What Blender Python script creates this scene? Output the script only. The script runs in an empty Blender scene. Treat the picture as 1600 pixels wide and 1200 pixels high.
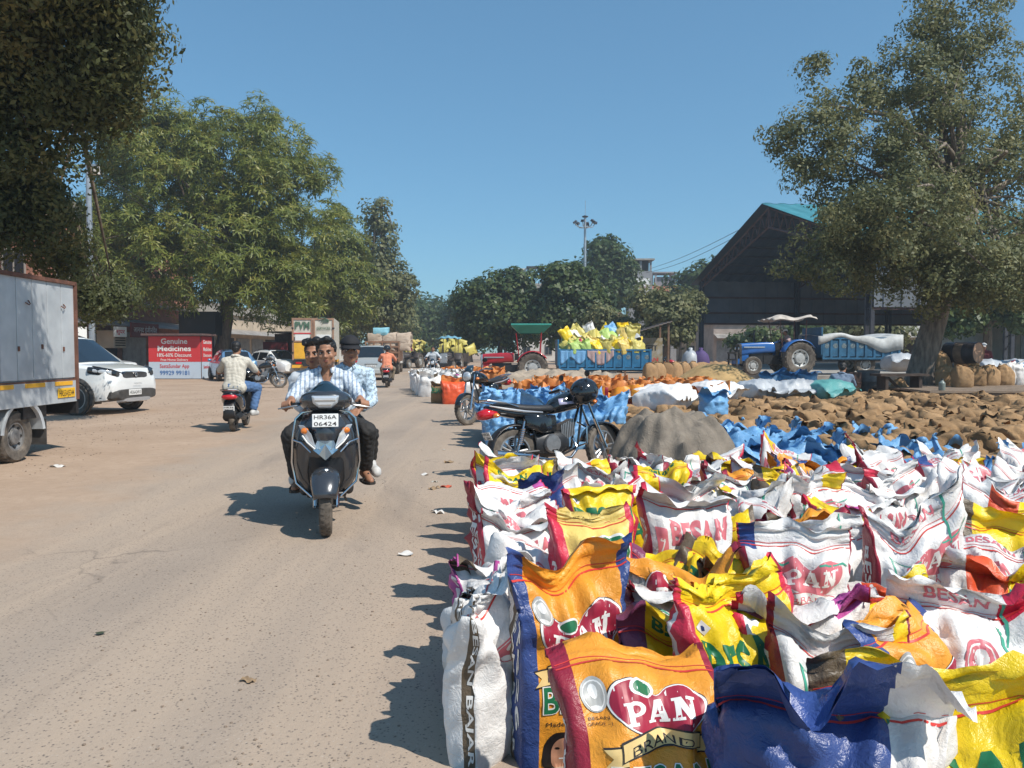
import bpy, bmesh, math, random
import numpy as np
from mathutils import Vector, Matrix, noise
PI = math.pi
R = random.Random(11)
NR = np.random.default_rng(11)
S = bpy.context.scene
COL = S.collection
# ------------------------------------------------------------------ camera, sky, sun, exposure
FPX, CH, HZ = 1200.0, 1.38, 550.0
cam_d = bpy.data.cameras.new('camera'); cam = bpy.data.objects.new('camera', cam_d); COL.objects.link(cam)
cam_d.sensor_width = 36; cam_d.lens = 27.0; cam_d.clip_end = 3000; cam_d.clip_start = .05
PITCH = math.atan((600 - HZ) / FPX)
cam.location = (0, 0, CH); cam.rotation_euler = (PI / 2 - PITCH, 0, 0)
S.camera = cam
SUN = Vector((.66, -.50, 1.0)).normalized()
w = bpy.data.worlds.new('World'); S.world = w; w.use_nodes = True
nt = w.node_tree; bg = nt.nodes['Background']
sky = nt.nodes.new('ShaderNodeTexSky'); sky.sky_type = 'NISHITA'; sky.sun_disc = False
sky.sun_elevation = math.asin(SUN.z); sky.sun_rotation = math.atan2(SUN.x, SUN.y)
sky.altitude = 200; sky.air_density = 1.0; sky.dust_density = .35; sky.ozone_density = 3.0
gm = nt.nodes.new('ShaderNodeGamma'); gm.inputs[1].default_value = .63
tn = nt.nodes.new('ShaderNodeMix'); tn.data_type = 'RGBA'; tn.blend_type = 'MULTIPLY'; tn.inputs[0].default_value = 1; tn.inputs[7].default_value = (.69, 1.14, 1.38, 1)
nt.links.new(sky.outputs[0], gm.inputs[0]); nt.links.new(gm.outputs[0], tn.inputs[6]); nt.links.new(tn.outputs[2], bg.inputs[0]); bg.inputs[1].default_value = .124
sd = bpy.data.lights.new('sun', 'SUN'); sd.energy = 3.6; sd.angle = math.radians(.55); sd.color = (1, .945, .86)
so = bpy.data.objects.new('sun', sd); COL.objects.link(so); so.rotation_euler = SUN.to_track_quat('Z', 'Y').to_euler()
S.view_settings.view_transform = 'Standard'; S.view_settings.look = 'None'
S.view_settings.exposure = 0.5; S.view_settings.gamma = 1.0; S.view_settings.use_curve_mapping = False
try:
    S.cycles.max_bounces = 6; S.cycles.transparent_max_bounces = 8; S.cycles.volume_bounces = 0
except Exception: pass

def ray(px, py):
    d = Vector(((px - 800) / FPX, 1, -(py - 600) / FPX))
    return Matrix.Rotation(-PITCH, 3, 'X') @ d
def G(px, py, z=0.0):
    d = ray(px, py); t = (z - CH) / d.z
    return Vector((d.x * t, d.y * t, z))
def P(px, py, Y):
    d = ray(px, py); t = Y / d.y
    return Vector((d.x * t, Y, CH + d.z * t))

# ------------------------------------------------------------------ materials
MATS = {}
def M(name, rgb, rough=.6, metal=0., var=0., vs=6., bump=0., bs=40., rgb2=None, spec=.5, coat=0., detail=4, stretch=None, emit=0, trans=0):
    if name in MATS: return MATS[name]
    m = bpy.data.materials.new(name); m.use_nodes = True; MATS[name] = m
    n = m.node_tree.nodes; l = m.node_tree.links; b = n['Principled BSDF']
    b.inputs['Base Color'].default_value = (*rgb, 1); b.inputs['Roughness'].default_value = rough
    b.inputs['Metallic'].default_value = metal; b.inputs['Specular IOR Level'].default_value = spec
    b.inputs['Coat Weight'].default_value = coat; b.inputs['Coat Roughness'].default_value = .08
    if trans: b.inputs['Transmission Weight'].default_value = trans
    co = None
    if var or bump:
        tc = n.new('ShaderNodeTexCoord'); co = tc.outputs['Object']
        if stretch:
            mp = n.new('ShaderNodeMapping'); mp.inputs['Scale'].default_value = stretch
            l.new(co, mp.inputs[0]); co = mp.outputs[0]
    if var:
        nz = n.new('ShaderNodeTexNoise'); nz.inputs['Scale'].default_value = vs; nz.inputs['Detail'].default_value = detail
        nz.inputs['Roughness'].default_value = .62; l.new(co, nz.inputs['Vector'])
        cr = n.new('ShaderNodeValToRGB'); e = cr.color_ramp.elements
        e[0].position = .32; e[1].position = .68
        e[0].color = (*[c * (1 - var) for c in rgb], 1); e[1].color = (*(rgb2 or [min(1, c * (1 + var * .6)) for c in rgb]), 1)
        l.new(nz.outputs['Fac'], cr.inputs[0]); l.new(cr.outputs[0], b.inputs['Base Color'])
    if bump:
        n2 = n.new('ShaderNodeTexNoise'); n2.inputs['Scale'].default_value = bs; n2.inputs['Detail'].default_value = 5
        l.new(co, n2.inputs['Vector'])
        bp = n.new('ShaderNodeBump'); bp.inputs['Strength'].default_value = bump; bp.inputs['Distance'].default_value = .02
        l.new(n2.outputs['Fac'], bp.inputs['Height']); l.new(bp.outputs[0], b.inputs['Normal'])
    return m

# ------------------------------------------------------------------ objects
def tag(o, label=None, cat=None, group=None, kind=None):
    if label: o['label'] = label
    if cat: o['category'] = cat
    if group: o['group'] = group
    if kind: o['kind'] = kind
    return o
def thing(name, label, cat, loc=(0, 0, 0), rz=0., group=None):
    o = bpy.data.objects.new(name, None); COL.objects.link(o); o.empty_display_size = .1
    o.location = loc; o.rotation_euler = (0, 0, rz)
    return tag(o, label, cat, group)
def copy_tree(o, parent=None):
    c = o.copy(); COL.objects.link(c)
    if parent: c.parent = parent
    for ch in list(o.children): copy_tree(ch, c)
    return c
def obj_np(name, V, polys, mats, midx=None, parent=None, smooth=True, loc=(0, 0, 0), sharp=None):
    """V (n,3) array; polys = (m,k) int array or list of tuples"""
    me = bpy.data.meshes.new(name)
    V = np.asarray(V, dtype=np.float32)
    if isinstance(polys, np.ndarray):
        m, k = polys.shape
        me.vertices.add(len(V)); me.vertices.foreach_set('co', V.ravel())
        me.loops.add(m * k); me.loops.foreach_set('vertex_index', polys.astype(np.int32).ravel())
        me.polygons.add(m); me.polygons.foreach_set('loop_start', np.arange(0, m * k, k, dtype=np.int32))
        me.polygons.foreach_set('loop_total', np.full(m, k, dtype=np.int32))
    else:
        me.from_pydata(V.tolist(), [], polys)
    for mm in (mats if isinstance(mats, (list, tuple)) else [mats]): me.materials.append(mm)
    if midx is not None: me.polygons.foreach_set('material_index', np.asarray(midx, dtype=np.int32))
    if smooth: me.polygons.foreach_set('use_smooth', np.ones(len(me.polygons), dtype=bool))
    me.update(calc_edges=True); me.validate()
    if smooth and sharp: me.set_sharp_from_angle(angle=math.radians(sharp))
    o = bpy.data.objects.new(name, me); COL.objects.link(o); o.location = loc
    if parent: o.parent = parent
    return o

class MB:
    def __init__(s, mat=None):
        s.v = []; s.f = []; s.m = []; s.mats = []; s.X = Matrix(); s.cur = 0
        if mat: s.use(mat)
    def use(s, mat):
        if mat not in s.mats: s.mats.append(mat)
        s.cur = s.mats.index(mat); return s
    def at(s, loc=(0, 0, 0), rot=(0, 0, 0), sc=(1, 1, 1)):
        from mathutils import Euler
        s.X = Matrix.LocRotScale(Vector(loc), Euler(rot), Vector(sc)); return s
    def add(s, vs, fs):
        o = len(s.v)
        s.v += [tuple(s.X @ Vector(p)) for p in vs]
        s.f += [tuple(o + i for i in f) for f in fs]; s.m += [s.cur] * len(fs)
        return s
    def box(s, c, d, taper=1.0):
        x, y, z = c; a, b, h = d[0] / 2, d[1] / 2, d[2] / 2; t = taper
        return s.add([(x - a, y - b, z - h), (x + a, y - b, z - h), (x + a, y + b, z - h), (x - a, y + b, z - h),
                      (x - a * t, y - b * t, z + h), (x + a * t, y - b * t, z + h), (x + a * t, y + b * t, z + h), (x - a * t, y + b * t, z + h)],
                     [(0, 3, 2, 1), (4, 5, 6, 7), (0, 1, 5, 4), (1, 2, 6, 5), (2, 3, 7, 6), (3, 0, 4, 7)])
    def rings(s, rs, cap=True, closed=False, wrap=True):
        n = len(rs[0]); vs = [p for r in rs for p in r]; fs = []
        k = len(rs)
        for i in range(k if closed else k - 1):
            a = i * n; b = ((i + 1) % k) * n
            for j in range(n if wrap else n - 1):
                j2 = (j + 1) % n
                fs.append((a + j, a + j2, b + j2, b + j))
        if cap and not closed and wrap:
            fs.append(tuple(reversed(range(n)))); fs.append(tuple((k - 1) * n + j for j in range(n)))
        return s.add(vs, fs)
    def tube(s, pts, r, n=8, cap=True, flat=1.0):
        pts = [Vector(p) for p in pts]; rs = []
        N = len(pts); rr = r if isinstance(r, (list, tuple)) else [r] * N
        up = Vector((0, 0, 1))
        t0 = (pts[1] - pts[0]).normalized()
        u = t0.cross(up) if abs(t0.z) < .95 else t0.cross(Vector((1, 0, 0)))
        u.normalize()
        for i in range(N):
            t = (pts[min(i + 1, N - 1)] - pts[max(i - 1, 0)]).normalized()
            u = (u - t * u.dot(t)).normalized(); v = t.cross(u)
            rs.append([tuple(pts[i] + (u * math.cos(2 * PI * j / n) + v * math.sin(2 * PI * j / n) * flat) * rr[i]) for j in range(n)])
        return s.rings(rs, cap)
    def cyl(s, p0, p1, r0, r1=None, n=12):
        return s.tube([p0, p1], [r0, r0 if r1 is None else r1], n)
    def lathe(s, prof, c=(0, 0, 0), axis='z', n=24, closed=False, a0=0., a1=2 * PI):
        full = abs(a1 - a0 - 2 * PI) < 1e-6; k = n if full else n + 1; rs = []
        for i in range(k):
            a = a0 + (a1 - a0) * i / n; ca, sa = math.cos(a), math.sin(a); ring = []
            for (r, h) in prof:
                p = {'z': (r * ca, r * sa, h), 'x': (h, r * ca, r * sa), 'y': (r * sa, h, r * ca)}[axis]
                ring.append((p[0] + c[0], p[1] + c[1], p[2] + c[2]))
            rs.append(ring)
        m = len(prof); vs = [p for r in rs for p in r]; fs = []
        for i in range(k if full else k - 1):
            a = i * m; b = ((i + 1) % k) * m
            for j in range(m if closed else m - 1):
                j2 = (j + 1) % m
                fs.append((a + j, b + j, b + j2, a + j2))
        return s.add(vs, fs)
    def ball(s, c, r, n=12, m=8):
        if not isinstance(r, (list, tuple)): r = (r, r, r)
        vs = [(c[0], c[1], c[2] - r[2])]; fs = []
        for i in range(1, m):
            a = -PI / 2 + PI * i / m
            for j in range(n):
                b = 2 * PI * j / n
                vs.append((c[0] + r[0] * math.cos(a) * math.cos(b), c[1] + r[1] * math.cos(a) * math.sin(b), c[2] + r[2] * math.sin(a)))
        vs.append((c[0], c[1], c[2] + r[2])); T = len(vs) - 1
        for j in range(n):
            j2 = (j + 1) % n
            fs.append((0, 1 + j2, 1 + j)); fs.append((T, 1 + (m - 2) * n + j, 1 + (m - 2) * n + j2))
            for i in range(m - 2):
                a = 1 + i * n; b = a + n
                fs.append((a + j, a + j2, b + j2, b + j))
        return s.add(vs, fs)
    def loft(s, st, n=16, cap=True):
        """stations along y: (y, zc, hw, hh, exp[, x])"""
        rs = []
        for q in st:
            y, zc, hw, hh, e = q[:5]; x0 = q[5] if len(q) > 5 else 0
            ring = []
            for j in range(n):
                a = 2 * PI * (j + .5) / n; c, si = math.cos(a), math.sin(a)
                ring.append((x0 + hw * math.copysign(abs(c) ** (2 / e), c), y, zc + hh * math.copysign(abs(si) ** (2 / e), si)))
            rs.append(ring)
        return s.rings(rs, cap)
    def prism(s, poly, y0, y1):
        """polygon in xz extruded in y"""
        n = len(poly)
        vs = [(x, y0, z) for x, z in poly] + [(x, y1, z) for x, z in poly]
        fs = [tuple(range(n)), tuple(reversed(range(n, 2 * n)))] + [(i, n + i, n + (i + 1) % n, (i + 1) % n) for i in range(n)]
        return s.add(vs, fs)
    def prismx(s, poly, x0, x1):
        """polygon in yz extruded in x"""
        n = len(poly)
        vs = [(x0, y, z) for y, z in poly] + [(x1, y, z) for y, z in poly]
        fs = [tuple(reversed(range(n))), tuple(range(n, 2 * n))] + [(i, (i + 1) % n, n + (i + 1) % n, n + i) for i in range(n)]
        return s.add(vs, fs)
    def grid(s, fn, nu, nv):
        vs = [fn(i / nu, j / nv) for j in range(nv + 1) for i in range(nu + 1)]
        fs = [(j * (nu + 1) + i, j * (nu + 1) + i + 1, (j + 1) * (nu + 1) + i + 1, (j + 1) * (nu + 1) + i) for j in range(nv) for i in range(nu)]
        return s.add(vs, fs)
    def build(s, name, parent=None, smooth=True, sharp=35, bev=0, loc=(0, 0, 0), rot=None, solid=0, sub=0, fix=True):
        me = bpy.data.meshes.new(name); me.from_pydata(s.v, [], s.f)
        for mm in s.mats: me.materials.append(mm)
        me.polygons.foreach_set('material_index', s.m)
        if fix:
            bm = bmesh.new(); bm.from_mesh(me); bmesh.ops.recalc_face_normals(bm, faces=bm.faces); bm.to_mesh(me); bm.free()
        if smooth:
            me.polygons.foreach_set('use_smooth', np.ones(len(me.polygons), dtype=bool))
            if sharp: me.set_sharp_from_angle(angle=math.radians(sharp))
        me.update()
        o = bpy.data.objects.new(name, me); COL.objects.link(o); o.location = loc
        if rot: o.rotation_euler = rot
        if parent: o.parent = parent
        if solid:
            q = o.modifiers.new('solid', 'SOLIDIFY'); q.thickness = solid; q.offset = 0
        if bev:
            q = o.modifiers.new('bevel', 'BEVEL'); q.width = bev; q.segments = 2; q.limit_method = 'ANGLE'; q.angle_limit = math.radians(32)
        if sub:
            q = o.modifiers.new('sub', 'SUBSURF'); q.levels = sub; q.render_levels = sub
        return o

# ------------------------------------------------------------------ lettering
_TXT = {}
def text_tris(txt, bold=0.0):
    """flat mesh of a word: verts (n,2) normalised so that height of capitals = 1 from baseline 0, centred in x; polygons"""
    k = (txt, bold)
    if k in _TXT: return _TXT[k]
    cu = bpy.data.curves.new('lettering', 'FONT'); cu.body = txt; cu.size = 1.4; cu.offset = bold; cu.resolution_u = 3; cu.align_x = 'CENTER'
    o = bpy.data.objects.new('lettering', cu); COL.objects.link(o)
    dg = bpy.context.evaluated_depsgraph_get(); me = bpy.data.meshes.new_from_object(o.evaluated_get(dg))
    V = np.array([(v.co.x, v.co.y) for v in me.vertices]) if len(me.vertices) else np.zeros((0, 2))
    Fs = [tuple(p.vertices) for p in me.polygons]
    bpy.data.objects.remove(o); bpy.data.curves.remove(cu); bpy.data.meshes.remove(me)
    _TXT[k] = (V, Fs); return V, Fs
def lettering(name, txt, mat, parent, loc, rot, h, w=None, bold=.0, loc_off=0):
    """flat print: letters of capital height h in the local XZ plane facing -Y before rot; w: total width"""
    V, Fs = text_tris(txt, bold)
    if not len(V): return None
    x0, x1 = V[:, 0].min(), V[:, 0].max(); sx = (w / (x1 - x0)) if w else h
    VV = np.zeros((len(V), 3)); VV[:, 0] = (V[:, 0] - (x0 + x1) / 2) * sx; VV[:, 2] = V[:, 1] * h
    o = obj_np(name, VV, Fs, mat, parent=parent, smooth=False, loc=loc); o.rotation_euler = rot
    return o
# ================================================================== GROUND, ROAD, STRUCTURES
def ground_mat(name, road):
    m = bpy.data.materials.new(name); m.use_nodes = True; MATS[name] = m
    n = m.node_tree.nodes; l = m.node_tree.links; b = n['Principled BSDF']; b.inputs['Roughness'].default_value = .93; b.inputs['Specular IOR Level'].default_value = .2
    tc = n.new('ShaderNodeTexCoord'); co = tc.outputs['Object']
    def nz(sc, det=5, ro=.6, dist=0, vec=co):
        q = n.new('ShaderNodeTexNoise'); q.inputs['Scale'].default_value = sc; q.inputs['Detail'].default_value = det; q.inputs['Roughness'].default_value = ro; q.inputs['Distortion'].default_value = dist
        l.new(vec, q.inputs['Vector']); return q.outputs['Fac']
    def ramp(fac, p0, c0, p1, c1):
        r = n.new('ShaderNodeValToRGB'); e = r.color_ramp.elements; e[0].position = p0; e[1].position = p1; e[0].color = (*c0, 1); e[1].color = (*c1, 1); l.new(fac, r.inputs[0]); return r.outputs[0]
    def mix(f, a, c, mode='MIX'):
        q = n.new('ShaderNodeMix'); q.data_type = 'RGBA'; q.blend_type = mode
        if isinstance(f, float): q.inputs[0].default_value = f
        else: l.new(f, q.inputs[0])
        for i, v in ((6, a), (7, c)):
            if isinstance(v, tuple): q.inputs[i].default_value = (*v, 1)
            else: l.new(v, q.inputs[i])
        return q.outputs[2]
    dirt = ramp(nz(.55, 8, .65), .32, (.375, .27, .195), .70, (.49, .365, .27))
    dirt = mix(ramp(nz(7, 6, .7), .38, (0, 0, 0), .75, (.5, .5, .5)), dirt, (.31, .215, .145))
    dirt = mix(ramp(nz(34, 3, .7), .60, (0, 0, 0), .72, (.55, .55, .55)), dirt, (.205, .145, .105))
    col = dirt
    h = nz(26, 6, .7)
    if road:
        asp = ramp(nz(.35, 6, .6), .30, (.302, .243, .194), .72, (.405, .325, .258))
        mp = n.new('ShaderNodeMapping'); mp.inputs['Scale'].default_value = (1.3, .06, 1); mp.inputs['Rotation'].default_value = (0, 0, math.radians(-6.3)); l.new(co, mp.inputs[0])
        asp = mix(ramp(nz(1.0, 4, .6, 0, mp.outputs[0]), .40, (0, 0, 0), .62, (.8, .8, .8)), asp, (.445, .345, .26))
        mp2 = n.new('ShaderNodeMapping'); mp2.inputs['Scale'].default_value = (.9, .16, 1); mp2.inputs['Rotation'].default_value = (0, 0, math.radians(-6.3)); mp2.inputs['Location'].default_value = (3.7, 1.2, 0); l.new(co, mp2.inputs[0])
        asp = mix(ramp(nz(1.0, 6, .65, .6, mp2.outputs[0]), .56, (0, 0, 0), .68, (.5, .5, .5)), asp, (.215, .175, .145))
        # aggregate: pale and dark stones
        vo = n.new('ShaderNodeTexVoronoi'); vo.inputs['Scale'].default_value = 62; l.new(co, vo.inputs['Vector'])
        st = ramp(vo.outputs['Distance'], .10, (1, 1, 1), .42, (0, 0, 0))
        sel = nz(55, 2, .6)
        dk = n.new('ShaderNodeMath'); dk.operation = 'MULTIPLY'; l.new(ramp(sel, .475, (0, 0, 0), .54, (.95, .95, .95)), dk.inputs[0]); l.new(st, dk.inputs[1])
        asp = mix(dk.outputs[0], asp, (.105, .092, .085))
        lt = n.new('ShaderNodeMath'); lt.operation = 'MULTIPLY'; l.new(ramp(sel, .38, (.75, .75, .75), .43, (0, 0, 0)), lt.inputs[0]); l.new(st, lt.inputs[1])
        asp = mix(lt.outputs[0], asp, (.46, .39, .32))
        cr = n.new('ShaderNodeTexVoronoi'); cr.feature = 'DISTANCE_TO_EDGE'; cr.inputs['Scale'].default_value = .42
        wv = n.new('ShaderNodeVectorMath'); wv.operation = 'ADD'; l.new(co, wv.inputs[0]); q3 = n.new('ShaderNodeTexNoise'); q3.inputs['Scale'].default_value = 1.6; q3.inputs['Detail'].default_value = 5; l.new(co, q3.inputs['Vector']); l.new(q3.outputs['Color'], wv.inputs[1]); l.new(wv.outputs[0], cr.inputs['Vector'])
        crk = n.new('ShaderNodeMath'); crk.operation = 'MULTIPLY'; l.new(ramp(cr.outputs['Distance'], .002, (.5, .5, .5), .007, (0, 0, 0)), crk.inputs[0]); l.new(ramp(nz(.5, 3), .50, (0, 0, 0), .6, (1, 1, 1)), crk.inputs[1])
        asp = mix(crk.outputs[0], asp, (.12, .10, .085))
        sx = n.new('ShaderNodeSeparateXYZ'); l.new(co, sx.inputs[0])
        a = n.new('ShaderNodeMath'); a.operation = 'MULTIPLY_ADD'; a.inputs[1].default_value = .11; l.new(sx.outputs['Y'], a.inputs[0]); l.new(sx.outputs['X'], a.inputs[2])
        e = n.new('ShaderNodeMath'); e.operation = 'MULTIPLY_ADD'; e.inputs[1].default_value = 3.4; l.new(nz(.8, 6, .62), e.inputs[0]); l.new(a.outputs[0], e.inputs[2])
        col = mix(ramp_range(n, l, e.outputs[0], -2.0, -.7), dirt, asp)
    l.new(col, b.inputs['Base Color'])
    bp = n.new('ShaderNodeBump'); bp.inputs['Strength'].default_value = .2 if road else .55; bp.inputs['Distance'].default_value = .03; l.new(h, bp.inputs['Height']); 
    b2 = n.new('ShaderNodeBump'); b2.inputs['Strength'].default_value = .35; b2.inputs['Distance'].default_value = .008; l.new(nz(150, 3, .6), b2.inputs['Height']); l.new(bp.outputs[0], b2.inputs['Normal'])
    l.new(b2.outputs[0], b.inputs['Normal'])
    return m
def ramp_range(n, l, v, a, b):
    q = n.new('ShaderNodeMapRange'); q.interpolation_type = 'SMOOTHSTEP'; q.inputs['From Min'].default_value = a; q.inputs['From Max'].default_value = b; l.new(v, q.inputs['Value']); return q.outputs[0]
tag(obj_np('ground', [(-900, -300, 0), (900, -300, 0), (900, 1500, 0), (-900, 1500, 0)], [(0, 1, 2, 3)], ground_mat('dusty_earth', False), smooth=False), kind='structure')
def road_sheet():
    V = []; F = []; ys = list(np.linspace(-12, 30, 43)) + list(np.linspace(34, 190, 40))
    for i, y in enumerate(ys):
        V += [(-.11 * y - 6.6 + .4 * math.sin(y * .9), y, .004), (-.11 * y + 1.35 + .25 * math.sin(y * 1.3 + 1) + .12 * math.sin(y * 3.1), y, .004)]
        if i: F.append((2 * i - 2, 2 * i - 1, 2 * i + 1, 2 * i))
    tag(obj_np('road', V, F, ground_mat('dusty_asphalt', True), smooth=False), kind='structure')
road_sheet()
CONC = M('concrete', (.36, .33, .29), .9, var=.25, vs=1.5, bump=.4, bs=12)
BRICKM = M('brick_wall', (.34, .15, .10), .9, var=.3, vs=2.2, bump=.5, bs=30)
DARKIN = M('dark_interior', (.035, .032, .03), .9)  # near-black; on shop bays the colour stands in for shade inside
STEEL_D = M('dark_steel', (.05, .052, .065), .6, .3, var=.3, vs=3)
STEEL_R = M('red_oxide_steel', (.12, .062, .058), .7, .1, var=.3, vs=3)
TEAL = M('teal_sheet', (.06, .27, .31), .45, .2, var=.2, vs=.6)
GALV = M('galvanised_steel', (.42, .44, .46), .45, .7, var=.2, vs=4)
GLASS = M('window_glass', (.02, .025, .03), .06, spec=.7)
# raised auction platform under the shed
SL, SR_ = Vector((14.75, 60, 0)), Vector((18.1, 39, 0)); SA = (SL + SR_) / 2
sd1 = (SR_ - SL).normalized(); sd2 = Vector((-sd1.y, sd1.x, 0)).normalized()
if sd2.x < 0: sd2 = -sd2
mb = MB(CONC)
pl = [(10.6, 30.5), (30, 29.5), (48, 46), (48, 70), (13, 66)]
mb.rings([[(x, y, 0) for x, y in pl], [(x, y, .44) for x, y in pl]]); tag(mb.build('platform', smooth=False), kind='structure')

def shed():
    t = thing('market_shed', 'tall open sided steel shed with teal roof sheets behind the tractors', 'shed', (SL.x, SL.y, .44), math.atan2(sd1.y, sd1.x))
    W_ = (SR_ - SL).length; he, ha, LEN = 6.9 - .44, 10.7 - .44, 40.0
    # local frame: x along the gable (left post to right post), y along -?; sd2 = local +y or -y
    sgn = 1 if Matrix.Rotation(math.atan2(sd1.y, sd1.x), 3, 'Z') @ Vector((0, 1, 0)) @ sd2 > 0 else -1 if False else 1
    ly = (Matrix.Rotation(math.atan2(sd1.y, sd1.x), 3, 'Z') @ Vector((0, 1, 0))).dot(sd2); sgn = 1 if ly > 0 else -1
    frames = 6
    for i in range(frames):
        y = sgn * LEN * i / (frames - 1)
        for x in (0, W_):
            p = MB(STEEL_D)
            for dx in (-.22, .22): p.box((x + dx, y, he / 2), (.12, .2, he))
            for k in range(9): p.tube([(x - .22, y, .3 + k * .7), (x + .22, y, .3 + k * .7 + (.35 if k % 2 else -.1) + .3)], .03, 4)
            p.build('post', t, smooth=False)
        tr = MB(STEEL_R)
        for s0, x0, x1 in ((0, 0, W_ / 2), (1, W_, W_ / 2)):
            for off, z0, z1 in ((0, he, ha - .12), (1, he - .55, ha - 1.35)):
                tr.tube([(x0, y, z0), (x1, y, z1)], .075, 4)
            N = 11
            for k in range(N):
                f = k / N; g = (k + .5) / N; h = (k + 1) / N
                top = lambda q: (x0 + (x1 - x0) * q, y, he + (ha - .12 - he) * q); bot = lambda q: (x0 + (x1 - x0) * q, y, he - .55 + (ha - 1.35 - he + .55) * q)
                tr.tube([top(f), bot(g)], .035, 4); tr.tube([bot(g), top(h)], .035, 4)
        tr.tube([(W_ / 2, y, ha - 1.35), (W_ / 2, y, ha)], .06, 4)
        tr.build('truss', t, smooth=False)
    pu = MB(STEEL_D)
    for k in range(1, 8):
        for x0, x1 in ((0, W_ / 2), (W_, W_ / 2)):
            f = k / 8; pu.box((x0 + (x1 - x0) * f, sgn * LEN / 2, he + (ha - he) * f - .02), (.09, LEN, .14))
    pu.build('purlin', t, smooth=False)['kind'] = 'stuff'
    for x0, x1 in ((-1.1, W_ / 2 + .03), (W_ + 1.1, W_ / 2 - .03)):
        sl = (ha - he) / (W_ / 2); n = 160; V = []; F = []
        for i in range(n + 1):
            y = sgn * (-.5 + (LEN + 1) * i / n); dz = .05 * (i % 4 in (1, 2))
            for x in (x0, x1): V.append((x, y, he + sl * (W_ / 2 - abs(x - W_ / 2)) + .16 + dz))
            if i: a = 2 * i; F.append((a - 2, a - 1, a + 1, a))
        o = obj_np('roof_sheet', V, F, [TEAL], smooth=False, parent=t)
        obj_np('roof_underside', [(x, y, z - .035) for x, y, z in V], F, [M('dark_sheet', (.07, .09, .12), .6, .2)], smooth=False, parent=t)  # separate dark blue-grey sheet that sets the roof's underside colour
    # hanging cladding strips along both long sides (down to about 3.4 m), and rails
    for x in (-.35, W_ + .35):
        c = MB(M('grey_cladding', (.17, .19, .22), .6, .2, var=.3, vs=.5)); n = 80
        V = []
        for i in range(n):
            y0 = sgn * LEN * i / n; y1 = sgn * LEN * (i + 1) / n; d = .05 * (i % 2)
            c.add([(x + d, y0, 3.2), (x + d, y1, 3.2), (x + d, y1, he + .1), (x + d, y0, he + .1)], [(0, 1, 2, 3)])
            c.add([(x, y1, 3.2), (x + .05, y1, 3.2), (x + .05, y1, he + .1), (x, y1, he + .1)], [(0, 1, 2, 3)])
        c.build('cladding_strip', t, smooth=False)
        r = MB(STEEL_R)
        for z in (3.15, 4.0, 5.2): r.box((x + (.12 if x < 1 else -.12), sgn * LEN / 2, z), (.12, LEN, .14))
        r.build('side_rail', t, smooth=False)
shed()

# ---------------------------------------------------------------- buildings
def window_part(t, x, y, z, w, h, ax, sgn, fm, gm):
    """ax: outward axis 'x' or 'y' with sign sgn"""
    f = MB(fm); e = .07
    def bx(c, d):
        if ax == 'y': f.box((c[0], y + sgn * .02, c[1]), (d[0], .1, d[1]))
        else: f.box((x + sgn * .02, c[0], c[1]), (.1, d[0], d[1]))
    u = x if ax == 'y' else y
    bx((u, z + h - e / 2), (w, e)); bx((u, z + e / 2), (w, e)); bx((u - w / 2 + e / 2, z + h / 2), (e, h - 2 * e)); bx((u + w / 2 - e / 2, z + h / 2), (e, h - 2 * e)); bx((u, z + h / 2), (e * .7, h - 2 * e))
    o = f.build('window', t, smooth=False)
    g = MB(gm)
    if ax == 'y': g.box((x, y - sgn * .0, z + h / 2), (w - .12, .04, h - .12))
    else: g.box((x, y, z + h / 2), (.04, w - .12, h - .12))
    g.build('pane', o, smooth=False)
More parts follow.
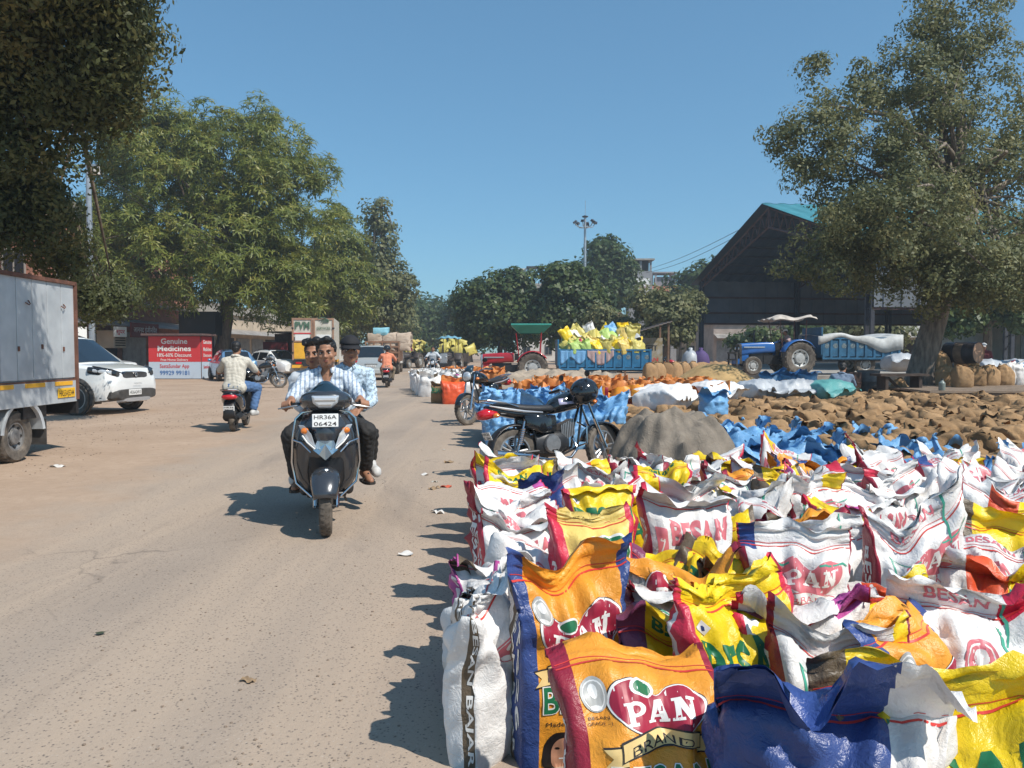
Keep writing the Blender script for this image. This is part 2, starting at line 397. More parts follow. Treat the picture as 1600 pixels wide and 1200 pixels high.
def building(label, x0, x1, y0, y1, h, wall, roofm, fx=None, storeys=2, shops=False, wcol=(.5, .47, .42), parapet=.7, faces='x', cat='building', nm='building'):
    t = thing(nm, label, cat, (0, 0, 0))
    mb = MB(wall).box(((x0 + x1) / 2, (y0 + y1) / 2, h / 2), (x1 - x0, y1 - y0, h)); mb.build('wall', t, smooth=False)
    r = MB(roofm).box(((x0 + x1) / 2, (y0 + y1) / 2, h + .06), (x1 - x0 + .5, y1 - y0 + .5, .14))
    for a, b, c, d in ((x0, x1, y0, y0), (x0, x1, y1, y1), (x0, x0, y0, y1), (x1, x1, y0, y1)):
        r.box(((a + b) / 2, (c + d) / 2, h + .13 + parapet / 2), (abs(b - a) + .18, abs(d - c) + .16 if c == d else abs(d - c) - .2, parapet))
    r.build('roof', t, smooth=False)
    fm = M('window_frame', (.30, .27, .24), .7)
    sh = h / storeys
    for s in range(storeys):
        z = s * sh
        if s == 0 and shops:
            n = max(2, int((y1 - y0) / 3.6)) if faces == 'x' else max(2, int((x1 - x0) / 3.6))
            for k in range(n):
                f = (k + .5) / n; m = M('shutter_steel', (.30, .31, .32), .5, .4, var=.3, vs=2); q = MB([m, DARKIN][k % 3 == 1])  # some bays near-black throughout, the shade of an open shop painted on
                wd = ((y1 - y0) if faces == 'x' else (x1 - x0)) / n - .7
                for i in range(10):
                    zz = .1 + 2.5 * (i + .5) / 10
                    if faces == 'x': q.box((x1 + .02 + .02 * (i % 2), y0 + (y1 - y0) * f, zz), (.06, wd, .25))
                    else: q.box((x0 + (x1 - x0) * f, y0 - .02 - .02 * (i % 2), zz), (wd, .06, .25))
                q.build('shutter_opening', t, smooth=False)
            a = MB(M('awning_sheet', (.36, .33, .30), .6, .2, var=.35, vs=1.2))
            if faces == 'x': a.add([(x1 + .03, y0, 3.35), (x1 + .03, y1, 3.35), (x1 + 1.7, y1, 2.85), (x1 + 1.7, y0, 2.85)], [(0, 1, 2, 3)])
            else: a.add([(x0, y0 - .03, 3.35), (x1, y0 - .03, 3.35), (x1, y0 - 1.7, 2.85), (x0, y0 - 1.7, 2.85)], [(0, 1, 2, 3)])
            a.build('awning', t, smooth=False, solid=.05)
            continue
        n = max(2, int((y1 - y0) / 3.0))
        if faces == 'x':
            for k in range(n): window_part(t, x1, y0 + (y1 - y0) * (k + .5) / n, z + .9, 1.3, 1.5, 'x', 1, fm, GLASS)
            b = MB(roofm).box((x1 + .45, (y0 + y1) / 2, z + .02 if s else .05), (.9, y1 - y0 - .3, .12)); b.build('balcony_slab', t, smooth=False)
        n = max(2, int((x1 - x0) / 3.0))
        for k in range(n): window_part(t, x0 + (x1 - x0) * (k + .5) / n, y0, z + .9, 1.2, 1.4, 'y', -1, fm, GLASS)
    return t
PINK = M('pink_plaster', (.50, .27, .21), .9, var=.22, vs=.9, bump=.2)
CREAM = M('cream_plaster', (.55, .45, .34), .9, var=.25, vs=.8, bump=.2)
WHITEP = M('white_plaster', (.66, .64, .60), .85, var=.18, vs=1.0, bump=.2)
GREYP = M('grey_plaster', (.27, .27, .28), .85, var=.2, vs=.8, bump=.2)
REDR = M('red_roof', (.36, .12, .07), .8, var=.25, vs=1.5)
building('pink three storey building behind the box truck and overhanging tree', -36, -25.5, 24, 37.5, 10.2, PINK, CONC, storeys=3, shops=True)
tb = building('brick and cream shop building with awnings behind the white car and light pole', -36, -23.6, 39, 57, 8.6, BRICKM, CONC, storeys=2, shops=True)
building('low cream shop row beyond the round tree', -36, -24.5, 60, 92, 4.6, CREAM, CONC, storeys=1, shops=True)
building('pale house far down the road behind the trees', -40, -26, 104, 128, 6.5, WHITEP, CONC, storeys=2)
# shop sign and board
def board(name, label, c, w, h, rz, mat, lines, cat='sign', thick=.08, border=None):
    t = thing(name, label, cat, c, rz)
    MB(mat).box((0, 0, 0), (w, thick, h)).build('panel', t, smooth=False)
    if border:
        f = MB(border)
        for zz in (-h / 2, h / 2): f.box((0, 0, zz), (w + .1, thick + .04, .07))
        for xx in (-w / 2, w / 2): f.box((xx, 0, 0), (.07, thick + .04, h - .08))
        f.build('frame', t, smooth=False)
    for txt, x, z, hh, ww, m, bold in lines: lettering('lettering', txt, m, t, (x, -thick / 2 - .006, z), (0, 0, 0), hh, ww, bold)
    return t
PW = M('paint_white', (.80, .79, .76), .5); PRED = M('paint_red', (.60, .04, .045), .45); PMAR = M('paint_maroon', (.20, .03, .035), .6); PBLU = M('paint_blue', (.05, .16, .42), .5); PLB = M('pale_blue_panel', (.50, .60, .70), .5)
board('shop_sign', 'maroon shop sign with pale lettering under the brick building awning', (-21.75, 45.6, 2.45 + .2), 3.4, .85, PI / 2, PMAR, [('आनन्द इंजीनियर', 0, -.12, .3, 2.9, PW, .01)])
board('shop_sign', 'small white and red shop sign beside an air cooler', (-21.7, 42.6, 2.5), .8, .55, PI / 2 - .4, PW, [('सुपर', 0, -.1, .22, .55, PRED, .02)])
board('shop_sign', 'white shop banner with red writing beside the light pole', (-21.5, 36.6, 2.2), 2.6, .8, PI / 2 - .5, PW, [('BESAN', 0, -.15, .3, 1.7, PRED, .02)])
ac = thing('water_cooler', 'cream boxy cooler mounted on the shop front', 'cooler', (-22.6, 43.4, 2.1)); mb = MB(CREAM).box((0, 0, 0), (1.0, 1.4, 1.0)); mb.build('body', ac, smooth=False, bev=.06); g = MB(DARKIN)
for i in range(6): g.box((.5, 0, -.35 + i * .14), (.03, 1.1, .05))
g.build('grille', ac, smooth=False)
# medicine kiosk
def kiosk():
    x0, x1 = P(232, 580, 39).x, P(315, 580, 39).x; wd = x1 - x0; D = 1.3; hgt = 2.2
    t = thing('kiosk', 'red and white kiosk with a medicine advertisement on its front under the round tree', 'kiosk', ((x0 + x1) / 2, 39, 0), math.radians(-1))
    body = MB(M('kiosk_steel', (.16, .10, .09), .6, .2, var=.3)); body.box((0, D / 2 + .03, hgt / 2), (wd, D, hgt)); body.box((0, D / 2 - .1, hgt + .06), (wd + .4, D + .5, .1)); body.build('body', t, smooth=False)
    fr = MB(PRED).box((0, -.01, hgt - .68), (wd - .06, .06, 1.3)); fr.build('advert_panel', t, smooth=False)
    f2 = MB(PLB).box((0, -.01, .46), (wd - .06, .06, .85)); f2.build('advert_panel', t, smooth=False)
    s1 = MB(PRED).box((wd / 2 + .02, D / 2, hgt - .68), (.05, D - .1, 1.3)); s1.build('side_panel', t, smooth=False)
    s2 = MB(PLB).box((wd / 2 + .02, D / 2, .46), (.05, D - .1, .85)); s2.build('side_panel', t, smooth=False)
    for txt, z, h, w_, m, b in (('Genuine', 1.80, .27, 1.35, PW, .03), ('Medicines', 1.43, .27, 1.7, PW, .03), ('18%-60% Discount', 1.14, .18, 1.75, PW, .015), ('Free Home Delivery', .93, .12, 1.4, PW, .01), ('SastaSundar App', .58, .19, 1.5, PRED, .015), ('99929 99181', .22, .22, 1.5, PBLU, .02)):
        lettering('lettering', txt, m, t, (0, -.05, z), (0, 0, 0), h, w_, b)
    for txt, z, h, m in (('Genuine', 1.80, .2, PW), ('Medicines', 1.43, .2, PW), ('Discount', 1.14, .16, PW), ('SastaSundar', .55, .16, PRED)):
        lettering('lettering', txt, m, t, (wd / 2 + .055, D / 2, z), (0, 0, PI / 2), h, 1.0, .02)
    bb = thing('water_tank', 'black box tank standing behind the kiosk roof', 'tank', (t.location.x - .2, 42.9, 0)); q = MB(M('black_panel', (.012, .012, .014), .5)); q.box((0, 0, 2.95), (2.0, 1.2, 1.3)); q.build('panel', bb, smooth=False)
    l = MB(STEEL_D)
    for sx in (-.8, .8):
        for sy in (-.4, .4): l.box((sx, sy, 1.15), (.08, .08, 2.3))
    l.build('stand', bb, smooth=False)
kiosk()
def brown_shed():
    c = G(440, 592); Y = 47
    t = thing('tin_shed', 'weathered brown tin shed beside the container truck', 'shed', (P(452, 560, Y).x, Y + 2.5, 0))
    m = MB(M('rusty_tin', (.17, .11, .09), .75, .2, var=.35, vs=2))
    for i in range(8): m.box((-.9 + i * .25, -2 + .03 * (i % 2), 1.25), (.25, .06, 2.5))
    m.box((0, 0, 1.25), (2.0, 3.9, 2.48)); m.build('wall', t, smooth=False)
    r = MB(M('tin_roof', (.24, .22, .21), .6, .3, var=.3)); r.box((0, -.2, 2.6), (2.5, 4.9, .08)); r.build('roof', t, smooth=False)
    board('shop_banner', 'dark red cloth banner on the brown tin shed', (t.location.x - .9, Y + .2, 1.75), 1.5, .5, 0, PMAR, [])
brown_shed()
# right background
def tower():
    X, Y = 16.6, 101
    t = thing('stair_tower', 'grey concrete stair tower with a white advertising panel', 'tower', (X, Y, 0))
    m = MB(GREYP); m.box((0, 0, 5.9), (3.0, 3.0, 11.8)); m.build('wall', t, smooth=False)
    r = MB(CONC); r.box((0, 0, 13.3), (3.5, 3.5, .2)); r.build('roof', t, smooth=False)
    p = MB(GREYP)
    for sx in (-1.3, 0, 1.3):
        for sy in (-1.3, 1.3): p.box((sx, sy, 12.5), (.25, .25, 1.4))
    p.build('pillar', t, smooth=False); g = MB(DARKIN); g.box((0, .2, 12.5), (2.3, 1.9, 1.35)); g.build('window', t, smooth=False)
    b = board('billboard', 'white billboard with dark red lettering on the grey tower', (X - .15, Y - 1.62, 9.5), 2.5, 2.7, 0, PW, [('BHARAT', 0, .55, .3, 1.7, PMAR, .03), ('BEEJ BHANDAR', 0, .1, .28, 1.9, PMAR, .03), ('OLD', 0, -.35, .25, .7, PMAR, .02), ('MANDI', 0, -.8, .25, 1.3, PMAR, .02)])
    p = MB(PRED).box((-1.15 - .65, -1.5, 9.3), (.7, .1, 2.2)); p.build('red_panel', t, smooth=False)
tower()
building('grey shop building with a lettered front below the grey tower', 9.5, 22, 102.9, 114, 5.2, GREYP, CONC, storeys=1, faces='y')
board('shop_sign', 'grey lettered sign board below the tower', (14.6, 102.6, 3.9), 5.2, 1.3, 0, M('sign_grey', (.33, .34, .36), .6), [('NATIONAL SEEDS', 0, .12, .36, 4.2, DARKIN, .02), ('AND GRAIN', 0, -.45, .3, 2.8, DARKIN, .02)])
rb = building('cream house with red tiled roof right of the tower', 18.5, 27.5, 112, 124, 9.0, CREAM, REDR, storeys=3, faces='y')
q = MB(REDR); q.rings([[(18, 111.5, 9.3), (28, 111.5, 9.3), (28, 124.5, 9.3), (18, 124.5, 9.3)], [(21, 115, 11.2), (25, 115, 11.2), (25, 121, 11.2), (21, 121, 11.2)]]); q.build('roof', rb, smooth=False)
q = MB(GREYP)
for sx in (21.6, 24.4):
    for sy in (116, 119): q.box((sx, sy, 12.2), (.25, .25, 2.2))
q.box((23, 117.5, 13.3), (3.6, 3.6, .2)); q.box((23, 117.5, 11.9), (2.4, 2.4, 1.6)); q.build('roof_cabin', rb, smooth=False)
wb = building('white house with a rooftop frame rising behind the dark trees', 0.6, 7.5, 122, 132, 11.5, WHITEP, CONC, storeys=3, faces='y', parapet=.6)
q = MB(STEEL_D)
for sx in (2.6, 4.8):
    for sy in (123, 125.5): q.box((sx, sy, 13.4), (.2, .2, 3.0))
q.box((3.7, 124.2, 14.9), (2.8, 3.2, .2)); q.build('roof_frame', wb, smooth=False)
q = MB(WHITEP).box((1.5, 124, 13.3), (1.6, 2, 2.8)); q.build('roof_cabin', wb, smooth=False)
building('pale brick yard building seen under the shed', 22, 34, 84, 92, 4.4, M('pale_brick', (.42, .34, .29), .9, var=.25, vs=1.2), CONC, storeys=1, faces='y', shops=True)
building('long white godown behind the shed platform', 36, 66, 80, 92, 5.0, WHITEP, CONC, storeys=1, faces='y', shops=True)
building('market shop row with dark openings at the right edge', 38, 64, 58, 68, 4.6, CREAM, CONC, storeys=1, faces='y', shops=True)
# small roadside stall with slanting tin roof behind the loaded trailer
def stall():
    Y = 39.5; x0, x1 = P(972, 560, Y).x, P(1036, 560, Y).x
    t = thing('tin_stall', 'open stall with slanting tin roof behind the loaded blue trailer', 'stall', ((x0 + x1) / 2, Y, 0)); w_ = x1 - x0
    r = MB(M('rusty_sheet', (.30, .25, .22), .6, .3, var=.3, vs=2))
    n = 26
    for i in range(n): r.box((-w_ / 2 - .2 + (w_ + .4) * (i + .5) / n, 0, 2.15 + .75 * (i + .5) / n + .015 * (i % 2)), ((w_ + .4) / n, 2.6, .04))
    r.build('roof_sheet', t, smooth=False)
    for sx, h in ((-w_ / 2, 2.1), (w_ / 2 + .05, 2.8)):
        for sy in (-1.1, 1.1): MB(M('raw_wood', (.22, .13, .08), .85, var=.3)).box((sx, sy, h / 2), (.09, .09, h)).build('post', t, smooth=False)
    board('poster', 'yellow and grey poster on the back of the tin stall', (t.location.x + .25, Y - .2, 1.35), 1.45, 1.5, 0, M('poster_yellow', (.50, .36, .10), .6, var=.5, vs=3, rgb2=(.4, .38, .34)), [('चना', 0, .1, .3, .9, DARKIN, .02), ('BESAN', 0, -.45, .2, 1.0, PRED, .02)])
stall()
# lighting mast, pole, wires
def mast():
    X, Y = P(914, 400, 80).x, 80
    t = thing('light_mast', 'tall grey floodlight mast rising over the dark trees', 'light mast', (X, Y, 0))
    MB(GALV).tube([(0, 0, 0), (0, 0, 15.3)], [.2, .12], 10).build('pole', t)
    MB(GALV).tube([(0, 0, 15.3), (.02, 0, 17)], .025, 5).build('lightning_rod', t)
    a = MB(GALV)
    for k in range(6):
        c, s = math.cos(k * PI / 3 + .2), math.sin(k * PI / 3 + .2); a.tube([(0, 0, 14.2), (c * .8, s * .8, 14.3), (c * 1.05, s * 1.05, 14.65)], .05, 5)
    a.build('arm', t)
    for k in range(6):
        c, s = math.cos(k * PI / 3 + .2), math.sin(k * PI / 3 + .2)
        f = MB(STEEL_D).at((c * 1.1, s * 1.1, 14.8), (.9 if k % 2 else 1.3, 0, k * PI / 3 + .2 - PI / 2)); f.box((0, 0, 0), (.30, .16, .36)); f.box((0, -.11, 0), (.36, .05, .42)); f.build('floodlight', t, smooth=False)
    q = MB(STEEL_D); q.lathe([(.0, 15.2), (.3, 15.3), (.32, 15.4), (.0, 15.5)], n=10); q.build('head_frame', t)
mast()
def pole():
    X, Y = P(141, 400, 24).x, 24
    t = thing('utility_pole', 'pale grey steel utility pole behind the white car', 'pole', (X, Y, 0))
    MB(GALV).tube([(0, 0, 0), (0, 0, 7.4)], [.1, .075], 10).build('shaft', t)
    a = MB(GALV); a.box((.1, 0, 7.15), (.5, .06, .06)); a.build('cross_arm', t, smooth=False)
    for x in (.2, .32): MB(M('porcelain', (.5, .46, .42), .3)).lathe([(.0, 6.85), (.05, 6.87), (.03, 6.93), (.05, 6.98), (.03, 7.04), (.04, 7.1), (0, 7.14)], c=(x, 0, 0), n=8).build('insulator', t)
    for k, (z, e) in enumerate(((7.0, (-12.2, 36, 6.2)), (6.9, (-12.6, 36, 5.9)))):
        p0 = Vector((X + .26, Y, z)); p1 = Vector(e); pts = [p0.lerp(p1, i / 8) - Vector((0, 0, .35 * math.sin(PI * i / 8))) for i in range(9)]
        tag(MB(M('wire_black', (.03, .03, .03), .5)).tube(pts, .012, 4).build('cable'), 'thin %s cable from the utility pole into the round tree' % ('upper', 'lower')[k], 'cable')
pole()
for k, (a, b, sag) in enumerate((((1182, 345, 52), (1015, 420, 95), .3), ((1182, 352, 52), (1010, 426, 95), .5), ((1004, 458, 96), (944, 486, 80), .5))):
    p0, p1 = P(*a), P(*b); pts = [p0.lerp(p1, i / 10) - Vector((0, 0, sag * math.sin(PI * i / 10))) for i in range(11)]
    tag(MB(M('wire_black', (.03, .03, .03), .5)).tube(pts, .022, 4).build('cable'), ['upper black cable running from the shed to the tower', 'lower black cable running from the shed to the tower', 'pale cable dropping from the tower into the dark tree'][k], 'cable')
# ================================================================== TREES
def leaf_mat(name, c0, c1, c2, rough=.5, trans=.35):
    m = bpy.data.materials.new(name); m.use_nodes = True; MATS[name] = m
    n = m.node_tree.nodes; l = m.node_tree.links; b = n['Principled BSDF']; out = n['Material Output']
    b.inputs['Roughness'].default_value = rough; b.inputs['Specular IOR Level'].default_value = .35
    g = n.new('ShaderNodeNewGeometry'); tc = n.new('ShaderNodeTexCoord')
    r = n.new('ShaderNodeValToRGB'); e = r.color_ramp.elements; e[0].position = 0; e[0].color = (*c0, 1); e[1].position = 1; e[1].color = (*c2, 1); x = e.new(.6); x.color = (*c1, 1)
    nz = n.new('ShaderNodeTexNoise'); nz.inputs['Scale'].default_value = .8; nz.inputs['Detail'].default_value = 3; l.new(tc.outputs['Object'], nz.inputs['Vector'])
    ad = n.new('ShaderNodeMath'); ad.operation = 'MULTIPLY_ADD'; ad.inputs[1].default_value = .55; l.new(g.outputs['Random Per Island'], ad.inputs[0])
    mu = n.new('ShaderNodeMath'); mu.operation = 'MULTIPLY_ADD'; mu.inputs[1].default_value = 1.3; mu.inputs[2].default_value = -.42; l.new(nz.outputs['Fac'], mu.inputs[0]); l.new(mu.outputs[0], ad.inputs[2])
    l.new(ad.outputs[0], r.inputs[0]); l.new(r.outputs[0], b.inputs['Base Color'])
    tr = n.new('ShaderNodeBsdfTranslucent'); hs = n.new('ShaderNodeHueSaturation'); hs.inputs['Value'].default_value = 1.4; hs.inputs['Hue'].default_value = .485; l.new(r.outputs[0], hs.inputs['Color']); l.new(hs.outputs[0], tr.inputs[0])
    mx = n.new('ShaderNodeMixShader'); mx.inputs[0].default_value = trans; l.new(b.outputs[0], mx.inputs[1]); l.new(tr.outputs[0], mx.inputs[2]); l.new(mx.outputs[0], out.inputs[0])
    return m
BARK = M('bark_brown', (.16, .115, .08), .95, var=.45, vs=5, bump=1., bs=9, stretch=(3, 3, .5), rgb2=(.24, .18, .13))
BARKG = M('bark_grey', (.19, .15, .12), .95, var=.45, vs=4, bump=1., bs=8, stretch=(3, 3, .45), rgb2=(.30, .25, .20))
NEEM = leaf_mat('neem_leaves', (.070, .100, .020), (.175, .205, .042), (.36, .32, .08), .45, .34)
DARKL = leaf_mat('dark_leaves', (.032, .060, .020), (.075, .112, .036), (.16, .19, .055), .45, .3)
GREYL = leaf_mat('dusty_leaves', (.070, .086, .034), (.155, .168, .072), (.30, .28, .12), .55, .34)
OVERL = leaf_mat('overhang_leaves', (.048, .060, .022), (.105, .118, .042), (.22, .19, .065), .5, .36)
BROWNL = leaf_mat('dried_leaves', (.10, .05, .028), (.17, .09, .045), (.24, .14, .07), .7, .3)
FARL = leaf_mat('far_leaves', (.028, .055, .014), (.055, .090, .022), (.11, .14, .04), .5, .3)

def leaves(C, D_, N_, L, Wd):
    """diamond leaves with a fold: centres, directions, normals (n,3); lengths, widths (n,)"""
    S_ = np.cross(D_, N_); S_ /= np.linalg.norm(S_, axis=1, keepdims=True) + 1e-9
    n = len(C); L = L[:, None]; Wd = Wd[:, None]
    V = np.empty((n, 4, 3)); V[:, 0] = C - D_ * L / 2; V[:, 1] = C + S_ * Wd / 2 - N_ * Wd * .12; V[:, 2] = C + D_ * L / 2 - N_ * L * .12; V[:, 3] = C - S_ * Wd / 2 - N_ * Wd * .12
    return V.reshape(-1, 3), np.arange(n * 4, dtype=np.int32).reshape(n, 4)
def unit(a): return a / (np.linalg.norm(a, axis=-1, keepdims=True) + 1e-9)

def crown_points(rng, blobs, npuff, shell=.55):
    """puff centres inside ellipsoid blobs [(cx,cy,cz, rx,ry,rz, weight)], pushed to the outside"""
    wts = np.array([b[6] if len(b) > 6 else b[3] * b[4] for b in blobs], float); wts /= wts.sum()
    which = rng.choice(len(blobs), npuff, p=wts); B = np.array([b[:6] for b in blobs])[which]
    d = unit(rng.normal(size=(npuff, 3))); r = rng.uniform(shell ** 2, 1, npuff) ** .5
    lum = 1 + .12 * np.sin(d[:, 0] * 5 + which) * np.cos(d[:, 1] * 4 + 1.3 * which) + rng.normal(0, .05, npuff)
    P_ = B[:, :3] + d * B[:, 3:] * (r * lum)[:, None]
    return P_, d
def tree(name, label, base, trunk, blobs, npuff, per, L, mat, bark, seed, puff=.6, style='leaf', shell=.55, cat='tree', group=None, trunk_r=.3, asp=.5, zmin=None, limbs=14, droop=.0, roots=0, up=.5, sq=.75):
    rng = np.random.default_rng(seed)
    t = thing(name, label, cat, base, 0, group); b0 = Vector(base)
    C, d = crown_points(rng, blobs, npuff, shell)
    if zmin is not None: k = C[:, 2] > zmin + rng.normal(0, .25, len(C)); C, d = C[k], d[k]
    # trunk and limbs
    mb = MB(bark); tp = [Vector(p) for p in trunk]
    # smooth trunk path
    pts = []; rad = []
    N = len(tp)
    for i in range(N - 1):
        for k in range(4):
            f = k / 4; pts.append(tp[i].lerp(tp[i + 1], f)); q = (i + f) / (N - 1); rad.append(trunk_r * (1 - .5 * q) * (1.0 + .45 * math.exp(-q * 14)))
    pts.append(tp[-1]); rad.append(trunk_r * .5)
    rs = []
    for i, p in enumerate(pts):
        ring = []
        for j in range(16):
            a = 2 * PI * j / 16; rr = rad[i] * (1 + .14 * math.sin(3 * a + seed + i * .25) + .07 * math.sin(7 * a + i * .6) + roots * max(0, 1 - i / 3) * .3 * max(0, math.sin(5 * a)))
            ring.append((p.x + rr * math.cos(a), p.y + rr * math.sin(a), p.z))
        rs.append(ring)
    mb.rings(rs); mb.build('trunk', t, sharp=None)
    lb = MB(bark); sel = rng.choice(len(C), min(limbs, len(C)), replace=False)
    for q, k in enumerate(sel):
        e = Vector(C[k]); s0 = pts[int(len(pts) * rng.uniform(.55, .98))] if q > 2 else pts[-1]
        mid = s0.lerp(e, .45) + Vector((rng.normal(0, .3), rng.normal(0, .3), .15 * (e - s0).length + rng.normal(0, .2)))
        r0 = trunk_r * rng.uniform(.22, .42)
        path = [s0, s0.lerp(mid, .5) + Vector((0, 0, .1)), mid, mid.lerp(e, .5), e]
        lb.tube(path, [r0, r0 * .8, r0 * .55, r0 * .3, r0 * .1], 6)
        for h in range(2):
            e2 = Vector(C[rng.integers(len(C))]); 
            if (e2 - mid).length < 3.5 * puff + 1.5: lb.tube([mid, mid.lerp(e2, .5) + Vector((0, 0, .15)), e2], [r0 * .4, r0 * .25, r0 * .06], 5)
    lb.build('branches', t, sharp=None)['kind'] = 'stuff'
    n = len(C)
    pr = puff * rng.uniform(.65, 1.3, n)
    if style == 'leaf':
        m = per; ix = np.repeat(np.arange(n), m)
        dd = unit(rng.normal(size=(n * m, 3)) + d[ix] * .35 + np.array([0, 0, .25])); rr = rng.uniform(.25, 1, n * m) ** .6
        c = C[ix] + dd * (pr[ix] * rr)[:, None] * np.array([1, 1, sq])
        N_ = unit(dd * 1.1 + d[ix] * .35 + np.array([0, 0, up]) + rng.normal(size=(n * m, 3)) * .5)
        D_ = unit(np.cross(N_, rng.normal(size=(n * m, 3)))); D_[:, 2] -= droop; D_ = unit(D_)
        N_ = unit(N_ - D_ * (N_ * D_).sum(1)[:, None])
        ll = L * rng.uniform(.6, 1.35, n * m)
        V, F = leaves(c, D_, N_, ll, ll * asp)
    else:
        # rosettes of drooping pinnate fronds
        m = per; ix = np.repeat(np.arange(n), m); nr = n * m
        dd = unit(rng.normal(size=(nr, 3)) + d[ix] * .6 + np.array([0, 0, .45])); c = C[ix] + dd * (pr[ix] * rng.uniform(.45, 1, nr))[:, None] * np.array([1, 1, .75])
        ax = unit(dd + np.array([0, 0, .5])); fr = 7
        a1 = unit(np.cross(ax, rng.normal(size=(nr, 3)))); a2 = np.cross(ax, a1)
        Vs = []
        for k in range(fr):
            an = 2 * PI * k / fr + rng.uniform(-.4, .4, nr); ra = a1 * np.cos(an)[:, None] + a2 * np.sin(an)[:, None]
            ll = L * rng.uniform(.7, 1.25, nr)
            d1 = unit(ra + ax * .55); d2 = unit(ra + ax * .15 - np.array([0, 0, .38 + droop]))
            N1 = unit(ax - d1 * (ax * d1).sum(1)[:, None] + rng.normal(size=(nr, 3)) * .15); N2 = unit(ax * .6 + ra * .6 - d2 * ((ax * .6 + ra * .6) * d2).sum(1)[:, None])
            for (cc, D_, N_, f) in ((c + d1 * (ll * .30)[:, None], d1, N1, .62), (c + d1 * (ll * .55)[:, None] + d2 * (ll * .26)[:, None], d2, N2, .62)):
                V, _ = leaves(cc, D_, N_, ll * f, ll * asp); Vs.append(V)
        V = np.concatenate(Vs); F = np.arange(len(V), dtype=np.int32).reshape(-1, 4)
    o = obj_np('crown', V, F, mat, parent=t, smooth=False)
    return t
def B_(px, py, Y, rpx, rpz, ry=None, w=None, base=(0, 0, 0)):
    """ellipsoid blob from picture position and radius in picture pixels at depth Y, relative to the tree base"""
    p = P(px, py, Y); s = Y / FPX; b = (p.x - base[0], p.y - base[1], p.z - base[2], rpx * s, ry or rpx * s, rpz * s)
    return b + ((w,) if w else ())
# --- big round tree by the kiosk
bx = (P(340, 560, 43).x, 43.5, 0)
q = lambda *a, **k: B_(*a, base=bx, **k)
tree('neem_tree', 'large round leafy tree with drooping sprays over the kiosk', bx, [(0, 0, 0), (.1, 0, 1.6), (.35, .1, 3.2), (.3, 0, 6), (.2, 0, 9)],
     [q(330, 300, 44, 150, 130), q(230, 290, 43, 90, 120), q(440, 360, 44, 100, 120), q(300, 400, 42, 140, 90), q(400, 270, 45, 100, 90), q(250, 235, 44, 80, 70), q(195, 370, 43, 60, 100), q(430, 440, 43, 80, 70)],
     900, 11, .44, NEEM, BARK, 3, puff=.80, style='frond', shell=.62, trunk_r=.42, asp=.17, limbs=16, zmin=2.7)
# forked second stem
# --- trees further along the left side
def lefts():
    b = (P(520, 560, 58).x, 58, 0); q = lambda *a, **k: B_(*a, base=b, **k)
    tree('neem_tree', 'mid green leafy tree right behind the large round tree', b, [(0, 0, 0), (0, 0, 3), (.2, 0, 6)], [q(510, 400, 58, 62, 75), q(535, 450, 58, 60, 65), q(480, 440, 58, 60, 60)], 280, 10, .5, NEEM, BARK, 5, puff=.95, style='frond', trunk_r=.3, asp=.2, zmin=2.6)
    b = (P(597, 560, 70).x, 70, 0); q = lambda *a, **k: B_(*a, base=b, **k)
    tree('peepal_tree', 'tall narrow sparse tree standing above the container truck', b, [(0, 0, 0), (.1, 0, 5), (.2, 0, 10), (0, 0, 15)], [q(598, 345, 70, 26, 34), q(592, 395, 70, 34, 36), q(605, 440, 70, 46, 30), q(590, 485, 70, 52, 36), q(630, 448, 70, 24, 18), q(570, 450, 70, 20, 26)], 240, 46, .34, GREYL, BARK, 7, puff=1.0, trunk_r=.28, asp=.75, shell=.3, zmin=2.0)
    b = (P(555, 560, 84).x, 84, 0); q = lambda *a, **k: B_(*a, base=b, **k)
    tree('roadside_tree', 'dull green bushy tree low behind the container truck', b, [(0, 0, 0), (0, 0, 3), (0, 0, 5)], [q(560, 490, 84, 60, 48), q(520, 500, 84, 40, 40), q(610, 505, 84, 40, 36)], 220, 44, .42, GREYL, BARK, 8, puff=1.4, trunk_r=.3, asp=.6, zmin=1.2)
    for k, (px, py, Y, rx, rz, lab) in enumerate(((655, 505, 120, 34, 38, 'far green tree at the end of the road'), (690, 500, 128, 36, 34, 'far round tree right of the road end'), (622, 510, 110, 26, 36, 'far tree left of the road end'), (735, 500, 105, 34, 44, 'dark far tree behind the distant blue canopy tractor'))):
        b = (P(px, 560, Y).x, Y, 0); q = lambda *a, **kk: B_(*a, base=b, **kk)
        tree('roadside_tree', lab, b, [(0, 0, 0), (0, 0, 3), (0, 0, 6)], [q(px, py, Y, rx, rz), q(px + rx * .5, py + 12, Y, rx * .7, rz * .7), q(px - rx * .5, py + 10, Y, rx * .7, rz * .7)], 150, 40, .62, FARL, BARK, 20 + k, puff=1.9, trunk_r=.3, asp=.6, zmin=.8)
lefts()
